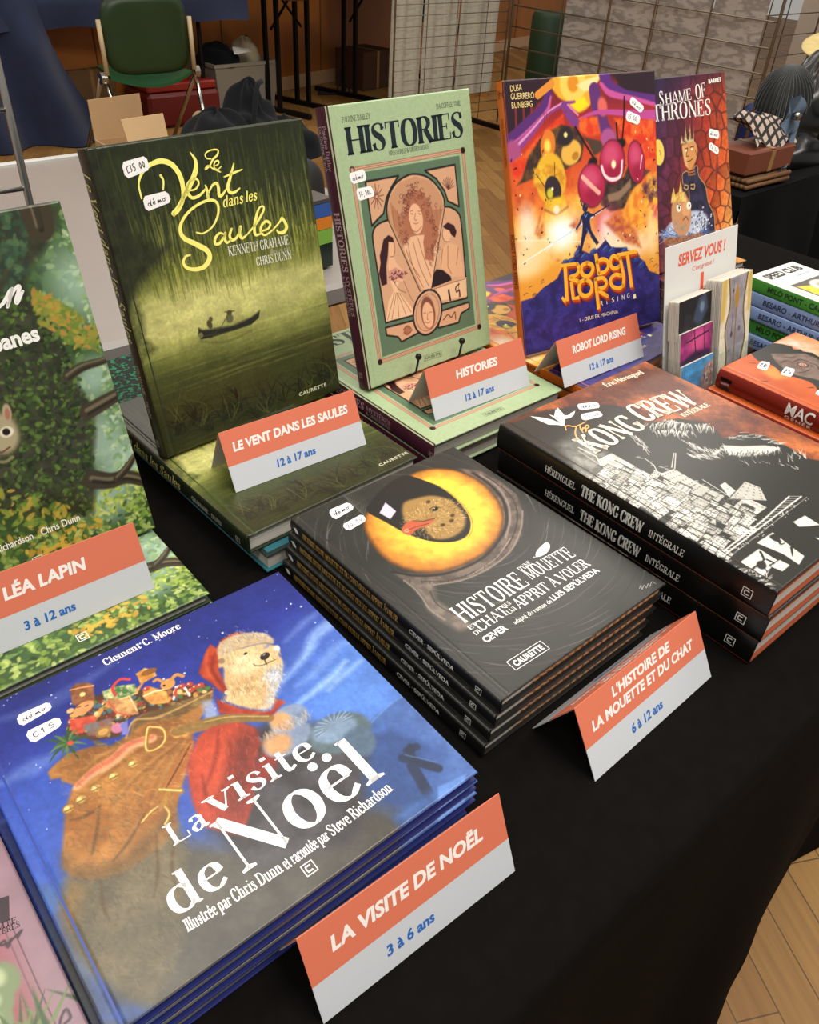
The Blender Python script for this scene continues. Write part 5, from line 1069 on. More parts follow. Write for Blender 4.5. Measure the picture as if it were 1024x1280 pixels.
def art_robot():
    a = Art(249.4, 320.7, 0.75)
    a.vgrad([(0, '#221c54'), (.05, '#2b2566'), (.12, '#d98a2e'), (.45, '#eaa63a'), (.6, '#dd6a2c'), (.78, '#c23724'), (.9, '#8a2430'), (1, '#3a1d2a')])
    rs = np.random.RandomState(3)
    n = a.noise(22, 5)
    a.mixm(np.clip((n - .5) * 4, 0, 1) * (a.Y > a.h * .32) * (a.Y < a.h * .62) * .8, '#f2c64a'); a.mixm(np.clip((.45 - n) * 4, 0, 1) * (a.Y > a.h * .34) * .7, '#a8321f')
    a.poly([(0.3, 320.9), (74.4, 319.9), (70.7, 306.9), (48.8, 292.2), (21.2, 269.1), (0.6, 261.8)], '#2c1a26', 3, 1); a.poly([(176.6, 319.6), (252.3, 321.9), (252.6, 287.3), (221.3, 293.0), (186.7, 298.7)], '#2c1d26', 3, 1)
    for k in range(5): a.line([(x + 12 * k, y) for x, y in [(16.4, 292.4), (14.9, 267.8)]], 3, '#a8322c', .6)
    # pale planet and tendrils
    a.poly([(75.7, 319.8), (154.3, 320.7), (142.3, 306.6), (134.1, 286.9), (114.4, 279.8), (97.9, 290.9), (80.4, 301.0)], '#e9a52f', 1.5, 1, True); a.ell(*(107.7, 312.1), 21, 21, '#f2c95c', 0, .1); a.ell(*(107.7, 312.4), 9, 10, '#d98b24', 0, .2); a.poly([(112.8, 310.0), (132.1, 316.2), (154.3, 319.9), (142.2, 304.8), (125.7, 302.1)], '#f6dc9a', 1.5); a.poly([(97.9, 290.9), (125.2, 296.6), (131.3, 287.1), (114.5, 280.2)], '#f3d81f', 1.5)
    a.line([(4.9, 256.1), (31.4, 270.2), (58.4, 286.2), (67.8, 303.5)], (16, 17, 15, 10), '#552a6e', 1, True, 1); a.line([(5.5, 250.7), (33.3, 264.6), (63.3, 284.1), (71.3, 299.7)], (5, 6, 5, 3), '#c95a9c', .9, True, 1); a.line([(51.1, 302.6), (73.9, 313.8)], 9, '#d98a34', 1)
    a.line([(0.6, 240.3), (32.7, 259.3), (60.3, 278.9), (87.3, 289.8), (108.7, 292.1)], (14, 9, 6, 5, 3), '#8a3b86', 1, True, 1); a.line([(2.2, 242.9), (33.0, 262.0), (63.2, 282.3), (87.4, 291.6)], (4, 3, 2, 2), '#e09ac0', .9, True, .6); a.ell(*(8.4, 243.2), 11, 14, '#a34a7c', .3, .2)
    a.line([(159.8, 320.4), (167.2, 305.3), (198.0, 294.3), (251.0, 286.5)], (18, 18, 12, 10), '#5a2d78', 1, True, 1); a.line([(153.6, 309.7), (169.6, 297.8), (212.3, 288.7), (250.8, 279.7)], (5, 8, 6, 5), '#d0569a', .9, True, 1); a.line([(142.1, 303.0), (146.3, 284.3), (155.9, 261.1), (163.6, 247.1)], (18, 20, 18, 22), '#5e2f70', 1, True, 1); a.ell(*(154.6, 283.8), 8, 11, '#d9655a', .2, .3); a.ell(*(162.1, 247.2), 13, 11, '#a8528c', 0, .2)
    a.line([(112.4, 271.7), (145.8, 277.8), (196.9, 273.5), (250.3, 267.0)], (3, 5, 8, 14), '#b84a92', 1, True, .8); a.line([(92.4, 287.7), (101.9, 274.2), (112.0, 266.1)], 12, '#7a3a80', 1, True, 1); a.line([(97.8, 289.1), (112.9, 277.2)], 3, '#d886b4', .9)
    for p in ([(115.3, 273.3), (145.5, 273.1), (149.7, 252.0), (127.3, 251.9), (111.6, 260.6)], [(173.5, 269.3), (244.1, 262.5), (250.1, 218.1), (232.6, 203.4), (195.0, 238.7)], [(4.7, 232.7), (25.8, 241.7), (47.9, 258.1), (80.8, 275.7), (89.1, 280.6), (90.5, 265.9), (49.9, 252.5), (23.9, 223.6), (4.3, 207.0)]): a.poly(p, '#d3371f', 2, 1, col2='#e8672a', cell=10)
    for k in range(10): x, y = [(58.9, 264.5)][0]; a.line([(x + k * 4, y + 6 + k * 1.2), (x + k * 4, y + 18)], 1.5, '#8d1f1c', .6)
    # machines
    a.poly([(17.7, 213.1), (30.5, 237.7), (55.8, 259.3), (85.4, 268.1), (106.3, 262.8), (121.4, 246.7), (114.2, 224.5), (89.0, 217.3), (40.8, 212.6), (9.3, 206.5)], '#3a2a22', 1.5, 1, col2='#6a4a2a', cell=10)
    a.ell(*(61.9, 246.9), 11.5, 17, '#d9782a', -.25, .08); a.ell(*(61.0, 246.0), 5, 7, '#ffd95a', 0, .5); a.ell(*(98.6, 235.4), 17, 14, '#e2ae4a', .4, .12); a.ell(*(90.8, 254.7), 13, 11, '#2c2428', .3, .2); a.ell(*(91.0, 256.2), 3, 3, '#f7e08a', 0, .4); a.ell(*(105.1, 231.0), 6, 4.5, '#b57a24', .4, .2)
    a.ell(*(62.7, 208.5), 24, 30, '#e2ae2c', 0, .08); a.poly([(36.6, 222.3), (55.1, 226.2), (81.1, 219.9), (88.0, 205.9), (84.0, 190.9), (51.9, 192.5), (34.7, 203.8)], '#eebc38', 2, 1, col2='#c98a24', cell=8); a.ell(*(65.4, 194.8), 13, 17, '#33272d', .2, .08); a.ell(*(59.8, 191.6), 5, 6, '#c9c02f', 0, .4); a.ell(*(64.2, 196.5), 2, 2, '#f7f0d0', 0, .3)
    a.line([(70.5, 226.6), (69.1, 205.9)], 1, '#2a1d16'); a.line([(39.8, 216.4), (52.6, 200.0)], 1, '#2a1d16'); a.poly([(51.2, 184.9), (83.6, 187.0), (85.3, 175.1), (89.3, 156.9), (84.4, 131.5), (46.5, 136.7), (49.5, 167.7)], '#eec32f', 2, 1, col2='#dba02a', cell=8); a.line([(50.0, 173.5), (68.2, 166.4), (87.9, 172.9)], 3.5, '#b5601f', 1, True); a.ell(*(68.7, 171.6), 5, 5, '#f6e2c4', 0, .3)
    a.poly([(116.4, 252.7), (149.2, 244.4), (154.2, 234.4), (136.8, 228.2), (126.8, 244.3)], '#4a3a2e', 1.5); a.poly([(144.0, 168.3), (151.6, 195.4), (186.9, 197.8), (203.1, 222.3), (209.8, 237.5), (223.4, 204.3), (235.6, 201.1), (204.1, 181.8), (184.8, 159.4), (160.9, 158.2)], '#2e2220', 1.5, 1, col2='#564034', cell=8); a.poly([(156.4, 179.0), (180.1, 182.4), (198.7, 194.6), (199.7, 184.4), (176.5, 170.6), (158.7, 170.6)], '#8d7058', 1.5)
    a.line([(107.7, 263.7), (121.3, 244.8), (137.8, 223.2)], 3, '#221614'); a.line([(193.0, 292.7), (190.5, 264.3), (186.4, 241.4)], 2.6, '#221614'); a.line([(177.5, 263.3), (178.1, 240.1)], 3, '#221614'); a.ell(*(133.4, 220.7), 8, 6, '#1d1416', .3, .3); a.ell(*(183.3, 238.7), 9, 6, '#1d1416', .1, .3)
    for (q, rx, ry, ro) in (((586, 742), 24, 27, -.1), ((712, 596), 22.5, 27, -.05), ((856, 598), 15.5, 27, .12)):
        x, y = {586: [(130.3, 193.3)][0], 712: [(168.1, 218.3)][0], 856: [(210.5, 214.0)][0]}[q[0]]
        a.ell(x, y, rx, ry, '#5a1830', ro, .06); a.ell(x, y, rx * .93, ry * .93, '#b02347', ro, .1); a.ell(x - rx * .1, y + ry * .3, rx * .62, ry * .5, '#d0567a', ro, .6, .8); a.ell(x + rx * .1, y - ry * .45, rx * .6, ry * .4, '#8d1638', ro, .6, .7)
    a.line([(148.6, 214.5), (153.6, 203.2), (166.2, 196.9), (181.1, 200.4), (185.1, 217.9)], (4, 4, 5, 4, 3), '#f6dfe0', .95, True, .8); a.ell(*(169.7, 215.0), 4, 5, '#fff0b8', 0, .4); a.line([(115.4, 205.0), (128.6, 193.9), (141.6, 183.6)], (6, 6, 6), '#f0b8a0', .9, False, .8); a.line([(221.1, 220.6), (217.3, 204.9)], (3, 1), '#f3c4d0', .9)
    # flames and debris
    for p, c in (([(197.9, 178.4), (222.5, 184.0), (240.6, 169.6), (252.4, 147.1), (254.3, 108.1), (194.7, 116.3), (187.6, 155.0)], '#e0762a'), ([(216.3, 182.6), (241.4, 192.3), (255.1, 180.5), (254.5, 161.7), (233.9, 159.9)], '#4a2440'), ([(227.5, 156.4), (253.0, 164.0), (255.2, 134.0), (239.3, 136.0)], '#c2304a')): a.poly(p, c, 4, .9, col2='#f2b23c', cell=9)
    for q, rx, ry, c, al in (([(77.1, 142.0)], 34, 26, '#f6e6b8', .9), ([(74.5, 142.3)], 20, 16, '#ffffff', .95), ([(19.2, 127.3)], 34, 22, '#f1d8a0', .85), ([(20.0, 158.8)], 14, 22, '#f6ecd8', .8), ([(153.2, 141.7)], 22, 22, '#c9436a', .8), ([(153.1, 139.7)], 12, 16, '#f7dfe0', .8), ([(162.9, 116.6)], 34, 20, '#f8ecd0', .85), ([(236.7, 120.7)], 12, 26, '#f6d9a0', .8), ([(209.2, 110.1)], 22, 16, '#f4d9c4', .7), ([(7.3, 110.2)], 30, 14, '#f5dfb0', .7)):
        a.ell(q[0][0], q[0][1], rx, ry, c, 0, .7, al)
    for p in ([(31.4, 148.1), (43.7, 170.6), (35.3, 149.4), (45.2, 159.3), (46.7, 144.2), (38.3, 141.5)], [(147.9, 146.3), (170.9, 155.1), (193.1, 140.5), (206.9, 124.7), (215.0, 105.2), (180.3, 118.2)], [(88.4, 150.0), (102.2, 155.9), (109.5, 147.3), (100.9, 140.7)]): a.poly(p, '#a5402c', 3, .8, col2='#d4762f', cell=5)
    for k in range(120):
        x, y = (a.w * rs.rand(), a.h * (.33 + .5 * rs.rand()))
        if .25 * a.w < x < .75 * a.w and y > a.h * .45: continue
        a.ell(x, y, .8 + 1.6 * rs.rand(), .6 + .6 * rs.rand(), '#2a1616' if rs.rand() < .8 else '#f7e6a0', rs.rand() * 3, .2, .9)
    # hill of wreckage and lone swordsman
    a.poly([(0.8, 70.1), (21.3, 71.1), (37.7, 80.4), (62.1, 88.2), (77.1, 107.4), (93.5, 110.8), (102.7, 125.1), (107.5, 116.6), (120.8, 110.8), (137.8, 116.2), (149.6, 124.5), (160.2, 113.1), (183.1, 109.8), (200.1, 99.2), (220.5, 85.9), (229.0, 72.0), (253.4, 61.8), (253.3, -42.1), (-5.7, 10.9)], '#262058', .8, 1, col2='#352e7c', cell=9)
    for k in range(170):
        x = rs.rand() * a.w; y = a.h * .29 * rs.rand(); L = 3 + 6 * rs.rand(); a.line([(x, y), (x + L * .6, y + L * .35), (x + L, y + L * .2)], .8, '#16133a' if k % 3 else '#4a449a', .7)
    for q in [(87.7, 105.8), (99.1, 113.9), (109.6, 108.4), (126.4, 111.9), (148.8, 112.7), (160.0, 109.1), (182.9, 105.8), (76.9, 105.5), (205.7, 92.2), (214.3, 82.6)]: a.ell(q[0], q[1], 6, 4, '#2d3f7c', .4, .3); a.line([(q[0] - 4, q[1]), (q[0] + 3, q[1] + 4)], .8, '#6f8ac4', .8)
    a.line([(157.6, 166.4), (132.0, 157.0), (98.6, 144.9), (57.9, 131.3), (46.8, 123.3)], (1.5, 2, 2, 2, 1), '#cfe0f2', .95, False, .4); a.line([(3.5, 143.5), (55.8, 136.3), (113.4, 126.5)], .8, '#f8f6e8', .8); a.line([(57.9, 131.3), (7.9, 115.8)], (2.5, .8), '#f4f6fa', .7); a.line([(126.5, 156.7), (159.0, 166.7)], 1.8, '#1c1838')
    H = '#1d2148'
    a.poly([(112.0, 161.3), (116.2, 163.7), (122.9, 162.9), (126.7, 158.6), (123.4, 151.3), (124.3, 145.4), (125.3, 139.5), (132.8, 128.7), (137.9, 122.1), (132.2, 120.9), (124.6, 129.8), (119.9, 140.2), (113.7, 131.3), (108.8, 120.3), (105.5, 112.9), (100.9, 113.6), (104.9, 122.8), (108.7, 135.8), (110.9, 147.1), (110.1, 154.9)], H, .5); a.ell(*(116.6, 168.4), 4.5, 5.5, H, 0, .15); a.line([(111.5, 171.8), (109.2, 177.7)], 2, H); a.line([(118.0, 170.1), (122.2, 171.5)], 3, '#5d3a34'); a.line([(110.4, 158.7), (105.7, 149.7), (99.9, 144.7)], 2.6, H, 1, True); a.line([(124.0, 159.9), (132.0, 157.0)], 2.6, H); a.line([(114.6, 160.1), (117.0, 156.9), (120.0, 160.4)], 1.2, '#5f86c4'); a.line([(117.3, 142.4), (123.5, 133.9)], 1, '#4d6bb0')
    return a


def letters_robot(mb, P):
    Yc = hexc('#f0ac30'); D = hexc('#7d2a1b'); O = hexc('#b8471f')
    def ring(x, y, rx, ry, t0=0, t1=2 * pi): return [(x + rx * cos(t), y - ry * sin(t)) for t in np.linspace(t0, t1, 22)]
    S = []
    def px(l): return l
    R3 = [([(76.5, 100.6), (76.0, 57.0)], 5.6), ([(69.3, 102.9), (76.7, 102.8), (98.1, 101.5)], 4.2), ([(97.6, 101.2), (100.3, 94.0), (94.9, 87.9), (83.3, 85.8), (99.0, 78.3)], 5.2),
          ([(114.5, 100.2), (123.0, 96.1), (124.3, 90.3), (120.3, 84.9), (113.7, 82.7), (106.5, 86.1), (103.6, 91.9), (106.0, 97.9), (114.5, 100.2)], 5.4),
          ([(130.6, 109.3), (134.4, 83.1)], 5.6), ([(132.4, 98.1), (142.4, 100.6), (151.2, 96.3), (151.6, 89.1), (145.5, 84.0), (134.4, 83.1)], 5.2),
          ([(173.6, 96.6), (162.4, 101.7), (156.3, 96.5), (157.3, 89.3), (164.3, 85.1), (173.1, 86.9)], 5.4), ([(168.7, 101.8), (206.2, 101.4)], 5.0), ([(187.8, 100.0), (190.8, 77.9), (193.8, 55.5)], 5.6), ([(173.7, 98.0), (179.9, 73.4), (178.0, 60.2)], 5.2),
          ([(85.5, 80.1), (87.0, 58.5), (98.0, 58.3)], 5.4), ([(110.1, 78.9), (118.7, 74.7), (120.9, 66.6), (117.0, 60.1), (108.5, 58.5), (100.5, 62.7), (98.3, 69.9), (101.7, 77.4), (110.1, 78.9)], 5.4),
          ([(127.8, 77.6), (129.4, 54.9), (131.0, 37.0)], 5.4), ([(128.1, 76.6), (140.8, 76.6), (147.2, 70.4), (143.4, 63.9), (131.3, 62.8), (147.7, 51.4)], 5.2),
          ([(175.3, 74.2), (163.8, 77.0), (155.4, 72.2), (157.2, 63.7), (168.5, 58.3), (178.0, 60.2)], 5.2), ([(67.9, 63.4), (74.0, 56.3)], 4)]
    for dx, dy, col, k, zz in ((2.6, -5.2, D, 1.15, 0), (1.4, -2.8, O, 1.1, .00005), (0, 0, Yc, 1, .0001)):
        Q = lambda x, y, zz=zz: (P(x, y)[0], P(x, y)[1], P(x, y)[2] + zz)
        for p, w in R3: pen(mb, [(x + dx, y + dy) for x, y in p], w * k, col, Q, 5, len(p) > 4, len(p) > 4)
    C = hexc('#e9d9b0')
    for ch, p in zip('RISING', [(134.9, 40.5), (146.2, 40.8), (155.8, 41.4), (166.3, 41.5), (174.9, 41.9), (184.7, 42.1)]): put(mb, sans(ch), p, (p[0] + (4.6 if ch != 'I' else 1), p[1]), 6.5, C, P)
    mb.poly([P(x, y) for x, y in [(196.6, 39.2), (202.0, 39.5), (201.1, 45.2), (196.3, 44.8)]], C)
    put(mb, sans('1 - DEUS EX MACHINA'), *[(96.3, 26.3), (166.6, 25.3)], 4.8, C, P)
    for t, p in (('DUSA', [(10.9, 308.4), (28.1, 309.2)]), ('GUERRERO', [(10.4, 300.1), (45.5, 299.8)]), ('RUNBERG', [(10.8, 290.7), (42.1, 290.8)])): put(mb, sans(t), *p, 6.6, hexc('#ecd488'), P)


def spine_robot(mb, P):
    put(mb, sans('ROBOT LORD RISING', .01), (170, 6), (235, 6), 6, hexc('#5d2410'), P); put(mb, sans('DUSA GUERRERO RUNBERG'), (40, 6.5), (92, 6.5), 4, hexc('#7d3412'), P); logo_c(mb, 14, 9, 8, hexc('#3a1d12'), P)


def art_crown():
    a = Art(220.0, 300.0, 0.8)
    g = np.clip(a.X / a.w * .75 + (1 - a.Y / a.h) * .45 - .1, 0, 1)
    for k in range(3): a.a[..., k] = np.interp(g, [0, .3, .55, .8, 1], [hexc(c)[k] for c in ('#2a1f44', '#5a2238', '#98301f', '#c8561f', '#e09a4a')])
    stones(a, 120, 4, '#3a1520', 2.2, .75); a.tex(5, .2, 3)
    a.vgrad  # wall painted above
    m = np.clip((a.Y / a.h - .9) * 8, 0, 1) * .6; a.mixm(m, '#231a38')
    GO, NV = '#c79a52', '#1f1b30'
    a.ell(*(28.3, 190.4), 14, 20, '#e3c85a', 0, .06); a.line([(30.5, 193.5), (33.6, 188.7), (30.7, 186.8)], 1.2, '#5d4a1a')
    a.poly([(83.6, 133.2), (83.4, 147.1), (90.2, 155.4), (103.3, 149.3), (124.5, 160.7), (131.3, 150.7), (133.8, 136.4), (146.6, 123.0), (151.9, 96.0), (166.1, 72.2), (166.2, 45.2), (150.9, 27.8), (78.2, 39.7), (81.1, 96.3)], NV, 1, 1, col2='#35304c', cell=12)
    a.line([(85.6, 133.0), (85.6, 149.1), (97.8, 153.4), (107.2, 148.9), (126.3, 159.4), (130.3, 141.5), (146.6, 123.0), (151.9, 96.0), (166.1, 72.2), (166.5, 47.6)], 1.6, GO, .9, True); a.line([(100.0, 121.9), (100.7, 93.6), (101.9, 69.6)], 2, '#c9793a', .8, True); a.line([(89.4, 132.5), (98.9, 129.0), (94.3, 123.8), (86.9, 128.2)], 2.2, GO, 1, True); a.line([(107.0, 130.3), (116.8, 129.1), (114.0, 122.4), (106.3, 124.6)], 2.2, GO, 1, True)
    a.poly([(100.8, 145.0), (120.6, 144.9), (120.5, 161.2), (104.3, 158.4)], '#a9663a', 1); a.line([(105.6, 152.5), (119.6, 153.2)], 2, '#3a2416'); a.line([(105.1, 148.0), (119.1, 148.6)], 2, '#3a2416')
    a.poly([(90.3, 194.0), (99.1, 196.3), (120.9, 198.9), (128.9, 192.4), (130.5, 178.5), (123.0, 165.5), (107.7, 153.9), (100.3, 157.7), (93.5, 166.5), (91.3, 180.4)], '#cf8f55', 1, 1, True); a.poly([(90.9, 192.8), (102.5, 192.8), (100.7, 177.1), (102.4, 158.6), (95.2, 164.0), (91.0, 178.1)], '#e0b070', 2, .8)
    for p in ([(96.2, 188.9), (104.8, 189.2)], [(111.9, 189.6), (121.9, 190.4)], [(104.7, 188.0), (99.5, 177.2), (105.7, 176.6)], [(99.6, 168.1), (109.5, 168.8), (117.0, 171.9)], [(125.1, 183.6), (129.4, 169.4)]): a.line(p, 1.4, '#3a1d12', .9, True)
    a.ell(*(100.5, 185.7), 2.2, 1.6, '#f4ead0', 0, .2); a.ell(*(115.5, 186.5), 2.2, 1.6, '#f4ead0', 0, .2)
    a.poly([(86.3, 196.2), (89.8, 212.0), (92.4, 201.7), (96.7, 199.0), (102.3, 226.4), (104.1, 202.8), (108.6, 201.2), (115.2, 224.2), (115.8, 202.8), (119.7, 202.4), (123.8, 216.7), (123.1, 197.5), (103.0, 196.8)], '#cdbb90', .8, 1, col2='#8d7a4a', cell=4)
    # bearded head on the lace ruff
    a.ell(*(84.8, 61.4), 62, 26, '#b9c4da', .12, .1); a.poly([(23.5, 69.7), (52.5, 55.8), (103.6, 50.1), (149.6, 55.1), (150.9, 47.6), (118.3, 35.6), (32.0, 47.2), (20.4, 60.8)], '#4a5f9c', 3, .8); rs = np.random.RandomState(1)
    for k in range(90): x, y = [(121.6, 64.2)][0]; a.ell(x + rs.randn() * 22, y + rs.randn() * 14, 2.4, 1.4, '#2b2a3c' if k % 2 else '#eef0f4', rs.rand(), .2, .8)
    for k in range(60): x, y = [(44.9, 57.0)][0]; a.line([(x + rs.randn() * 22, y + rs.randn() * 8), (x + rs.randn() * 22, y + rs.randn() * 8)], 1, '#c9d6f0' if k % 2 else '#2f4a8c', .6)
    a.poly([(25.4, 55.3), (79.4, 49.1), (128.1, 48.7), (131.3, 40.8), (109.4, 29.7), (23.9, 43.8)], '#8a4a2c', 2, .9, col2='#b57a4c', cell=4)
    a.ell(*(75.2, 86.6), 27, 36, '#c78d60', 0, .08); a.poly([(53.2, 97.9), (59.0, 76.0), (71.3, 64.7), (91.7, 68.7), (101.5, 84.0), (94.0, 70.8), (76.6, 59.1), (58.1, 69.1)], '#b5ada2', 2, 1, col2='#8d857c', cell=3); a.ell(*(88.6, 92.9), 11, 12, '#dba06c', 0, .15)
    for q in [(69.5, 97.9), (97.1, 97.6)]: a.ell(q[0], q[1], 6.5, 6.5, '#f0ead8', 0, .1); a.ell(q[0] + 1, q[1], 2, 2.4, '#1d1612', 0, .2)
    a.line([(78.7, 76.6), (87.2, 81.3), (92.4, 74.6)], 1.6, '#5d2420', 1, True); a.line([(66.4, 104.2), (74.6, 100.8)], 1.4, '#3a2416'); a.poly([(49.4, 107.7), (54.0, 122.1), (60.2, 131.6), (62.5, 119.8), (72.6, 123.1), (79.5, 140.7), (82.6, 121.8), (90.0, 120.8), (92.0, 104.2), (70.8, 108.3)], '#c9963c', .8, 1, col2='#e8c878', cell=4)
    return a


def letters_crown(mb, P):
    W = (.93, .92, .9)
    put(mb, serif('S', 1.2, .4, .5), *[(40.3, 258.4), (52.9, 259.3)], 22, W, P); put(mb, serif('HAME', 1.2, .4, .5), *[(55.1, 259.1), (125.2, 263.1)], 17.5, W, P); put(mb, serif('OF', 1.2, .4, .5), *[(135.2, 261.9), (164.9, 264.6)], 22, W, P)
    put(mb, serif('THRONES', 1.25, .4, .5), *[(20.7, 237.0), (176.2, 235.4)], 25, W, P)
    put(mb, sans('BARKET', .04), *[(173.0, 284.1), (208.8, 285.7)], 6, W, P)


def foliage(a, bright=1.0):
    rs = np.random.RandomState(4)
    G = ['#2f4a26', '#3f5d2c', '#547336', '#6f8d4a', '#28401f', '#8aa35c', '#1f331c']
    a.a *= (.75 + .5 * a.noise(30, 3))[..., None]
    a.dabs(1500, None, G, 3.4, 7, None, .5, .75)


def art_oak():
    a = Art(240.0, 298.5, 0.75, '#35502a')
    foliage(a)
    rs = np.random.RandomState(5)
    for q, rx, ry in (([(239.0, 235.0)], 26, 30), ([(226.0, 156.5)], 18, 16), ([(217.7, 98.3)], 26, 34), ([(234.2, 72.3)], 18, 16), ([(206.6, 45.0)], 24, 20), ([(251.2, 274.7)], 8, 16)):
        a.ell(q[0][0], q[0][1], rx, ry, '#a9c4b4', .3, .8, .75)
    a.dabs(700, [(236.7, 294.5), (231.5, 258.8), (235.4, 223.4), (235.2, 171.8), (217.7, 98.3), (219.9, 65.2), (248.3, 13.9), (266.8, 80.5), (254.1, 157.3), (246.8, 225.0), (245.2, 275.8)], ['#6f9159', '#9dbb86', '#86a56c', '#b3cba4', '#587a45', '#c4d3a0'], 2.6, 9, None, .5, .65)
    a.dabs(260, [(179.3, 41.3), (195.9, 57.1), (223.4, 68.9), (259.0, 52.4), (262.0, 5.2)], ['#8fa83c', '#b0bf4a', '#748f35', '#d0d47a'], 2.6, 19, None, .5, .7)
    # trunk and boughs
    TK = '#2b2c20'
    a.poly([(92.4, 340.1), (197.7, 300.8), (216.9, 294.9), (236.7, 293.4), (230.0, 278.5), (215.5, 264.9), (202.2, 254.9), (194.0, 243.0), (194.7, 226.9), (201.8, 210.8), (207.9, 190.3), (211.4, 174.1), (208.4, 157.3), (216.7, 131.9), (212.7, 109.7), (202.3, 84.5), (199.6, 65.7), (188.0, 37.5), (81.3, 83.9), (112.7, 198.6), (129.6, 270.0)], TK, 3, .95, col2='#3c3d2e', cell=8)
    a.dabs(2600, [(63.8, 266.7), (172.8, 238.0), (192.2, 231.5), (201.2, 202.6), (211.3, 180.7), (211.9, 147.2), (213.7, 123.5), (201.6, 79.8), (185.5, 38.6), (19.6, 110.8)], ['#2c3f1a', '#3c5522', '#22331a', '#4d6a2a', '#1a2614', '#5f7a35', '#33461f'], 2.3, 12, None, .55, .8)
    a.dabs(500, [(84.2, 319.2), (190.7, 302.0), (209.2, 295.3), (207.3, 265.5), (184.8, 239.1), (122.2, 249.7)], ['#2f4a38', '#3c5a40', '#25392c', '#4f6d48'], 3.6, 14, None, .5, .7)
    for p, w in (([(203.7, 163.2), (218.2, 167.8), (238.6, 168.1), (253.4, 171.2)], (9, 8, 6, 3)), ([(210.9, 129.2), (228.1, 132.9), (245.7, 136.6), (258.5, 139.7)], (14, 13, 11, 8)), ([(197.2, 69.2), (211.7, 62.1), (225.8, 60.3), (238.5, 52.7), (250.7, 41.2), (268.0, 27.4)], (18, 15, 13, 12, 9, 6)), ([(218.9, 61.8), (230.7, 68.6), (241.8, 77.0), (255.6, 77.0)], (8, 7, 5, 3)), ([(211.8, 320.3), (218.9, 301.1), (218.7, 282.4)], (24, 26, 22))):
        a.line(p, w, '#3b3426', 1, True, .8); a.line([(x - .5, y + 1.5) for x, y in p], [q * .25 for q in w], '#7d7258', .7, True, .6); a.line([(x + .5, y - 2) for x, y in p], [q * .2 for q in w], '#1d1a12', .7, True, .6)
    a.dabs(240, [(195.9, 236.6), (209.8, 229.4), (238.4, 197.3), (236.4, 175.9), (215.2, 186.1), (196.1, 212.3)], ['#8a8a34', '#a5963a', '#6d7f32', '#b0803a', '#5d7a30'], 3.2, 15, None, .45, .85)
    a.dabs(200, [(76.6, 97.3), (123.5, 91.6), (144.2, 78.4), (167.9, 56.3), (189.0, 34.4), (180.6, 6.7), (63.8, 61.6)], ['#8f8f38', '#b0983c', '#6f8a35', '#4d6a2a'], 3.6, 16, None, .45, .85)
    a.dabs(420, [(0, 0), (a.w, 0), (a.w, a.h * .13), (0, a.h * .12)], ['#6f8a3a', '#8fa552', '#4d6a2c', '#b0bf6a', '#38502a'], 3.0, 17, None, .5, .8)
    a.dabs(50, [(a.w * .55, a.h * .03), (a.w * .8, a.h * .05), (a.w * .8, a.h * .11), (a.w * .5, a.h * .1)], ['#b08c32', '#c9a53c'], 3, 18, None, .5, .9)
    # small carved face in the hollow
    x, y = [(136.8, 134.2)][0]
    a.ell(x, y, 17, 20, '#57513a', 0, .25); a.ell(x + 2, y, 13, 17, '#a39a78', 0, .2); a.ell(*(148.4, 148.9), 3.5, 8, '#a59a7a', -.2, .2); a.ell(*(148.4, 148.2), 2, 5, '#a5695a', -.2, .3); a.ell(*(143.2, 134.1), 5.5, 4.5, '#ded6be', 0, .2); a.ell(*(142.9, 134.3), 3, 3, '#17120d', 0, .2); a.line([(128.0, 122.9), (133.8, 119.2), (141.6, 121.3)], 1.4, '#5d2f28', .9, True); a.line([(125.3, 115.0), (133.9, 110.6), (140.7, 112.5)], 2.4, '#8d8466', .8, True)
    return a


def letters_oak(mb, P):
    W = (.92, .92, .9)
    # end of the brush-written title, and the lines below it
    for s in ([(166.5, 230.2), (170.5, 231.1), (175.3, 234.4), (181.1, 240.6), (183.4, 242.0)], [(183.9, 242.5), (179.8, 235.9), (175.7, 229.3)], [(176.6, 230.9), (182.1, 237.9), (187.4, 242.6), (189.4, 242.2), (186.6, 237.5), (183.1, 232.6), (184.1, 230.8), (190.7, 238.4)]): pen(mb, s, (1.6, 3.0, 2.2), W, P)
    p = [(140.0, 197.7), (192.3, 198.7)]; put(mb, sans('cabanes', .035), p[0], p[1], 12.5, W, P)
    put(mb, sans('Steve Richardson', .01), (85, 37), (134, 37), 6.6, W, P); put(mb, sans('Chris Dunn', .01), (141, 37), (176, 37), 6.6, W, P); logo_c(mb, 131, 16, 9, W, P)


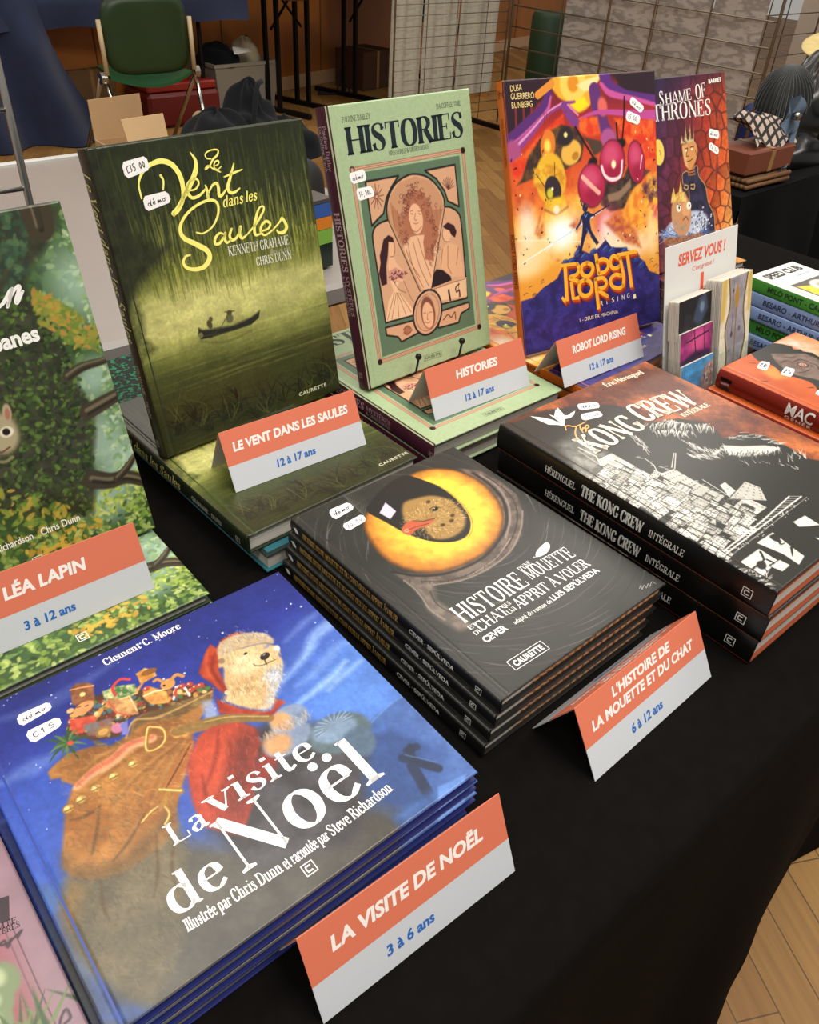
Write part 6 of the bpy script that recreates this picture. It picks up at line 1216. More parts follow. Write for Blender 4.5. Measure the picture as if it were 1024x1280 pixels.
def art_red():
    a = Art(190.0, 290.0, 0.8, '#bd5a2e')
    g = a.Y / a.h; n = a.noise(24, 2)[..., None]
    a.a[:] = np.array(hexc('#c96a34')) * n + np.array(hexc('#a8441f')) * (1 - n)
    a.poly([(68.3, 290.5), (252.8, 287.4), (259.9, 244.1), (147.5, 189.3), (140.7, 229.0), (137.3, 247.2), (139.5, 268.1), (126.5, 289.3)], '#ccc5bb', 6, .95, col2='#d99a6a', cell=30); a.poly([(44.6, 256.7), (62.8, 247.9), (50.1, 234.3), (51.4, 222.5), (30.8, 229.6), (32.7, 246.5)], '#dd9a45', 5, .7)
    a.poly([(72.3, 290.9), (97.1, 290.9), (114.2, 290.7), (127.9, 288.4), (135.4, 279.2), (139.2, 267.9), (133.2, 261.3), (141.3, 255.8), (138.0, 250.8), (145.3, 241.7), (141.3, 229.3), (141.0, 201.5), (68.0, 165.0), (46.7, 180.0), (59.0, 192.2), (62.3, 202.3), (57.8, 219.9), (49.7, 231.0), (59.4, 242.7), (63.2, 251.3), (64.6, 261.8), (59.7, 272.1)], '#2f2c2a', 1, 1)
    a.poly([(93.8, 273.0), (105.0, 265.3), (120.8, 254.5), (134.1, 245.4), (134.2, 229.4), (121.7, 207.2), (79.0, 185.4), (75.4, 198.6), (64.7, 220.5), (67.0, 237.5), (74.4, 251.3), (83.0, 262.7)], '#65534c', 1.5, 1, col2='#7d685e', cell=8)
    x, y = [(100.2, 230.4)][0]
    for r, c in ((8, '#2a2320'), (6.5, '#8d6a58'), (4.6, '#c99a80'), (3, '#57382e'), (1.4, '#d9c0b0')): a.ell(x, y, r, r * .9, c, 0, .1)
    for p in ([(98.6, 242.3), (112.7, 240.3), (114.8, 230.3)], [(80.0, 251.2), (93.9, 249.3), (94.2, 241.4)], [(73.2, 222.0), (83.7, 218.4), (96.2, 217.3)], [(98.1, 258.2), (104.4, 251.9), (115.4, 248.3)], [(113.6, 228.1), (115.0, 219.4), (105.6, 210.7)]): a.line(p, 1.6, '#231d1b', .9, True)
    for p in ([(44.1, 275.9), (49.0, 270.7), (50.1, 268.0)], [(10.8, 240.0), (14.3, 235.7), (20.6, 233.1)], [(43.9, 194.0), (50.2, 191.3), (54.1, 190.4)]): a.line(p, (1, 3, 1), '#57301c', .9, True)
    return a


def spine_red(mb, P):
    mb.poly([P(6, 1.5), P(22, 1.5), P(22, 18), P(6, 18)], hexc('#161212')); put(mb, sans('CAURETTE', .03), (8, 9), (20, 9), 2.6, (.85, .82, .8), P)
    put(mb, sans('MAC', .018), (98, 8), (134, 8), 14.5, (.88, .86, .84), P); put(mb, sans('GÉNÉR', .03, 0, 1.3), (99, 1.2), (134, 1.2), 4.6, (.88, .86, .84), P)


def art_club():
    a = Art(112.5, 219.9, 0.8, '#dcd9d5')
    a.poly([(18, 60), (108, 60), (108, 165), (18, 165)], '#5b5853', .5); a.poly([(22, 64), (108, 64), (108, 150), (70, 140), (22, 158)], '#dcb52c', 2, 1, col2='#efd65a', cell=6); a.ell(66, 140, 22, 20, '#d6d3cb', 0, .1); a.ell(66, 140, 12, 11, '#a9a69e', 0, .3)
    for k in range(30): rs = np.random.RandomState(k); a.line([(22 + 80 * rs.rand(), 64 + 70 * rs.rand()), (22 + 80 * rs.rand(), 64 + 70 * rs.rand())], 1, '#8d6a1c', .5)
    return a


def letters_club(mb, P):
    K = hexc('#2b2b2d')
    put(mb, sans('SPEED CLUB', .045), (12, 193), (100, 193), 15, K, P); put(mb, sans('tome un'), (62, 180), (96, 180), 4.5, hexc('#5b7aa0'), P)


def art_rose():
    a = Art(210.0, 300.0, 0.7, '#8c717b')
    a.tex(20, .1, 2); n = a.noise(40, 5)
    m, sl = a.mask([(18, 14), (a.w - 17, 14), (a.w - 17, a.h - 16), (18, a.h - 16)], 2)
    a.poly([(26, 20), (a.w - 24, 20), (a.w - 24, a.h - 24), (26, a.h - 24)], '#93424a', 14, 1, col2='#8a3c3c', cell=40)
    for o in (14, 18): a.line([(o, o), (a.w - o, o), (a.w - o, a.h - o), (o, a.h - o), (o, o)], .8 if o == 14 else .5, '#4a3a44', .9)
    D = '#3a2c34'
    x, y = [(195.9, 198.8)][0]
    for q, rx, ry in (([(181.2, 195.6)], 9, 12), ([(175.7, 184.1)], 8, 9), ([(173.3, 174.3)], 7, 8)): a.ell(q[0][0], q[0][1], rx, ry, '#6f7d5c', .3, .2); a.ell(q[0][0] - 2, q[0][1] + 3, rx * .5, ry * .5, '#a3ac86', .3, .5)
    rs = np.random.RandomState(4)
    for k in range(26):
        (bx, by), = [(180.2, 157.7)]; an = 1.5 + rs.randn() * .5; L = 14 + 12 * rs.rand(); bx += rs.randn() * 12
        a.line([(bx, by), (bx + L * cos(an), by + L * sin(an))], (3, 2, .3), ('#4a5c3a', '#67784c', '#384a30')[k % 3], .9)
    for p in ([(196.0, 144.9), (198.3, 154.0), (203.1, 158.4), (203.6, 152.8), (199.3, 151.2), (201.5, 145.4)], [(185.4, 216.3), (190.0, 213.8), (194.8, 214.6), (199.5, 216.1), (196.3, 213.4)], [(187.2, 216.1), (189.9, 216.2), (190.1, 211.4), (193.1, 214.8)]): a.line(p, 1.6, D, .9, True)
    return a


def letters_rose(mb, P):
    D = hexc('#33262e')
    p = [(191.5, 229.2), (196.5, 227.6)]; put(mb, serif('1', 1, 1) if False else sans('1', .05), p[0], p[1], 14, D, P)
    put(mb, serif('COMTE', 1.2, .5, .5), *[(180.5, 226.1), (199.5, 222.8)], 3.6, D, P); put(mb, serif('MYSTERES', 1.2, .5, .5), *[(178.6, 223.0), (200.0, 218.8)], 3.6, D, P)


# ------------------------------------------------------------------ hall
def floor_mat():
    m = bpy.data.materials.new('oak_strip_floor'); m.use_nodes = True
    nt = m.node_tree; b = nt.nodes['Principled BSDF']; L = nt.links.new
    tc = nt.nodes.new('ShaderNodeTexCoord'); mp = nt.nodes.new('ShaderNodeMapping'); mp.inputs['Rotation'].default_value = (0, 0, radians(-62))
    L(tc.outputs['Object'], mp.inputs[0])
    br = nt.nodes.new('ShaderNodeTexBrick'); br.inputs['Scale'].default_value = 1.0; br.offset = .37
    br.inputs['Brick Width'].default_value = .55; br.inputs['Row Height'].default_value = .07; br.inputs['Mortar Size'].default_value = .0012
    br.inputs['Color1'].default_value = lin(hexc('#a37c42')) + (1,); br.inputs['Color2'].default_value = lin(hexc('#875f30')) + (1,); br.inputs['Mortar'].default_value = lin(hexc('#5d4020')) + (1,)
    L(mp.outputs[0], br.inputs['Vector'])
    mp2 = nt.nodes.new('ShaderNodeMapping'); mp2.inputs['Scale'].default_value = (3, 45, 1); L(mp.outputs[0], mp2.inputs[0])
    n = nt.nodes.new('ShaderNodeTexNoise'); n.inputs['Scale'].default_value = 1.6; n.inputs['Detail'].default_value = 6; L(mp2.outputs[0], n.inputs['Vector'])
    mx = nt.nodes.new('ShaderNodeMix'); mx.data_type = 'RGBA'; mx.blend_type = 'MULTIPLY'; mx.inputs['Factor'].default_value = .6
    cr = nt.nodes.new('ShaderNodeValToRGB'); cr.color_ramp.elements[0].position = .3; cr.color_ramp.elements[0].color = (.55, .5, .45, 1); cr.color_ramp.elements[1].position = .7
    L(n.outputs['Fac'], cr.inputs[0]); L(br.outputs['Color'], mx.inputs['A']); L(cr.outputs[0], mx.inputs['B']); L(mx.outputs['Result'], b.inputs['Base Color'])
    b.inputs['Roughness'].default_value = .5
    b.inputs['Specular IOR Level'].default_value = .35
    return m


mb = MB(); mb.box((-4, -3, -.1), (14, 12, 0)); fl = struct(mb.build('floor', floor_mat()))

# back wall of orange wood veneer: runs through two points found on the floor line
w0 = Vector((3.765, 5.92, 0)); w1 = Vector((4.86, 6.19, 0)); wd_ = (w1 - w0).normalized(); wn = Vector((-wd_.y, wd_.x, 0)); ang = atan2(wd_.y, wd_.x)
veneer = mat('orange_wood_veneer', '#a8672a', .45, noise=.35, scale=3, stretch=(1, 1, .25))
mb = MB(); mb.box((-8, 0, 0), (9, .12, 3.2)); wb_ = struct(mb.build('wall_back', veneer)); wb_.location = w0; wb_.rotation_euler.z = ang
mb = MB(); mb.box((-8, -.016, 0), (9, 0, .09)); sk = struct(mb.build('baseboard_back', mat('pale_baseboard', '#c9a27c', .5))); sk.location = w0; sk.rotation_euler.z = ang
for k in range(-6, 8):
    mb = MB(); mb.box((-.004, -.004, .09), (.004, 0, 3.0)); tr = struct(mb.build('trim_%d' % (k + 7), mat('veneer_joint', '#6d3f18', .5))); tr.location = w0 + wd_ * (k * 1.05 + .5); tr.rotation_euler.z = ang

# ------------------------------------------------------------------ our table under its black cloth
TX0, TX1, TY0, TY1 = -1.0, 1.62, 0.105, 0.86
t = empty('folding_table', 'folding table hidden under the black cloth that carries the books', 'table', Matrix.Translation((.3, .55, 0)))
mb = MB(); mb.box((TX0 + .01 - .3, TY0 + .012 - .55, TZ - .03), (TX1 - .01 - .3, TY1 - .012 - .55, TZ - .004), bev=.004); mb.build('tabletop', mat('grey_plastic', '#8a8782', .5, noise=.06), t)
for lx in (-1.1, 1.1):
    for ly in (-.36, .22):
        mb = MB(); mb.tube([(lx, ly, 0), (lx, ly, TZ - .03)], .014, 10); mb.build('leg', mat('grey_steel', '#77787a', .35, 1), t)
cloth = mat('black_cloth', '#0d0b0a', .95, noise=.35, scale=60, bump=.25, sheen=0, spec=.06)


def drape():
    mb = MB(); pts = []
    nx = 150; cols = []
    rows = [0.0, .02, .3, .6, .88]       # across the top
    rs = np.random.RandomState(2); ph = rs.rand(8) * 6
    def fold(x, s): return (sin(x * 7 + ph[0] + s) + .6 * sin(x * 13.3 + ph[1] - 2 * s) + .35 * sin(x * 27 + ph[2]))
    grid = []
    for i in range(nx + 1):
        x = TX0 - .012 + (TX1 - TX0 + .024) * i / nx; col = []
        for d in range(17):                              # front drop, floor upwards
            s = 1 - d / 16
            col.append((x + .02 * s * fold(x + 2, 1), TY0 - .014 - .020 * s - .034 * s * (fold(x, s) * .55 + .3) - .05 * max(0, s - .85), max(.004, TZ * (1 - s) - .012 + .004)))
        col.append((x, TY0 - .009, TZ - .004)); col.append((x, TY0 + .004, TZ - .0006))
        for k in range(1, 20): col.append((x, TY0 + (TY1 - TY0) * k / 20, TZ - .0006 + .0003 * sin(x * 31 + k)))
        col.append((x, TY1 - .004, TZ - .0006)); col.append((x, TY1 + .009, TZ - .006))
        for d in range(1, 9):
            s = d / 8; col.append((x, TY1 + .012 + .03 * s + .02 * s * fold(x + 5, s), max(.004, TZ * (1 - s))))
        grid.append(col)
    n = len(grid[0])
    for c in grid:
        for p in c: mb.vert(p)
    for i in range(nx):
        for j in range(n - 1): mb.face((i * n + j, (i + 1) * n + j, (i + 1) * n + j + 1, i * n + j + 1))
    for e, sg in ((0, -1), (nx, 1)):                       # hanging ends
        top = [grid[e][j] for j in range(17, 40)]
        prev = [e * n + j for j in range(17, 40)]
        for d in range(1, 9):
            s = d / 8; cur = []
            for q, p in enumerate(top):
                cur.append(mb.vert((p[0] + sg * (.012 + .03 * s + .02 * s * sin(p[1] * 17 + s)), p[1], max(.004, TZ * (1 - s)))))
            for q in range(len(top) - 1): mb.face((prev[q], prev[q + 1], cur[q + 1], cur[q]) if sg < 0 else (prev[q + 1], prev[q], cur[q], cur[q + 1]))
            prev = cur
    o = mb.build('tablecloth', cloth, None, smooth=True)
    return o


o = drape(); tag(o, 'black cloth draped over the book table and hanging to the wooden floor', 'tablecloth')


# ------------------------------------------------------------------ books
PRINT = print_mat('laminated_print', rough=0.3, coat=0.0, bump=0.02, spec=0.42)
PAPER = print_mat('printed_paper', rough=0.7, spec=0.3)
PAGES = print_mat('page_edges', rough=0.8, spec=0.2)
PCOL = {'paper': (0.86, 0.84, 0.80)}


def strip_grid(mb, o, du, dv, nu, nv, fn):
    """grid from corner o along du, dv coloured by fn(S, R) in 0..1"""
    S, R = np.meshgrid(np.linspace(0, 1, nu), np.linspace(0, 1, nv))
    o, du, dv = (np.array(q, float) for q in (o, du, dv))
    V = o + S[..., None] * du + R[..., None] * dv
    C = np.clip(fn(S, R), 0, 1)
    C = np.where(C <= 0.04045, C / 12.92, ((C + 0.055) / 1.055) ** 2.4)
    mb.grid(V, nu, nv, C)


def plain_pages(seed=1, base=(0.86, 0.84, 0.80), amp=0.22):
    def fn(S, R):
        r = np.random.RandomState(seed).rand(S.shape[0])[:, None]
        w = np.random.RandomState(seed + 9).rand(S.shape[0])[:, None] * 6
        k = 1 - amp * np.clip(r + 0.15 * np.sin(S * 9 + w), 0, 1)
        return np.array(base) * k[..., None]
    return fn


def book(name, label, cat, M, art, t, wh, board='#222222', back='#222222', spine='#222222', spine_fn=None, letter_fn=None,
         edge=None, base=(0.86, 0.84, 0.80), group=None, bulge=0.0, bt=0.0024, stickers=(), groove=True, spine_wrap=0.0):
    """hardback: X from spine to fore-edge, Y from foot to head, Z from back cover to front cover (metres)"""
    w, h = wh[0] / 1000, wh[1] / 1000
    root = empty(name, label, cat, M, group)
    # front board with its printed face
    mb = MB(); mb.ink = hexc(board)
    mb.box((0.0006, 0, t - bt), (w, h, t - 0.0005), bev=0.0006)
    X = art.X / 1000 * (w / (art.w / 1000)); Y = art.Y / 1000 * (h / (art.h / 1000))
    Z = np.full(X.shape, t)
    if groove: Z = Z - 0.0006 * np.exp(-((X - 0.0085) / 0.0017) ** 2)
    e = np.minimum(np.minimum(X, w - X), np.minimum(Y, h - Y))
    Z = Z - 0.0011 * np.clip(1 - e / 0.0012, 0, 1) ** 2
    mb.grid(np.stack([X, Y, Z], -1), art.nx, art.ny, art.lin())
    P = lambda x, y: (x / 1000, y / 1000, t + 0.00012)
    if letter_fn: letter_fn(mb, P)
    mb.build('front_cover', PRINT, root, ink=True)
    # back board
    mb = MB(); mb.ink = hexc(back); mb.box((0.0006, 0, 0), (w, h, bt), bev=0.0006); mb.build('back_cover', PRINT, root, ink=True)
    # spine
    mb = MB(); mb.ink = hexc(spine)
    n = 24; prof = []
    for i in range(n + 1):
        s = i / n; prof.append((-bulge * sin(pi * s) + 0.0012 * (abs(2 * s - 1) ** 8), s * t))
    inner = [(max(x, 0) + 0.0022, min(max(z, 0.0008), t - 0.0008)) for x, z in prof[::-1]]
    ring = prof + inner; L = len(ring)
    for yy in (0, h):
        for x, z in ring: mb.vert((x, yy, z))
    for i in range(L):
        j = (i + 1) % L
        mb.face((i, L + i, L + j, j))
    mb.face(list(range(L))); mb.face([L + i for i in range(L - 1, -1, -1)])
    if spine_wrap > 0:
        mb.box((0.0012, 0, t - 0.0006), (spine_wrap, h, t + 0.0003))
        mb.box((0.0012, 0, -0.0003), (spine_wrap, h, 0.0006))
    if spine_fn:
        # along: mm from the head; up: mm from the back board
        def SP(s, r):
            q = min(max(r / 1000 / t, 0), 1)
            return (-bulge * sin(pi * q) + 0.0012 * (abs(2 * q - 1) ** 8) - 0.0003 - 0.3 * bulge, h - s / 1000, r / 1000)
        spine_fn(mb, SP)
    mb.build('spine', PRINT, root, ink=True)
    # page block
    mb = MB(); mb.ink = base
    x0, x1, y0, y1, z0, z1 = 0.0026, w - 0.0035, 0.0032, h - 0.0032, bt + 0.0001, t - bt - 0.0001
    rows = max(int((z1 - z0) / 0.0003), 6)
    mb.box((x0, y0 + 0.0004, z0), (x1 - 0.0004, y1 - 0.0004, z1))
    foot = edge or plain_pages(3, base)
    strip_grid(mb, (x0, y0, z0), (x1 - x0, 0, 0), (0, 0, z1 - z0), 160, rows, foot)
    strip_grid(mb, (x1, y0, z0), (0, y1 - y0, 0), (0, 0, z1 - z0), 60, rows, plain_pages(4, base))
    strip_grid(mb, (x1, y1, z0), (x0 - x1, 0, 0), (0, 0, z1 - z0), 60, rows, plain_pages(5, base))
    mb.build('page_block', PAGES, root, ink=True)
    for (quad, txt) in stickers: sticker(root, quad, txt, t + 0.0002)
    return root


HW = {  # small handwriting, unit height
 'd': ((.45, .35), (.2, .45), (.08, .2), (.3, .02), (.5, .3), (.62, 1), (.55, .1), (.7, .08)), 'e': ((.1, .25), (.42, .3), (.35, .5), (.12, .38), (.15, .08), (.45, .1)), 'm': ((.05, .0), (.12, .45), (.12, .05), (.3, .45), (.36, .05), (.52, .45), (.6, .05), (.75, .1)),
 'o': ((.3, .48), (.08, .3), (.2, .02), (.45, .15), (.4, .45), (.7, .42)), '1': ((.1, .6), (.3, .95), (.25, 0)), '2': ((.1, .75), (.35, .95), (.45, .7), (.1, .03), (.55, .06)), '3': ((.1, .85), (.42, .88), (.25, .55), (.48, .25), (.1, .05)),
 '4': ((.35, .95), (.08, .35), (.6, .35)), '5': ((.5, .95), (.15, .93), (.12, .55), (.45, .5), (.45, .12), (.08, .05)), '6': ((.45, .95), (.12, .4), (.25, .03), (.48, .25), (.15, .4)), '9': ((.48, .7), (.25, .95), (.1, .7), (.45, .65), (.4, 0)), '0': ((.3, .92), (.08, .5), (.28, .03), (.5, .5), (.3, .92)),
 '€': ((.55, .85), (.2, .75), (.12, .35), (.25, .05), (.55, .12)), ',': ((.15, .08), (.05, -.15)), '.': ((.1, .05), (.14, .02))}


def sticker(root, quad, txt, z, col='#eeeceb'):
    """white price label, quad TL TR BR BL in mm"""
    q = [np.array(p, float) for p in quad]

    def B(u, v): return (q[3] * (1 - u) + q[2] * u) * (1 - v) + (q[0] * (1 - u) + q[1] * u) * v
    out = [(.1, 0), (.9, 0), (1, .25), (1, .75), (.9, 1), (.1, 1), (0, .75), (0, .25)]
    mb = MB(); mb.ink = hexc(col); n = len(out)
    for k, zz in ((0, z - 0.0002), (1, z + 0.00012)):
        for u, v in out: p = B(u, v); mb.vert((p[0] / 1000, p[1] / 1000, zz))
    mb.face(list(range(n, 2 * n)))
    for i in range(n): mb.face((i, (i + 1) % n, n + (i + 1) % n, n + i))
    x = 0.12; step = 0.76 / len(txt)
    P = lambda a, b: (a / 1000, b / 1000, z + 0.0002)
    hgt = 0.5 * np.hypot(*(q[0] - q[3]))
    for ch in txt:
        g = HW.get({'é': 'e'}.get(ch, ch))
        if g:
            pen(mb, [tuple(B(x + a * step * 1.25, 0.27 + 0.48 * b)) for a, b in g], hgt * 0.11, (0.2, 0.2, 0.25), P, n=4, dots=False)
            if ch == 'é': pen(mb, [tuple(B(x + step * .3, .6)), tuple(B(x + step * .55, .75))], hgt * .11, (0.2, 0.2, 0.25), P, sm=False, dots=False)
        x += step
    mb.build('price_sticker', PAPER, root, ink=True)


def logo_c(mb, x, y, s, col, P, a=0.0):
    """publisher's square mark with a C"""
    def Q(u, v): return P(x + s * (u * cos(a) - v * sin(a)), y + s * (u * sin(a) + v * cos(a)))
    for (u0, v0, u1, v1) in ((-.5, -.5, .5, -.42), (-.5, .42, .5, .5), (-.5, -.5, -.42, .5), (.42, -.5, .5, .5)):
        mb.poly([Q(u0, v0), Q(u1, v0), Q(u1, v1), Q(u0, v1)], col)
    pts = [(.2, .2), (-.2, .22), (-.24, 0), (-.2, -.22), (.2, -.2)]
    V, F = ribbon(pts, [.13] * 5); k = len(mb.v)
    for u, v in V: mb.vert(Q(u, v), col)
    for f in F: mb.face([k + i for i in f])


def boxed(mb, p0, p1, cap, txt, col, P, th=0.5, glyph=None):
    """publisher's name in a thin frame"""
    p0 = np.array(p0); p1 = np.array(p1); d = (p1 - p0); L = np.hypot(*d); u = d / L; v = np.array([-u[1], u[0]])
    put(mb, glyph or sans(txt, 0.02), p0, p1, cap, col, P)
    a = p0 - u * cap * .6 - v * cap * .45; b = p1 + u * cap * .6 - v * cap * .45; hh = v * cap * 1.9
    for s, e in ((a, b), (b, b + hh), (b + hh, a + hh), (a + hh, a)):
        pen(mb, [tuple(s), tuple(e)], th, col, P, sm=False, dots=False)


def stones(art, n, seed, joint, w=1.6, alpha=0.8):
    """dry-stone pattern: cell borders darkened"""
    rs = np.random.RandomState(seed); k = int(sqrt(n))
    pts = [((i + .5 + .5 * (j % 2) + rs.randn() * .18) / k * art.w, (j + .5 + rs.randn() * .2) / k * art.h) for i in range(-1, k + 1) for j in range(k)]
    d1 = np.full(art.X.shape, 1e9); d2 = np.full(art.X.shape, 1e9); idx = np.zeros(art.X.shape, int)
    for q, (x, y) in enumerate(pts):
        d = np.hypot((art.X - x) * .85, art.Y - y)
        m = d < d1
        d2 = np.where(m, d1, np.minimum(d2, d)); idx = np.where(m, q, idx); d1 = np.where(m, d, d1)
    sh = 0.82 + 0.36 * rs.rand(len(pts))
    art.a *= sh[idx][..., None]
    art.mixm(np.clip(1 - (d2 - d1) / (2 * w), 0, 1) * alpha, joint)


# ------------------------------------------------------------------ books on the display table
def lie(x, y, a, w, h, z, t): return T(x, y, z - t, a)


def shift(M, dx, dy, dz, da=0.0): return Matrix.Translation((dx, dy, dz)) @ M @ Matrix.Rotation(da, 4, 'Z')


GAP = 0.0004
# snowy-night picture books, four deep, in front
x, y, a, w, h, z = 0.0043, 0.2114, -0.0141, 0.2666, 0.2591, 0.0460
t = 0.0112
M = lie(x, y, a, w, h, z, t)
b = book('picture_book', 'night-blue picture book of a white bear with a sack, on top of its stack', 'book', M, art_visit(), t, (w * 1000, h * 1000),
         board='#2c3f8c', back='#232a66', spine='#3a55a0', letter_fn=letters_visit, base=(.55, .56, .58), group='night-blue picture books', bt=.0022,
         stickers=(([(32.3, 237.3), (55.7, 236.3), (55.2, 228.3), (31.7, 225.8)], 'démo'), ([(32.3, 219.4), (56.3, 219.1), (55.5, 210.1), (33.1, 206.7)], '€15')))
LV = ('second from top of the night-blue picture book stack in front', 'third from top of the night-blue picture book stack in front', 'bottom copy of the night-blue picture book stack in front')
for k in range(3):
    dup(b, shift(M, -.0005 * (k + 1) + (.002, .0015, -.004)[k], -.0006 * (k + 1), -(k + 1) * (t + GAP), (.002, -.003, .004)[k]), LV[k], 'night-blue picture books', ('price_sticker',))

# dark grey books with the golden eye, four deep
x, y, a, w, h, z = 0.3180, 0.2341, 0.0093, 0.2094, 0.2735, 0.0600
t = 0.0146
M = lie(x, y, a, w, h, z, t)
b = book('comic_album', 'dark grey album with a chick in a golden eye, on top of its stack', 'book', M, art_gull(), t, (w * 1000, h * 1000),
         board='#2b2b28', back='#1a1a19', spine='#151514', letter_fn=letters_gull, spine_fn=spine_gull, edge=edge_gull, group='golden eye albums', bulge=.001,
         stickers=(([(34.5, 262.5), (58.5, 261.7), (57.2, 250.0), (30.5, 247.1)], 'démo'), ([(31.9, 237.1), (57.3, 239.0), (54.9, 228.6), (30.6, 226.3)], '20,90')))
LV = ('second golden eye album from the top of its stack', 'third golden eye album from the top of its stack', 'lowest golden eye album, resting on the black cloth')
for k in range(3):
    dup(b, shift(M, -.0035 * (k + 1), .0002, -(k + 1) * (t + GAP), .002 * (k - 1)), LV[k], 'golden eye albums', ('price_sticker',))

# black-spined thick albums, three deep
x, y, a, w, h, z = 0.5559, 0.1565, -0.0034, 0.2504, 0.3198, 0.0930
t = 0.0304
M = lie(x, y, a, w, h, z, t)
b = book('comic_album', 'thick black and rust album with a white city drawing, on top of its stack', 'book', M, art_ape(), t, (w * 1000, h * 1000),
         board='#3a2a22', back='#8d4326', spine='#0d0d0c', letter_fn=letters_ape, spine_fn=spine_ape, edge=edge_ape, group='black and rust albums', bulge=.0012, bt=.0028,
         stickers=(([(98.5, 299.3), (122.0, 289.3), (115.3, 278.9), (91.3, 288.4)], 'démo'), ([(84.9, 282.5), (108.8, 275.1), (103.5, 265.2), (76.9, 271.8)], '35,00')))
LV = ('middle copy of the thick black-spined albums with white lettering', 'bottom copy of the thick black-spined albums, resting on the cloth')
for k in range(2):
    dup(b, shift(M, (.0035, .0065)[k], (-.002, .0)[k], -(k + 1) * (t + GAP), (-.004, .004)[k]), LV[k], 'black and rust albums', ('price_sticker',))

# green river books: one standing, one lying under it
river = art_river()
x, y, z, a, le, w, h, ro = 0.2749, 0.6768, 0.0520, 0.0564, 0.2091, 0.2329, 0.2944, 0.0000
t = 0.021
Ms = frame(x, y, z, a, le, ro) @ Matrix.Translation((0, 0, -t))
b = book('illustrated_novel', 'dark green book with a boat on a river, standing upright on a display stand', 'book', Ms, river, t, (w * 1000, h * 1000),
         board='#2a301a', back='#2a301a', spine='#2e2616', letter_fn=letters_river, spine_fn=spine_river, group='green river books', bulge=.0012,
         stickers=(([(28.8, 279.8), (53.8, 282.2), (55.0, 270.4), (29.5, 265.7)], '€35.00'), ([(40.9, 249.0), (66.8, 250.4), (68.7, 240.1), (41.0, 235.9)], 'démo')))
x, y, a, w2, h2, z = 0.2767, 0.5233, 0.0349, 0.2173, 0.2950, 0.0470
t2 = 0.0225
b2 = book('illustrated_novel', 'dark green river book lying flat under its tent card and the standing copy', 'book', lie(x, y, a, w2, h2, z, t2), river, t2, (w2 * 1000, h2 * 1000),
          board='#39451f', back='#20281a', spine='#182013', letter_fn=letters_river, spine_fn=spine_river, group='green river books', bulge=.0012)
# teal album below it, fore-edge towards the front
blank = Art(200, 280, 8, '#2c6470')
book('picture_album', 'teal-edged album lying under the green river book, page edges to the front', 'book', T(x + w2 - .002, y + h2 - .012, z - t2 - GAP - .021, pi + a), blank, .021, (w2 * 1000 - 4, h2 * 1000 - 8), board='#1c2a28', back='#2f6f7c', spine='#2f6f7c')

# pale green hardbacks
hist = art_hist()
x, y, z, a, le, w, h, ro = 0.5307, 0.6639, 0.0560, 0.0200, 0.2672, 0.2100, 0.3051, 0.0020
t = 0.021
Ms = frame(x, y, z, a, le, ro) @ Matrix.Translation((0, 0, -t))
b = book('illustrated_history', 'pale green hardback with peach portraits and maroon spine, standing upright', 'book', Ms, hist, t, (w * 1000, h * 1000),
         board='#9fb48c', back='#9fb48c', spine='#4a1a2c', letter_fn=letters_hist, spine_fn=spine_hist, group='pale green hardbacks', bulge=.001, spine_wrap=.003,
         stickers=(([(16.5, 238.1), (38.7, 240.1), (40.3, 228.4), (19.5, 226.8)], 'démo'), ([(23.3, 221.6), (46.0, 221.9), (48.4, 210.6), (24.7, 208.8)], '34,90€')))
x, y, a, w2, h2, z = 0.5192, 0.5346, 0.0029, 0.2164, 0.2900, 0.0500
t2 = 0.0225
M2 = lie(x, y, a, w2, h2, z, t2)
b2 = book('illustrated_history', 'pale green hardback lying flat under the standing copy, topmost of two', 'book', M2, hist, t2, (w2 * 1000, h2 * 1000), board='#9fb48c', back='#9fb48c', spine='#4a1a2c',
          letter_fn=letters_hist, spine_fn=spine_hist, group='pale green hardbacks', bulge=.001, spine_wrap=.003, base=(.66, .65, .62))
dup(b2, shift(M2, .002, .003, -t2 - .0012, .006), 'lower of two flat pale green hardbacks, resting on the cloth', 'pale green hardbacks')

# orange-spined comics
rob = art_robot()
x, y, z, a, le, w, h, ro = 0.7460, 0.6110, 0.0600, -0.1403, 0.3442, 0.2494, 0.3207, 0.0025
t = 0.0135
Ms = frame(x, y, z, a, le, ro) @ Matrix.Translation((0, 0, -t))
b = book('comic_album', 'orange-spined comic with big red insect eyes, standing upright', 'book', Ms, rob, t, (w * 1000, h * 1000), board='#c0651f', back='#c0651f', spine='#c8671d', letter_fn=letters_robot, spine_fn=spine_robot,
         group='orange-spined comics', bulge=.0008, groove=False, stickers=(([(206.0, 292.9), (228.4, 278.7), (221.5, 271.4), (200.9, 284.7)], 'démo'), ([(197.0, 276.9), (220.8, 268.4), (216.7, 257.8), (193.5, 265.6)], '15.50€')))
x, y, a, w2, h2, z = 0.7570, 0.5070, 0.0750, 0.2500, 0.3150, 0.0530
t2 = 0.0145
M2 = lie(x, y, a, w2, h2, z, t2)
b2 = book('comic_album', 'orange-spined comic lying flat under its tent card, topmost of three', 'book', M2, rob, t2, (w2 * 1000, h2 * 1000), board='#c0651f', back='#c0651f', spine='#c8671d', letter_fn=letters_robot, spine_fn=spine_robot, group='orange-spined comics', bulge=.0008)
for k in range(2): dup(b2, shift(M2, .001 * k, .003, -(k + 1) * (t2 + GAP)), ('middle of the three flat orange-spined comics', 'lowest of the three flat orange-spined comics')[k], 'orange-spined comics')

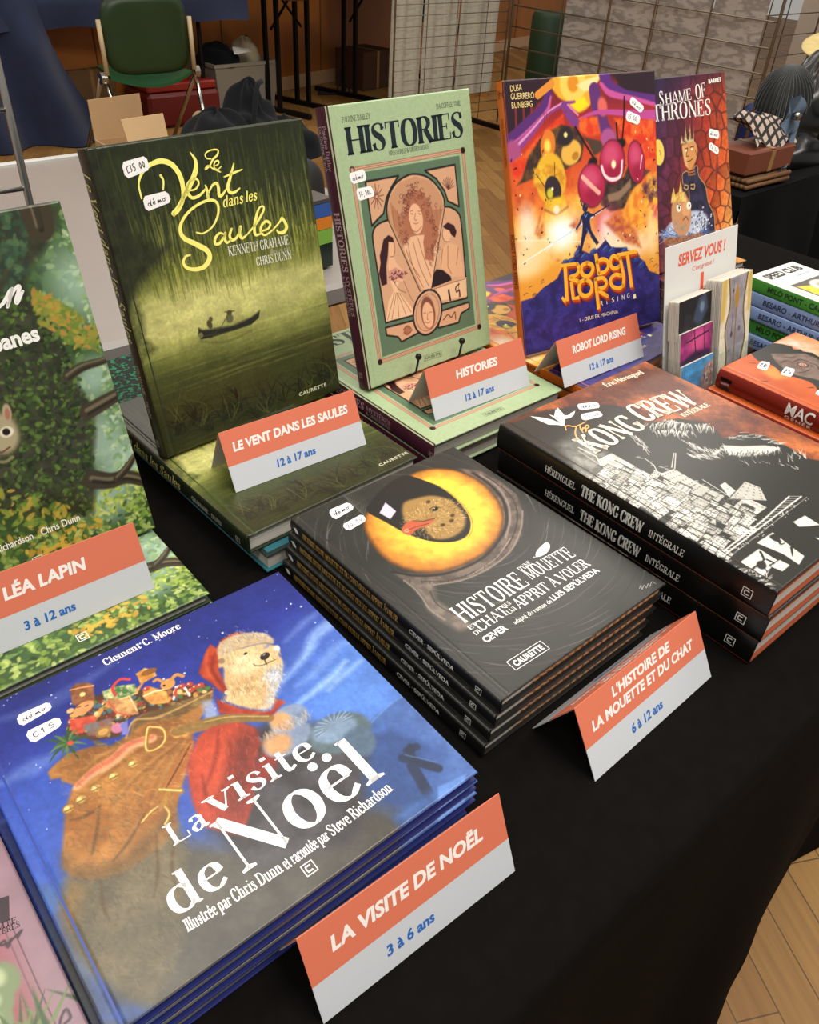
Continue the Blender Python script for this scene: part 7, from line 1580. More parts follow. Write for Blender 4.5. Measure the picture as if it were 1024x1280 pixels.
# stone-wall comic standing at the back
x, y, z, a, le, w, h, ro = 1.2026, 0.7259, 0.0350, -0.0547, 0.3973, 0.2200, 0.3000, 0.0000
t = 0.0145
crown = art_crown()
bs = book('comic_album', 'red comic with a crowned figure before a stone wall, standing behind the card holder', 'book', frame(x, y, z, a, le, ro) @ Matrix.Translation((0, 0, -t)), crown, t, (w * 1000, h * 1000), board='#3a1d2c', back='#3a1d2c', spine='#3a1d2c',
     letter_fn=letters_crown, stickers=(([(166.7, 214.4), (194.7, 207.7), (192.5, 194.4), (163.6, 200.9)], 'démo'), ([(166.9, 193.2), (191.9, 179.5), (187.5, 169.2), (161.6, 182.2)], '16,50')))
for k in range(2): dup(bs, T(x - .004, y - .03, .0002 + k * (t + .0002), a), ('lower of two red stone-wall comics lying flat behind the card holder', 'upper of two red stone-wall comics lying flat under the standing copy')[k], 'red stone-wall comics', ('price_sticker',))
bs['group'] = 'red stone-wall comics'

# leafy picture books
oak = art_oak()
x, y, z, a, le, w, h, ro = -0.0166, 0.5964, 0.0305, 0.0344, 0.2399, 0.2400, 0.2985, 0.0000
t = 0.0115
book('picture_book', 'leafy green picture book with an old tree, standing upright behind its tent card', 'book', frame(x, y, z, a, le, ro) @ Matrix.Translation((0, 0, -t)), oak, t, (w * 1000, h * 1000), board='#2f3a24', back='#2f3a24', spine='#2f3a24', letter_fn=letters_oak, group='leafy picture books')
x, y, a, w2, h2, z = -0.0185, 0.4988, -0.0014, 0.2400, 0.3000, 0.0260
M2 = lie(x, y, a, w2, h2, z, .0125)
b2 = book('picture_book', 'leafy green picture book lying flat under its tent card', 'book', M2, oak, .0125, (w2 * 1000, h2 * 1000), board='#3a4a30', back='#2a3626', spine='#2f3a24', letter_fn=letters_oak, group='leafy picture books')
dup(b2, shift(M2, .002, -.001, -.0129), 'leafy green picture book lowest in its stack, resting on the cloth', 'leafy picture books')

# red albums at the right
x, y, a, w, h, z = 0.9259, 0.1469, -0.0018, 0.1900, 0.2900, 0.0650
t = 0.0268
M = lie(x, y, a, w, h, z, t)
red = art_red()
b = book('comic_album', 'thick orange-red album with a dark face and bold white spine lettering', 'book', M, red, t, (w * 1000, h * 1000), board='#a8451f', back='#7d1f16', spine='#7a2014', spine_fn=spine_red, group='orange-red albums', bulge=.003,
         stickers=(([(62.6, 268.6), (68.9, 258.8), (42.2, 249.4), (39.3, 262.6)], '20'), ([(74.4, 241.3), (78.9, 229.2), (53.4, 221.1), (49.0, 233.7)], '25'), ([(51.2, 183.0), (53.0, 172.1), (36.7, 166.6), (37.8, 181.1)], '22')))
dup(b, shift(M, -.0105, .004, -t - GAP, .0), 'lower orange-red album, jutting out to the left under its copy', 'orange-red albums', ('price_sticker',))

# small white and coloured paperbacks
x, y, a, w, h, z = 1.1252, 0.3164, -0.0489, 0.1125, 0.2199, 0.1100
club = art_club()
for k, (sp, la) in enumerate((('#3f8a35', 'white paperback with green spine and yellow picture, on top of its stack'), ('#7890bd', 'blue-spined paperback directly under the green-spined white one'), ('#7f97c4', 'blue-spined paperback in the middle of the small stack'), ('#3a8432', 'green-spined paperback, second from the bottom of the small stack'), ('#7890bd', 'blue-spined paperback at the bottom of the small stack'))):
    def sf(mb, P, k=k): put(mb, sans(('MILO PONT - CAPUCINE', 'BESARO - ARTHUR PINA')[sp_kind(k)], .02), (34, 6.5), (150, 6.5), 7.5, hexc('#23301f' if sp_kind(k) == 0 else '#2a3450'), P)
    def sp_kind(k): return 0 if k in (0, 3) else 1
    tt = .0196
    book('paperback_book', la, 'book', shift(lie(x, y, a, w, h, z, tt), (.0, .002, .0, .003, .001)[k], 0, -k * (tt + .0006), (.0, .012, .005, -.004, .01)[k]), club if k == 0 else Art(112, 219, 8, ('#dcd9d5', '#8ea3c8', '#8ea3c8', '#4a8a3c', '#8ea3c8')[k]), tt, (w * 1000, h * 1000), board=sp, back=sp, spine=sp,
         letter_fn=letters_club if k == 0 else None, spine_fn=sf, group='small paperbacks', bulge=.0006, bt=.0012)

# dusty pink book at the near edge
x, y, a, w, h, z = -0.2112, 0.0900, -0.0040, 0.2100, 0.3000, 0.0300
book('picture_book', 'dusty pink book with double border lines and plants, beside the night-blue books', 'book', lie(x, y, a, w, h, z, .0295), art_rose(), .0295, (w * 1000, h * 1000), board='#a98d97', back='#a98d97', spine='#8d7680', letter_fn=letters_rose)

# ------------------------------------------------------------------ folded tent cards
CORAL = hexc('#cf7156'); CARDW = (0.75, 0.765, 0.79); BLUE = hexc('#2a63ae')


def tent(key, label, lines, age, split=0.43, cap=9.5, acap=7.5):
    x, y, z, a, le, w, h, ro = key
    M = frame(x, y, z, a, le, ro)
    root = empty('tent_card', label, 'name card', T(x, y, z, a), 'coral and white tent cards')
    Mi = root.matrix_world.inverted() @ M
    for nm in ('front_panel', 'back_panel'):
        mb = MB(); th = .0006
        if nm == 'front_panel': F = Mi
        else:
            top = Mi @ Vector((w, h, -.0001)); be = le * 0.95
            # second leaf falls away behind the fold
            L = h * cos(le) / cos(be)
            F = Matrix.Translation((0, 0, 0)) @ Matrix(((-1, 0, 0, top.x), (0, -sin(be), cos(be), top.y + L * sin(be) + .0004), (0, cos(be), sin(be), top.z - L * cos(be)), (0, 0, 0, 1)))
            hh = L
        H = h if nm == 'front_panel' else hh
        for k, (y0, y1, c) in enumerate(((0, H * split, CARDW), (H * split, H, CORAL))):
            mb.ink = c; mb.box((0, y0, -th), (w, y1, 0), M=F)
        mb.ink = (.84, .82, .80); mb.box((.0004, .0004, -th - .0003), (w - .0004, H - .0006, -th), M=F)
        P = lambda px_, py_: tuple(F @ Vector((px_ / 1000, py_ / 1000, .00012)))
        W, Hm = w * 1000, H * 1000
        n = len(lines)
        for i, (tx, wd) in enumerate(lines):
            c_ = cap if n == 1 else cap * .84
            yb = Hm * (split + (1 - split) * (.5 if n == 1 else (.72, .36)[i])) - c_ * .5
            put(mb, sans(tx, .04, .14), (W * (.5 - wd / 2) - 1, yb), (W * (.5 + wd / 2) - 1, yb), c_, (.93, .90, .88), P)
        put(mb, sans(age, .034, .1), (W * .32, Hm * split * .5 - acap * .45), (W * .32 + len(age) * acap * .56, Hm * split * .5 - acap * .45), acap, BLUE, P)
        mb.build(nm, PAPER_TENT, root, ink=True)
    return root


PAPER_TENT = print_mat('card_stock', rough=0.45, spec=0.4)
tent((0.1047, 0.1605, 0.0000, -0.0376, 0.4183, 0.1568, 0.0653, 0.0000), 'coral and white tent card at the table edge below the night-blue books', [('LA VISITE DE NOËL', .76)], '3 à 6 ans', cap=10)
tent((0.3610, 0.1653, 0.0000, 0.0233, 0.5385, 0.1636, 0.0638, 0.0000), 'coral tent card with two title lines, below the golden eye albums', [("L'HISTOIRE DE", .48), ('LA MOUETTE ET DU CHAT', .84)], '6 à 12 ans', cap=9.5)
tent((0.3035, 0.5881, 0.0475, -0.0378, 0.4544, 0.1595, 0.0615, 0.0000), 'coral tent card on the flat green river book', [('LE VENT DANS LES SAULES', .86)], '12 à 17 ans', cap=8.6)
tent((0.5543, 0.5705, 0.0505, -0.0326, 0.4538, 0.1539, 0.0596, 0.0000), 'coral tent card on the flat pale green hardback', [('HISTORIES', .43)], '12 à 17 ans', cap=9)
tent((0.7330, 0.5310, 0.0542, -0.0267, 0.4789, 0.1555, 0.0579, 0.0000), 'coral tent card on the flat orange-spined comic', [('ROBOT LORD RISING', .66)], '12 à 17 ans', cap=9)
tent((0.0257, 0.5357, 0.0265, -0.0222, 0.3646, 0.1600, 0.0645, 0.0000), 'coral tent card on the flat leafy picture book', [('LÉA LAPIN', .42)], '3 à 12 ans', cap=10)


# ------------------------------------------------------------------ stands, card holder and small things on the display table
CLEAR = glass_mat('clear_acrylic')
STEEL = mat('bright_wire', '#b5b2ac', .28, 1)
BLACKM = mat('black_metal', '#141415', .4, .6)


def acrylic_stand(label, key, bw):
    x, y, z, a, le, w, h, ro = key
    M = frame(x, y, z, a, le, 0); root = empty('display_stand', label, 'book stand', T(x, y, z, a), 'clear book stands'); Mi = root.matrix_world.inverted() @ M
    mb = MB(); mb.box((w / 2 - .05, .004, -bw - .006), (w / 2 + .05, .15, -bw - .003), M=Mi); mb.build('back_plate', CLEAR, root)
    mb = MB(); mb.box((w / 2 - .045, -.002, -bw - .006), (w / 2 + .045, -.0004, .008), M=Mi); mb.box((w / 2 - .045, -.002, .006), (w / 2 + .045, .008, .008), M=Mi); mb.build('front_lip', CLEAR, root)
    return root


acrylic_stand('clear plastic stand holding up the dark green river book', (0.2749, 0.6768, 0.0520, 0.0564, 0.2091, 0.2329, 0.2944, 0.0000), .021)
acrylic_stand('clear plastic stand holding up the orange-spined comic', (0.7460, 0.6110, 0.0600, -0.1403, 0.3442, 0.2494, 0.3207, 0.0025), .0135)
# wire easel with two ball-tipped pegs
x, y, z, a, le, w, h, ro = 0.5307, 0.6639, 0.0560, 0.0200, 0.2672, 0.2100, 0.3051, 0.0020
M = frame(x, y, z, a, le, 0); root = empty('wire_easel', 'black wire easel with two ball-tipped pegs holding the upright pale green hardback', 'book stand', T(x, y, z, a)); Mi = root.matrix_world.inverted() @ M
D = Mi.inverted()
for (u, v) in [(67.0, -3.6), (141.0, -4.5)]:
    mb = MB(); u /= 1000; v /= 1000
    pts = [(u, -.001, -.024), (u, -.001, .002), (u, .004, .010), (u + .002, .022, .016)]
    mb.tube([Mi @ Vector(p) for p in pts], .0014, 8); mb.lathe([(0.0001, -.0042), (.003, -.003), (.0042, 0), (.003, .003), (.0001, .0042)], 12, Matrix.Translation(Mi @ Vector((u + .002, .0235, .016)))); mb.build('peg', BLACKM, root, smooth=True)
mb = MB(); mb.tube([Mi @ Vector(p) for p in ((.03, -.001, -.024), (w - .03, -.001, -.024))], .0014, 8)
for u in (.05, w - .05): mb.tube([Mi @ Vector(p) for p in ((u, -.001, -.024), (u, .16, -.024))], .0014, 8)
mb.build('frame', BLACKM, root)

# clear card holder with giveaway cards
x, y, z, a, le, w, h, ro = 0.8795, 0.4776, 0.0000, 0.0106, 0.2548, 0.1695, 0.2100, 0.0000
HX, HY = x, y
root = empty('card_holder', 'clear acrylic card holder with a white sign, between the black albums and red albums', 'card holder', T(HX, HY, 0, a))
tl = .2548
def sl(u, d, zz): return (u, zz * sin(tl) - d, zz * cos(tl) + .002)
def sbox(mb, u0, u1, d0, d1, z0, z1):
    P = [sl(u0, d0, z0), sl(u1, d0, z0), sl(u1, d1, z0), sl(u0, d1, z0), sl(u0, d0, z1), sl(u1, d0, z1), sl(u1, d1, z1), sl(u0, d1, z1)]
    i = [mb.vert(p) for p in P]
    for f in ((0, 1, 2, 3), (7, 6, 5, 4), (4, 5, 1, 0), (5, 6, 2, 1), (6, 7, 3, 2), (7, 4, 0, 3)): mb.face([i[k] for k in f])
mb = MB(); sbox(mb, 0, w, -.0035, -.001, .001, .206); mb.build('back_plate', CLEAR, root)
mb = MB(); sbox(mb, 0, w, -.0035, .034, -.001, .001); sbox(mb, 0, .002, -.001, .034, .001, .07); sbox(mb, w - .002, w, -.001, .034, .001, .07); sbox(mb, .0795, .0815, -.001, .034, .001, .07); mb.build('tray', CLEAR, root)
mb = MB(); sbox(mb, 0, .0795, .034, .036, -.001, .055); sbox(mb, .0815, w, .034, .036, -.001, .065); mb.build('front_panel', CLEAR, root)
mb = MB(); mb.ink = (.84, .84, .83); sbox(mb, .002, w - .002, -.0009, -.0001, .002, .205)
RED = hexc('#e0583c')
P = lambda u, v: sl(u / 1000, .0002, v / 1000)
put(mb, sans('SERVEZ VOUS !', .028, .12), (30, 178), (138, 178), 14, RED, P); put(mb, sans("C'est gratuit !", .0, .1), (62, 166), (112, 166), 5.6, RED, P)
mb.poly([P(82, 138), P(89, 138), P(89, 160), P(82, 160)], RED); mb.poly([P(77, 138), P(85.5, 128), P(94, 138)], RED)
mb.build('sign_sheet', PAPER_TENT, root, ink=True)
HM = root.matrix_world.copy()


def card(name, label, group, u0, d, z0, wc, hc, face, n, pitch, cat='card'):
    """a pack of single cards leaning in the holder"""
    a_ = Art(wc * 1000, hc * 1000, 1.0, '#dddddd'); face(a_)
    def one(f):
        mb = MB(); mb.ink = (.86, .84, .8); mb.box((0, 0, -.0011), (wc, hc, -.0002))
        if f: mb.grid(np.stack([a_.X / 1000, a_.Y / 1000, np.zeros(a_.X.shape)], -1), a_.nx, a_.ny, a_.lin())
        return mb
    F = HM @ Matrix(((1, 0, 0, u0), (0, sin(tl), -cos(tl), 0), (0, cos(tl), sin(tl), .002), (0, 0, 0, 1)))
    src = None
    for k in range(n):
        Mx = F @ Matrix.Translation((0.0006 * sin(k * 5), z0 + .0005 * sin(k * 3), d - k * pitch))
        if k < 2: o = one(k == 0).build(name, PAPER_TENT, None, ink=True); src = o
        else: o = src.copy(); COL.objects.link(o)
        o.matrix_world = Mx
        tag(o, label if k == 0 else label.replace('front ', 'plain-edged ') .replace('facing out of', 'packed behind the face card of'), cat, group)


def f_dark(a):
    a.a[:] = hexc('#15151a'); a.poly([(30, 20), (50, 10), (66, 30), (60, 52), (44, 46)], '#3a4a62', 3, .9); a.ell(52, 34, 5, 7, '#6d7f99', 0, .4); a.poly([(10, 8), (28, 6), (34, 26), (14, 34)], '#22222a', 2)
def f_pink(a):
    a.a[:] = hexc('#8d2f6a'); a.tex(10, .5, 3); a.ell(40, 34, 20, 15, '#d0508c', 0, .6); a.line([(30, 50), (36, 16)], 2, '#2a1630'); a.line([(14, 36), (64, 40)], 2, '#2a1630'); a.poly([(0, 0), (70, 0), (70, 14), (36, 20), (0, 12)], '#2a1638', 3); a.line([(52, 52), (56, 18)], 1.5, '#2a1630')
def f_blue(a):
    a.a[:] = hexc('#4a8fc4'); a.tex(10, .3, 4); a.poly([(36, 0), (76, 0), (76, 46), (52, 40), (44, 20)], '#8a6a58', 4, .9, col2='#c98a7a', cell=6); a.poly([(0, 0), (40, 0), (40, 14), (0, 20)], '#2d5f9a', 3); a.dabs(40, [(40, 8), (74, 8), (74, 40), (50, 36)], ['#e8e4e0', '#b5444a', '#3a4a7a'], 2, 5)
def f_mark(a):
    a.a[:] = hexc('#d9d3bc'); W_, H_ = a.w, a.h; a.tex(8, .12, 2)
    a.poly([(14, 0), (60, 0), (58, 30), (64, 60), (56, 100), (62, H_), (18, H_), (22, 110), (14, 80), (20, 40)], '#83808a', 3, 1, col2='#9c98a2', cell=12)
    for p in ([(14, 0), (20, 40), (13, 78), (22, 110), (17, H_)], [(60, 0), (57, 30), (64, 62), (56, 100), (62, H_)]): a.line(p, (5, 4, 3, 4), '#5d4424', 1, True); a.line([(x + 1.5, y) for x, y in p], 1.2, '#b59a5c', .8, True)
    a.poly([(0, 90), (10, 95), (14, 150), (0, 160)], '#c9a23f', 3, .8); a.poly([(66, 95), (74, 90), (74, 150), (64, 140)], '#c9a23f', 3, .8)
    a.line([(38, 20), (38, 128)], 2.4, '#8d6a2a'); a.poly([(38, 138), (32, 120), (35, 104), (41, 104), (44, 120)], '#a87f2c', .6); a.line([(29, 70), (29, 140)], .8, '#4a4650'); a.ell(29, 70, 3, 4, '#4a4650', 0, .2); a.ell(29, 128, 2, 3, '#4a4650', 0, .2); a.ell(48, 74, 3, 4, '#5d5962', 0, .3)


def pack(u, d, zz, wc, hc, face, n, pitch, label, group): card('giveaway_card', label, group, u, d, zz, wc, hc, face, n, pitch)


card('giveaway_card', 'front dark card facing out of the top pack in the clear holder', 'cards in the top dark pack', .004, .020, .090, .073, .050, f_dark, 9, .0018)
card('giveaway_card', 'front pink card facing out of the middle pack in the clear holder', 'cards in the middle pink pack', .004, .0235, .050, .073, .050, f_pink, 10, .0018)
card('giveaway_card', 'front blue card facing out of the bottom pack in the clear holder', 'cards in the bottom blue pack', .004, .027, .006, .073, .052, f_blue, 11, .0018)
card('bookmark_card', 'front tall bookmark with a golden arrow facing out of the right-hand pack', 'tall bookmarks in the holder', .0845, .030, .004, .0745, .146, f_mark, 13, .0018, 'bookmark')

# things lying behind the books on our table
speck = bpy.data.materials.new('green_speckled_cover'); speck.use_nodes = True
_nt = speck.node_tree; _b = _nt.nodes['Principled BSDF']; _tc = _nt.nodes.new('ShaderNodeTexCoord'); _n = _nt.nodes.new('ShaderNodeTexNoise'); _n.inputs['Scale'].default_value = 170
_cr = _nt.nodes.new('ShaderNodeValToRGB'); _cr.color_ramp.elements[0].position = .53; _cr.color_ramp.elements[0].color = (.004, .008, .006, 1); _cr.color_ramp.elements[1].position = .62; _cr.color_ramp.elements[1].color = (.01, .16, .07, 1)
_nt.links.new(_tc.outputs['Object'], _n.inputs['Vector']); _nt.links.new(_n.outputs['Fac'], _cr.inputs[0]); _nt.links.new(_cr.outputs[0], _b.inputs['Base Color']); _b.inputs['Roughness'].default_value = .8
mb = MB(); mb.box((0, 0, .003), (.34, .13, .742), bev=.006); o = mb.build('storage_box', speck); o.location = (.315, .905, 0); tag(o, 'dark green speckled box standing between the two tables', 'box')
blue_b = Art(230, 285, 8, '#5f95b8')
x, y, z, a, le, w, h, ro = 0.2749, 0.6768, 0.0520, 0.0564, 0.2091, 0.2329, 0.2944, 0.0000
book('picture_album', 'light blue album leaning behind the dark green river book', 'book', frame(x + .035, y + .034, z + .001, a - .03, le + .01, 0) @ Matrix.Translation((0, .0, -.012)), Art(196, 274, 10, '#7aa7c4'), .011, (196, 274), board='#8fb4cc', back='#8fb4cc', spine='#8fb4cc')

# ------------------------------------------------------------------ grey table behind with a seller's things
gt = empty('folding_table', 'grey plastic folding table with a pale far edge, behind the book display', 'table', Matrix.Translation((.1, 1.54, 0)))
mb = MB(); mb.box((-1.3, -.475, TZ - .045), (.99, .475, TZ - .004), bev=.008); mb.build('tabletop', mat('grey_table_plastic', '#8b8581', .42, noise=.05, scale=8), gt)
mb = MB(); mb.box((-1.3, .476, TZ - .045), (.99, .492, TZ + .002), bev=.003); mb.build('edge_strip', mat('pale_edge', '#c9c9c6', .4), gt)
for lx in (-1.1, .8):
    for ly in (-.38, .38): mb = MB(); mb.tube([(lx, ly, 0), (lx, ly, TZ - .045)], .014, 10); mb.build('leg', mat('grey_steel', '#77787a', .35, 1), gt)
KRAFT = mat('kraft_card', '#a8865f', .75, noise=.12, scale=14); KRAFT2 = mat('kraft_card_inside', '#bd9c72', .75, noise=.1, scale=14)
bx = empty('cardboard_box', 'open cardboard box with raised flaps behind the upright green book', 'box', T(.735, 1.81, 0, .0))
mb = MB(); mb.box((0, 0, .001), (.125, .003, .05)); mb.box((0, .117, .001), (.125, .12, .05)); mb.box((0, .003, .001), (.003, .117, .05)); mb.box((.122, .003, .001), (.125, .117, .05)); mb.box((.003, .003, .001), (.122, .117, .004)); mb.build('carton', KRAFT, bx)
for nm, P0, m in (('flap', [(.0, .118, .05), (.122, .118, .05), (.124, .126, .134), (.002, .126, .13)], KRAFT), ('flap', [(.03, .002, .05), (.124, .002, .05), (.125, .02, .112), (.026, .02, .108)], KRAFT2)):
    mb = MB(); n_ = Vector((0, .003, 0)); mb.poly(P0); mb.poly([tuple(Vector(p) + n_) for p in P0[::-1]])
    for i in range(4): p, q = Vector(P0[i]), Vector(P0[(i + 1) % 4]); mb.poly([p, q, q + n_, p + n_])
    mb.build(nm, m, bx)


def cloth_heap(name, label, cat, M, fn, nu, nv, m, closed_bottom=True):
    mb = MB(); mb.surf(fn, nu, nv); o = mb.build(name, m, None, smooth=True); o.matrix_world = M
    return tag(o, label, cat)


BLK = mat('black_fleece', '#15171a', .95, noise=.25, scale=70, bump=.3, sheen=.05, spec=.1)
# hoodie: two soft lobes (hood and folded sleeves)
hd = empty('hooded_sweater', 'black hooded sweater lying in a heap behind the upright green book', 'sweater', T(1.02, 1.77, 0))


def lobe(cx, cy, rx, ry, rz, seed, dent=0.0, rot=0.0):
    rs = np.random.RandomState(seed); ph = rs.rand(6) * 6
    def f(u, v):
        th = 2 * pi * u; la = pi * .5 * v
        k = 1 + .07 * sin(3 * th + ph[0]) * cos(la) + .04 * sin(5 * th + 3 * la + ph[1]) + .03 * sin(9 * la + 2 * th + ph[2])
        k -= dent * math.exp(-((la - 1.0) / .3) ** 2) * (0.5 + .5 * cos(th + 1.4))
        x, y = rx * k * cos(la) * cos(th), ry * k * cos(la) * sin(th)
        return (cx + x * cos(rot) - y * sin(rot), cy + x * sin(rot) + y * cos(rot), .0015 + rz * k * sin(la))
    return f


for nm, args in (('body', (-.06, .0, .1, .1, .118, 2)), ('hood', (.045, .03, .075, .09, .165, 5, .25)), ('sleeve', (.13, .02, .1, .075, .085, 8, .1, .2))):
    mb = MB(); mb.surf(lobe(*args), 56, 22); mb.build(nm, BLK, hd, smooth=True)
mb = MB(); mb.tube(crs([(-.02, -.085, .05), (.0, -.06, .11), (.03, -.03, .165), (.06, .0, .17)], 6), .006, 8); mb.build('hood_seam', BLK, hd, smooth=True)
mb = MB(); mb.surf(lambda u, v: (.09 * u, .05 * v, .012 + .012 * sin(3 * u + v) * v), 10, 6); o = mb.build('paper_sheet', mat('white_paper', '#e6e4de', .7)); o.matrix_world = T(.845, 1.66, .0, .3); tag(o, 'crumpled white paper sheet between the box and the black sweater', 'paper')
# small colourful box between the two upright books
cb = MB()
for k, c in enumerate(('#d8d8d4', '#3b5ea8', '#d9822e', '#7fb04a', '#1c2a22')):
    cb.ink = hexc(c) if k else (.3, .3, .3); z0 = (.24, .19, .145, .09, .0)[k]; z1 = (.255, .24, .19, .145, .09)[k]; cb.box((0, 0, z0 * .46 + .001), (.10, .05, z1 * .46))
o = cb.build('game_box', print_mat('glossy_box', .3), None, ink=True); o.matrix_world = T(.715, 1.12, 0, .1); tag(o, 'colourful striped box seen between the green books standing upright', 'box')

mb = MB(); mb.surf(lobe(0, 0, .13, .09, .17, 11, .05), 40, 20); o = mb.build('backpack', mat('black_nylon', '#0d0d0f', .6, noise=.2, scale=20, bump=.2), None, smooth=True); o.matrix_world = T(.80, 1.32, 0); tag(o, 'black backpack on the grey table seen between the two upright green books', 'backpack')

# wire grid panel at the left
def grid_panel(name, label, M, w, h, xs, zs, r=.003, R=.006, group='wire grid panels', foot=True, feet=None):
    root = empty(name, label, 'grid panel', M, group)
    mb = MB()
    for x in (0, w): mb.tube([(x, 0, .03), (x, 0, h)], R, 8)
    mb.tube([(0, 0, h), (w, 0, h)], R * .7, 6); mb.build('post', STEEL, root, smooth=True)
    mb = MB()
    for x in xs: mb.tube([(x, .005, .06), (x, .005, h)], r, 6)
    for z in zs: mb.tube([(0, 0, z), (w, 0, z)], r, 6)
    mb.build('wire_mesh', STEEL, root, smooth=True)
    if foot:
        for x in (feet or (.06, w - .06)): mb = MB(); mb.box((x - .015, -.25, .003), (x + .015, .25, .03), bev=.004); mb.build('foot', BLACKM, root)
    return root


grid_panel('grid_panel', 'wire grid panel end standing behind the leafy picture books', Matrix.Translation((-.55, 1.012, 0)), .846, 1.75, [.2, .4, .6], [.82 + .0415 * 2 * k for k in range(-8, 12)], .0028, .0045, foot=False)


# ------------------------------------------------------------------ wire grid display across the aisle
STEEL = mat('dull_wire', '#857b6c', .4, .8)
gA = grid_panel('grid_panel', 'wire grid panel with pale hanging cloths, across the aisle', Matrix.Translation((3.52, 4.24, 0)), .96, 1.9, [.26, .51, .77], [.115 + .0578 * k for k in range(31)], .0026, .006)
gB = grid_panel('grid_panel', 'wire grid panel hung with grey marbled posters, across the aisle', Matrix.Translation((4.5, 2.385, 0)) @ Matrix.Rotation(pi / 2, 4, 'Z'), 1.84, 1.9, [.395, .75, 1.068, 1.42], [.145 + .117 * k for k in range(15)], .0045, .009, feet=(.06, 1.3))
gC = grid_panel('grid_panel', 'wire grid panel standing at right angles beside the leather goods', Matrix.Translation((4.58, 2.66, 0)), .9, 1.9, [.12, .32, .52], [.1 + .105 * k for k in range(17)], .0035, .006)
LINEN = mat('pale_linen', '#bcb8a8', .9, noise=.2, scale=30, stretch=(3, 1, .3))
for i, (x0, x1, la) in enumerate(((3.545, 3.80, 'leftmost pale cloth hanging behind the far wire grid'), (3.815, 4.09, 'middle pale cloth hanging behind the far wire grid'), (4.10, 4.44, 'pale cloth nearest the corner hanging behind the far wire grid'))):
    mb = MB(); ph = i * 2.1
    mb.surf(lambda u, v: (x0 + (x1 - x0) * u - .02 * (1 - v), 4.285 + .012 * sin(u * 14 + ph) + .004 * sin(v * 9), .22 + 1.62 * v), 30, 20)
    mb.surf(lambda u, v: (x1 + (x0 - x1) * u - .02 * (1 - v), 4.289 + .012 * sin((1 - u) * 14 + ph) + .004 * sin(v * 9), .22 + 1.62 * v), 30, 20)
    o = mb.build('hanging_cloth', LINEN, None, smooth=True); tag(o, la, 'hanging cloth', 'pale hanging cloths')
# marbled posters
pm = bpy.data.materials.new('grey_marbled_paper'); pm.use_nodes = True
nt = pm.node_tree; b_ = nt.nodes['Principled BSDF']; tc = nt.nodes.new('ShaderNodeTexCoord'); mp = nt.nodes.new('ShaderNodeMapping'); mp.inputs['Scale'].default_value = (1, 1.6, 4)
wv = nt.nodes.new('ShaderNodeTexWave'); wv.inputs['Scale'].default_value = 3.0; wv.inputs['Distortion'].default_value = 12; wv.inputs['Detail'].default_value = 4; wv.inputs['Detail Scale'].default_value = 1.6
cr = nt.nodes.new('ShaderNodeValToRGB'); cr.color_ramp.elements[0].color = lin(hexc('#8b8480')) + (1,); cr.color_ramp.elements[1].color = lin(hexc('#aea69f')) + (1,); cr.color_ramp.elements[1].position = .8
nt.links.new(tc.outputs['Object'], mp.inputs[0]); nt.links.new(mp.outputs[0], wv.inputs['Vector']); nt.links.new(wv.outputs['Fac'], cr.inputs[0]); nt.links.new(cr.outputs[0], b_.inputs['Base Color']); b_.inputs['Roughness'].default_value = .35
for i, (y0, y1, la) in enumerate(((3.47, 3.80, 'grey marbled poster farthest from the grid post'), (3.15, 3.46, 'grey marbled poster second from the far end of its grid'), (2.80, 3.14, 'grey marbled poster second from the thick grid post'), (2.475, 2.79, 'grey marbled poster nearest the thick grid post'))):
    mb = MB(); mb.surf(lambda u, v: (4.525 + .006 * sin(u * 5 + i) * sin(v * 4), y0 + (y1 - y0) * u, .25 + 1.5 * v), 8, 8); mb.surf(lambda u, v: (4.5265 + .006 * sin((1 - u) * 5 + i) * sin(v * 4), y1 + (y0 - y1) * u, .25 + 1.5 * v), 8, 8)
    o = mb.build('poster', pm, None, smooth=True); tag(o, la, 'poster', 'grey marbled posters')
# things behind the grids
mb = MB(); mb.lathe([(.001, .0), (.13, .0), (.14, .02), (.14, .62), (.125, .65), (.001, .66)], 28); o = mb.build('waste_bin', mat('dark_green_bin', '#1d3a24', .5), None); smooth_by_angle(o); o.location = (5.12, 4.42, .001); tag(o, 'dark green bin behind the corner of the wire grids', 'bin')
ob = empty('pallet_stand', 'small orange wooden stand glimpsed beyond the wire grid corner', 'stand', Matrix.Translation((4.95, 5.05, 0)))
for k in range(4):
    mb = MB(); mb.box((-.25 + .14 * k, 0, .0), (-.25 + .14 * k + .07, .02, .62)); mb.build('slat', mat('orange_pine', '#c98238', .5, noise=.25, scale=6), ob)
mb = MB(); mb.box((-.27, .02, .1), (.27, .04, .16)); mb.box((-.27, .02, .45), (.27, .04, .51)); mb.build('rail', mat('dark_stain', '#33241a', .6), ob)
mb = MB(); mb.box((0, 0, 0), (1.1, .5, 1.6)); o = mb.build('display_cabinet', mat('pale_board', '#b8ab9c', .6, noise=.08, scale=3), None); o.location = (6.0, 2.55, 0.001); tag(o, 'pale beige board cabinet beyond the thick grid post', 'cabinet')
mb = MB(); mb.box((0, 0, 0), (.06, .03, 1.5)); o = mb.build('wooden_batten', mat('brown_wood', '#7a4f2a', .5), None); o.location = (5.3, 2.40, 0.001); tag(o, 'thin brown wooden batten upright beside the grid post', 'batten')
mb = MB(); mb.box((0, 0, 0), (.22, .3, .42), bev=.03); o = mb.build('sports_bag', mat('blue_bag', '#20306e', .5), None); o.location = (4.75, 2.30, .001); tag(o, 'bright blue bag on the floor behind the grid post', 'bag')

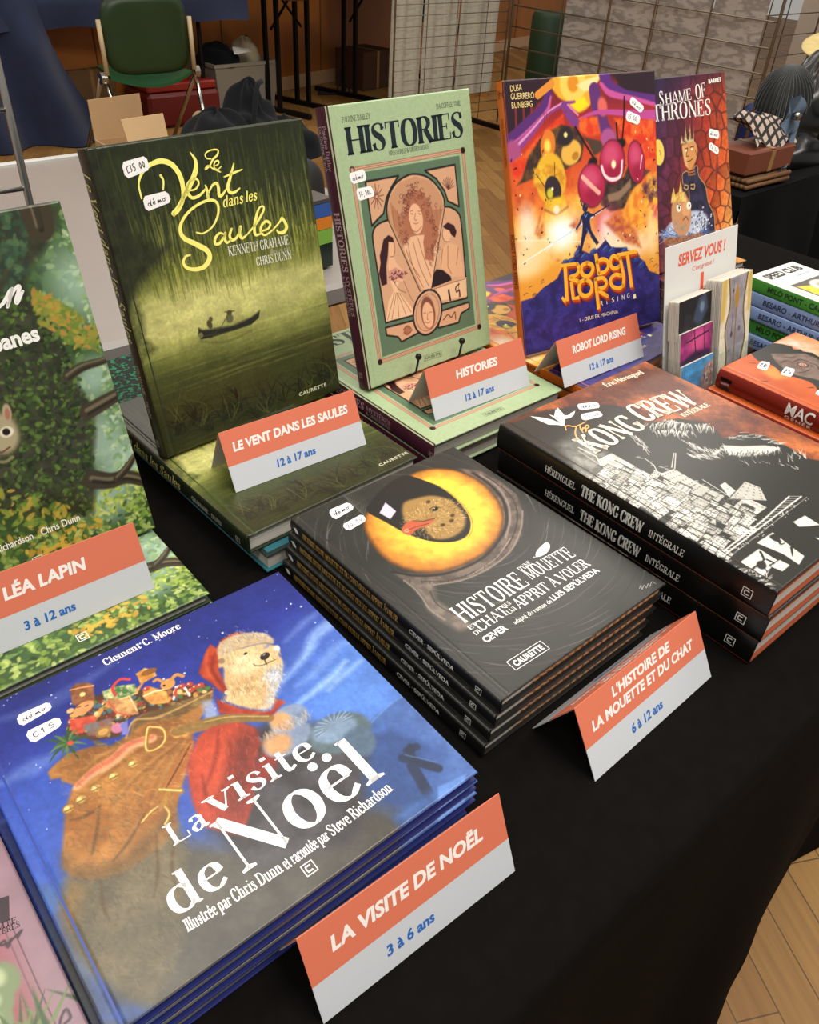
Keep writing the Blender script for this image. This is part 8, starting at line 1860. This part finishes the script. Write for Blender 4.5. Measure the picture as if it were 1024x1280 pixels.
# ------------------------------------------------------------------ blue-draped stall far left with chair and boxes
NAVY = mat('navy_cloth', '#1c2747', .85, noise=.3, scale=18, bump=.15, sheen=.2)
bt_ = empty('folding_table', 'table under the navy cloth at the far stall', 'table', Matrix.Translation((1.9, 5.6, 0)))
mb = MB(); mb.box((-1.2, -.4, .70), (1.15, .4, .735)); mb.build('tabletop', mat('brown_laminate', '#4a3220', .5), bt_)
for lx in (-1.1, .9):
    for ly in (-.3, .3): mb = MB(); mb.tube([(lx, ly, 0), (lx, ly, .70)], .014, 8); mb.build('leg', BLACKM, bt_)
mb = MB()
x0, x1, yf, yb = .65, 3.08, 5.17, 6.03
def navy_top(u, v):
    x = x0 + (x1 - x0) * u
    if v < .3:
        k = v / .3; d = (1 - k); L = .17 - .02 * u
        return (x, yf - .012 - .02 * d * sin(x * 9) * d, .74 - L * d + .004 * sin(x * 20) * d)
    return (x, yf + (yb - yf) * (v - .3) / .7, .741)
mb.surf(navy_top, 60, 20)
def navy_side(u, v):
    # full-length drop at the left, its loose edge swept to the right along the floor
    s = 1 - v; x = .65 + 1.12 * u + .32 * u * s ** 1.6
    y = yf - .02 - .05 * s - (.045 + .03 * s) * sin(u * 22 + 2.4 * s) * min(1, s * 3) - .16 * s * (1 - u) * 0 - .12 * max(0, s - .82) * sin(u * 9 + 1)
    return (x, y, max(.006, .735 * v + .004))
mb.surf(navy_side, 90, 24)
mb.surf(lambda u, v: (1.75 + .34 * u ** 2 * 1.0 + .07 * sin(v * 8) * u, 5.10 + .1 * v * u - .02, .008 + (.16 * (1 - u) ** 2 + .05 * sin(u * 7) ** 2 * (1 - u)) * sin(pi * min(1, v + .1))), 20, 14)
o = mb.build('tablecloth', NAVY, None, smooth=True); tag(o, 'navy cloth over the far table, gathered to the floor at one end', 'tablecloth')

# green shell chair seen from behind
ch = empty('stacking_chair', 'green plastic chair with a metal frame, back turned to us at the far stall', 'chair', Matrix.Translation((2.12, 4.62, 0)))
GRN = mat('dark_green_plastic', '#243a1c', .38, noise=.08, scale=6); GRN2 = mat('green_seat_plastic', '#1c5c38', .3)
YB = 4.55 - 4.62


def shell(w, h, cx, z0, bulge, thick, rc=.09):
    pts = []
    for k in range(40):
        t = 2 * pi * k / 40; c, s = cos(t), sin(t); pw = .42
        pts.append((math.copysign(abs(c) ** pw, c) * w / 2, math.copysign(abs(s) ** pw, s) * h / 2))
    return pts


mb = MB(); pts = shell(.47, .36, 0, 0, 0, 0)
for sgn in (0, 1):
    for r in (1.0, .8, .55, .3):
        for x, z in pts: mb.vert((x * r, YB + .03 * (1 - (x / .235) ** 2) * 0 + .035 * (x * r / .235) ** 2 + (.012 if sgn else 0) + (.0 if r < 1 else .002), .615 + z * r))
n = 40
for sgn in (0, 1):
    o_ = sgn * 4 * n
    for q in range(3):
        for k in range(n):
            f = (o_ + q * n + k, o_ + q * n + (k + 1) % n, o_ + (q + 1) * n + (k + 1) % n, o_ + (q + 1) * n + k)
            mb.face(f if sgn else f[::-1])
    ff = [o_ + 3 * n + k for k in range(n)]
    mb.face(ff if sgn else ff[::-1])
for k in range(n): mb.face((k, (k + 1) % n, 4 * n + (k + 1) % n, 4 * n + k))
mb.build('backrest', GRN, ch, smooth=True)
mb = MB()
mb.surf(lambda u, v: (.235 * (2 * u - 1) * (1 - .3 * v), YB + .03 + .34 * v - .05 * (1 - (2 * u - 1) ** 2) * (1 - v), .435 - .045 * (1 - (2 * u - 1) ** 2) * (1 - .6 * v)), 24, 12)
mb.surf(lambda u, v: (.235 * (1 - 2 * u) * (1 - .3 * v), YB + .03 + .34 * v - .05 * (1 - (2 * u - 1) ** 2) * (1 - v), .42 - .045 * (1 - (2 * u - 1) ** 2) * (1 - .6 * v)), 24, 12)
mb.surf(lambda u, v: (.235 * (2 * u - 1), YB + .03 - .05 * (1 - (2 * u - 1) ** 2), .42 + .015 * v - .045 * (1 - (2 * u - 1) ** 2)), 24, 1)
mb.build('seat', GRN2, ch, smooth=True)
CHR = mat('chromed_tube', '#b9b6ae', .22, 1); BEI = mat('cream_cap', '#c9b48c', .4)
for s in (-1, 1):
    mb = MB(); mb.tube([(s * .25, YB + .03, .44), (s * .252, YB + .035, .69)], .012, 10); mb.build('upright', BEI, ch, smooth=True)
    mb = MB(); mb.lathe([(.001, -.016), (.03, -.016), (.03, .016), (.001, .016)], 18, Matrix.Translation((s * .268, YB + .05, .425)) @ Matrix.Rotation(pi / 2, 4, 'Y')); mb.build('pivot_disc', CHR, ch)
    mb = MB(); mb.tube([(s * .262, YB + .05, .425), (s * .23, YB - .13, .012)], .012, 10); mb.build('leg', CHR, ch, smooth=True)
    mb = MB(); mb.tube([(s * .275, YB + .06, .425), (s * .27, YB + .42, .012)], .012, 10); mb.build('leg', CHR, ch, smooth=True)

def carton(label, M, w, d, h, m=KRAFT, grp=None):
    r = empty('cardboard_box', label, 'box', M, grp); mb = MB(); mb.box((0, 0, .002), (w, d, h), bev=.004); mb.build('carton', m, r)
    mb = MB(); mb.box((w * .46, -.0012, .004), (w * .54, 0, h - .004)); mb.box((w * .46, 0, h), (w * .54, d, h + .001)); mb.build('tape', mat('brown_tape', '#8d6b42', .35), r); return r
carton('tall brown carton under the navy-draped table, left of the chair', Matrix.Translation((1.98, 5.44, 0)) @ Matrix.Rotation(.1, 4, 'Z'), .30, .3, .32, mat('old_kraft', '#6d4f2e', .8, noise=.15, scale=9))
mb = MB(); mb.box((0, 0, .002), (.5, .36, .2), bev=.02); o = mb.build('storage_crate', mat('dark_red_plastic', '#6a1712', .45), None); o.location = (2.36, 5.2, 0); tag(o, 'dark red crate on the floor behind the green chair', 'crate')
mb = MB(); mb.box((0, 0, 0), (.48, .32, .05), bev=.01); o = mb.build('crate_lid', mat('red_lid', '#8f2218', .4), None); o.location = (2.37, 5.22, .203); tag(o, 'bright red lid on top of the dark red crate', 'lid')
mb = MB(); mb.surf(lambda u, v: (.34 * u, .1 * v + .03 * sin(u * 8), .10 * sin(pi * v) * (.5 + .5 * sin(u * 4 + .6)) + .004 + .03 * sin(9 * u) * v), 24, 10); o = mb.build('packing_paper', mat('cream_paper', '#b59e78', .8), None, smooth=True); o.matrix_world = Matrix.Translation((2.55, 4.98, .0)); tag(o, 'crumpled cream packing paper on the floor behind the chair', 'paper')
# translucent bin with clothes
bn = empty('storage_bin', 'translucent plastic storage bin full of clothes under the far tables', 'bin', Matrix.Translation((3.16, 5.56, 0)) @ Matrix.Rotation(.06, 4, 'Z'))
pl = bpy.data.materials.new('frosted_plastic'); pl.use_nodes = True
pb = pl.node_tree.nodes['Principled BSDF']; pb.inputs['Base Color'].default_value = lin(hexc('#a9a294')) + (1,); pb.inputs['Roughness'].default_value = .35; pb.inputs['Transmission Weight'].default_value = .25
mb = MB(); w2_, d2_, h_ = .25, .19, .31
for k, (z, s) in enumerate(((.002, .86), (.02, .9), (h_ - .02, 1.0), (h_ - .02, 1.04), (h_, 1.04), (h_, .98), (.02, .87), (.012, .84))):
    for sx, sy in ((-1, -1), (1, -1), (1, 1), (-1, 1)): mb.vert((sx * w2_ * s, sy * d2_ * s, z))
for k in range(7):
    for j in range(4): mb.face((k * 4 + j, k * 4 + (j + 1) % 4, k * 4 + 4 + (j + 1) % 4, k * 4 + 4 + j))
mb.face((3, 2, 1, 0)); mb.face((28, 29, 30, 31)); mb.build('tub', pl, bn)
mb = MB(); mb.tube(crs([(.18, .17, .31), (.22, .16, .40), (.25, .14, .40), (.25, .12, .31)], 6), .006, 8); mb.build('handle', BLACKM, bn, smooth=True)
def heap(name, label, cat, x, y, z, rx, ry, rz, seed, m):
    f = lobe(0, 0, rx, ry, rz, seed, .1); mb = MB(); mb.surf(f, 40, 14); o = mb.build(name, m, None, smooth=True); o.location = (x, y, z); return tag(o, label, cat)
heap('folded_jacket', 'black jacket heaped on the storage bin', 'jacket', 3.04, 5.52, .285, .15, .15, .13, 4, BLK); heap('canvas_bag', 'cream canvas bag on the storage bin beside the black jacket', 'bag', 3.29, 5.58, .285, .1, .13, .14, 7, mat('cream_canvas', '#b0a486', .85, noise=.2, scale=20))
mb = MB(); mb.surf(lambda u, v: (.12 * u, .05 * v, .01 + .03 * sin(3 * v + 2 * u) * u), 8, 6); o = mb.build('crumpled_bag', mat('white_plastic', '#d5d3cd', .4), None, smooth=True); o.location = (3.07, 5.355, .36); o.rotation_euler = (.9, 0, -.2); tag(o, 'small white plastic bag crumpled on the black jacket', 'plastic bag')
# black-legged folding tables against the veneer
def leg_table(label, x, y, rot, L, cloth_fn=None):
    r = empty('folding_table', label, 'table', Matrix.Translation((x, y, 0)) @ Matrix.Rotation(rot, 4, 'Z'), 'black-legged folding tables'); mb = MB(); mb.box((-L / 2, -.38, .705), (L / 2, .38, .735), bev=.004); mb.build('tabletop', mat('brown_laminate', '#4a3220', .5), r)
    for s in (-1, 1):
        mb = MB(); px = s * (L / 2 - .2)
        for dy in (-.055, .055): mb.box((px - .012, dy - .014, .03), (px + .012, dy + .014, .705))
        mb.box((px - .016, -.34, .003), (px + .016, .34, .034), bev=.004); mb.build('leg', BLACKM, r)
        mb = MB(); mb.tube([(px, 0, .5), (px - s * .22, 0, .70)], .009, 8); mb.build('brace', BLACKM, r)
    return r
leg_table('black-legged folding table behind the storage bin', 3.49, 5.36, .24, .70)
leg_table('black-legged folding table against the orange wall, nearer the wire grids', 4.66, 5.62, .24, 1.5)
mb = MB(); mb.surf(lambda u, v: (4.30 + .9 * u, 5.30 + .22 * u + .03 * sin(u * 14), .74 - (.06 + .42 * u ** 1.3) * (1 - v)), 40, 12); mb.surf(lambda u, v: (4.30 + .9 * u, 5.30 + .22 * u + .03 * sin(u * 14) + .75 * v, .741), 20, 6); o = mb.build('tablecloth', NAVY, None, smooth=True); tag(o, 'navy cloth hanging slantwise from the far table beside the wire grid', 'tablecloth')
carton('dark brown open carton on the floor below the slanting navy cloth', Matrix.Translation((4.36, 5.62, 0)) @ Matrix.Rotation(.2, 4, 'Z'), .36, .3, .27, mat('dark_carton', '#4a2c14', .8, noise=.15, scale=9))
mb = MB(); mb.tube(crs([(4.0, 5.72, .008), (4.12, 5.66, .008), (4.2, 5.72, .12), (4.25, 5.75, .13), (4.28, 5.7, .008), (4.2, 5.6, .008), (4.05, 5.62, .008), (3.95, 5.66, .008)], 8), .007, 8); o = mb.build('power_cable', mat('black_rubber', '#0d0d0d', .6), None, smooth=True); tag(o, 'loop of black cable on the floor in front of the brown carton', 'cable')

# ------------------------------------------------------------------ neighbouring table with leather goods at the right
BC = mat('black_cotton', '#0f0f10', .9, noise=.25, scale=50, bump=.25, sheen=0, spec=.08)
nt_ = empty('folding_table', 'table under the black cloth of the leather goods stall', 'table', Matrix.Translation((2.65, 1.12, 0)))
mb = MB(); mb.box((-.74, -.13, .70), (.95, .14, .74)); mb.build('tabletop', mat('grey_plastic', '#8a8782', .5), nt_)
for lx in (-.68, .85):
    for ly in (-.1, .1): mb = MB(); mb.tube([(lx, ly, 0), (lx, ly, .70)], .014, 8); mb.build('leg', mat('grey_steel', '#77787a', .35, 1), nt_)
mb = MB()
def n_front(u, v):
    x = 1.88 + 1.75 * u; s = 1 - v
    amp = .05 * min(1, s * 2.2)
    return (x - .02 * s, .965 - .02 * s - amp * (sin(x * 15 + 2.2 * s) + .6 * sin(x * 31 + 1 - 3 * s)) - .06 * s, max(.006, .746 * v))
mb.surf(n_front, 110, 26)
def n_top(u, v):
    x = 1.88 + 1.75 * u; hump = .012 * math.exp(-((x - 2.34) / .16) ** 2) * math.exp(-((v - .05) / .12) ** 2)
    return (x, .965 + .31 * v, .747 + hump + .004 * sin(x * 20) * sin(v * 11))
mb.surf(n_top, 80, 20)
mb.surf(lambda u, v: (1.88 - .03 * (1 - v) - .02 * (1 - v) * sin(u * 18), 1.275 - .31 * u, max(.006, .746 * v)), 40, 12)
o = mb.build('tablecloth', BC, None, smooth=True); tag(o, 'black cloth with heavy folds over the leather goods table', 'tablecloth')
YG = 1.12
LEA = mat('black_leather', '#0d0c0c', .32, noise=.2, scale=30, bump=.2, coat=.2)
def onT(x, y, z=0.0, a=0.0): return Matrix.Translation((x, y, .7525 + z)) @ Matrix.Rotation(a, 4, 'Z')
carton('reddish brown box resting on brown wicker on the leather goods table', onT(1.915, .99, .0285, -.03), .2, .1, .055, mat('chestnut_board', '#6a3420', .55, noise=.1, scale=8))
# basket-weave pad under the box edge
mb = MB()
for k in range(9): mb.tube([(.0, .012 * k, .0065), (.19, .012 * k, .0065)], .006, 6); mb.tube([(.0, .012 * k, .0195), (.19, .012 * k, .0195)], .006, 6)
o = mb.build('woven_mat', mat('brown_wicker', '#6d4a28', .7, noise=.2, scale=40), None, smooth=True); o.matrix_world = onT(1.92, .985, .0, -.03); tag(o, 'strip of brown wicker under the reddish box', 'wicker mat')
# checked scarf over the box
chk = bpy.data.materials.new('checked_wool'); chk.use_nodes = True
_n = chk.node_tree; _t = _n.nodes.new('ShaderNodeTexCoord'); _br = _n.nodes.new('ShaderNodeTexBrick'); _br.offset = 0; _br.inputs['Scale'].default_value = 1; _br.inputs['Brick Width'].default_value = .016; _br.inputs['Row Height'].default_value = .016; _br.inputs['Mortar Size'].default_value = .003
_br.inputs['Color1'].default_value = lin(hexc('#b5a193')) + (1,); _br.inputs['Color2'].default_value = lin(hexc('#a8968a')) + (1,); _br.inputs['Mortar'].default_value = (.02, .018, .018, 1)
_n.links.new(_t.outputs['UV'], _br.inputs['Vector']); _n.links.new(_t.outputs['Object'], _br.inputs['Vector']); _n.links.new(_br.outputs['Color'], _n.nodes['Principled BSDF'].inputs['Base Color']); _n.nodes['Principled BSDF'].inputs['Roughness'].default_value = .9
mb = MB(); mb.surf(lambda u, v: (.2 * u, .09 * v + .01 * sin(u * 9), .001 + .06 * sin(pi * v * .5) * (1 - .5 * u) + .012 * sin(u * 12 + v * 4)), 40, 20); o = mb.build('checked_scarf', chk, None, smooth=True); o.matrix_world = onT(1.95, .998, .0855, .0); tag(o, 'checked wool scarf lying on the reddish box', 'scarf')
# black leather bag with a ring strap
lb = empty('leather_bag', 'shiny black leather bag with a ring strap on the leather goods table', 'bag', onT(2.42, 1.11))
mb = MB(); mb.surf(lobe(.02, .01, .2, .1, .25, 3, .12), 60, 24); mb.build('body', LEA, lb, smooth=True)
mb = MB(); mb.surf(lobe(-.1, -.05, .18, .06, .085, 9, .1, -.1), 50, 18); mb.build('flap', LEA, lb, smooth=True)
mb = MB(); mb.tube([(-.07 + .055 * cos(t), -.135 + .01 * sin(t), .175 + .05 * sin(t)) for t in np.linspace(0, 2 * pi, 28)[:-1]], .012, 10, closed=True); mb.build('ring', LEA, lb, smooth=True)
mb = MB(); mb.tube(crs([(-.02, -.13, .16), (.03, -.14, .10), (-.06, -.145, .075), (-.18, -.12, .085)], 8), .009, 8); mb.build('strap', LEA, lb, smooth=True)
mb = MB(); mb.lathe([(.001, -.012), (.022, -.012), (.024, 0), (.022, .012), (.001, .012)], 18, Matrix.Translation((-.13, -.115, .20)) @ Matrix.Rotation(pi / 2, 4, 'X')); mb.build('stud', mat('pewter', '#8d8c88', .25, 1), lb, smooth=True)
# ribbed beanie resting on the bag
rb = bpy.data.materials.new('ribbed_knit'); rb.use_nodes = True
mb = MB()
def beanie(u, v):
    th = 2 * pi * u; la = pi * .5 * v; k = 1 + .05 * (1 if (int(u * 72) % 2) else -1) * cos(la) ** .3
    return (.08 * k * cos(la) * cos(th), .07 * k * cos(la) * sin(th), .095 * sin(la) ** .9 if la > 0 else 0)
mb.surf(beanie, 144, 14); o = mb.build('knitted_beanie', mat('grey_black_knit', '#1c1f20', .9, noise=.3, scale=60, sheen=.3), None, smooth=False); o.matrix_world = onT(2.295, 1.14, .13, .3) @ Matrix.Rotation(-.3, 4, 'Y'); tag(o, 'ribbed grey-black beanie on top of the leather bag', 'beanie')
# blue-grey cloth flower and ribbon
SLA = mat('slate_felt', '#54667a', .85, noise=.15, scale=30)
fw = empty('felt_flower', 'blue-grey felt flower with a trailing ribbon on the leather bag', 'ornament', onT(2.10, 1.045, .10))
for k in range(5):
    a_ = k * 1.26 + .4; mb = MB(); mb.surf(lambda u, v: (.045 * v * cos(a_ + (u - .5) * 1.3), -.03 - .012 * sin(pi * u) * v, .045 + .045 * v * sin(a_ + (u - .5) * 1.3)), 8, 6); mb.surf(lambda u, v: (.045 * v * cos(a_ + (.5 - u) * 1.3), -.027 - .012 * sin(pi * u) * v, .045 + .045 * v * sin(a_ + (.5 - u) * 1.3)), 8, 6); mb.build('petal', SLA, fw, smooth=True)
mb = MB(); mb.lathe([(.001, -.01), (.01, -.008), (.012, .004), (.001, .01)], 12, Matrix.Translation((0, -.045, .045))); mb.build('bead', mat('pewter', '#8d8c88', .25, 1), fw, smooth=True)
mb = MB(); mb.surf(lambda u, v: (.02 - .055 * u + .028 * v, -.035 - .03 * u + .01 * sin(v * 3), .02 - .10 * u + .012 * v), 10, 6); mb.surf(lambda u, v: (.048 - .055 * u - .028 * v, -.032 - .03 * u + .01 * sin((1 - v) * 3), .032 - .10 * u - .012 * v), 10, 6); mb.build('ribbon', SLA, fw, smooth=True)
# straw hat at the top edge
sh = empty('straw_hat', 'pale yellow straw hat on top of the leather bag', 'hat', onT(2.57, 1.13, .254) @ Matrix.Rotation(-.25, 4, 'Y'))
STR = mat('pale_straw', '#d0bb7d', .8, noise=.25, scale=50, bump=.4)
mb = MB(); mb.lathe([(.001, .1), (.035, .1), (.058, .085), (.066, .05), (.07, .005)], 36); mb.build('crown', STR, sh, smooth=True)
mb = MB(); mb.lathe([(.07, .004), (.1, -.004), (.13, .004), (.13, .0), (.1, -.008), (.07, .0)], 36); mb.build('brim', STR, sh, smooth=True)
hb = MB(); hb.lathe([(.001, 0), (.07, 0), (.07, .17), (.05, .18), (.001, .18)], 20); o = hb.build('hat_block', mat('turned_wood', '#5a3c24', .5), None); o.matrix_world = onT(2.75, 1.14, .0); tag(o, 'wooden hat block beside the black leather bag', 'hat block')
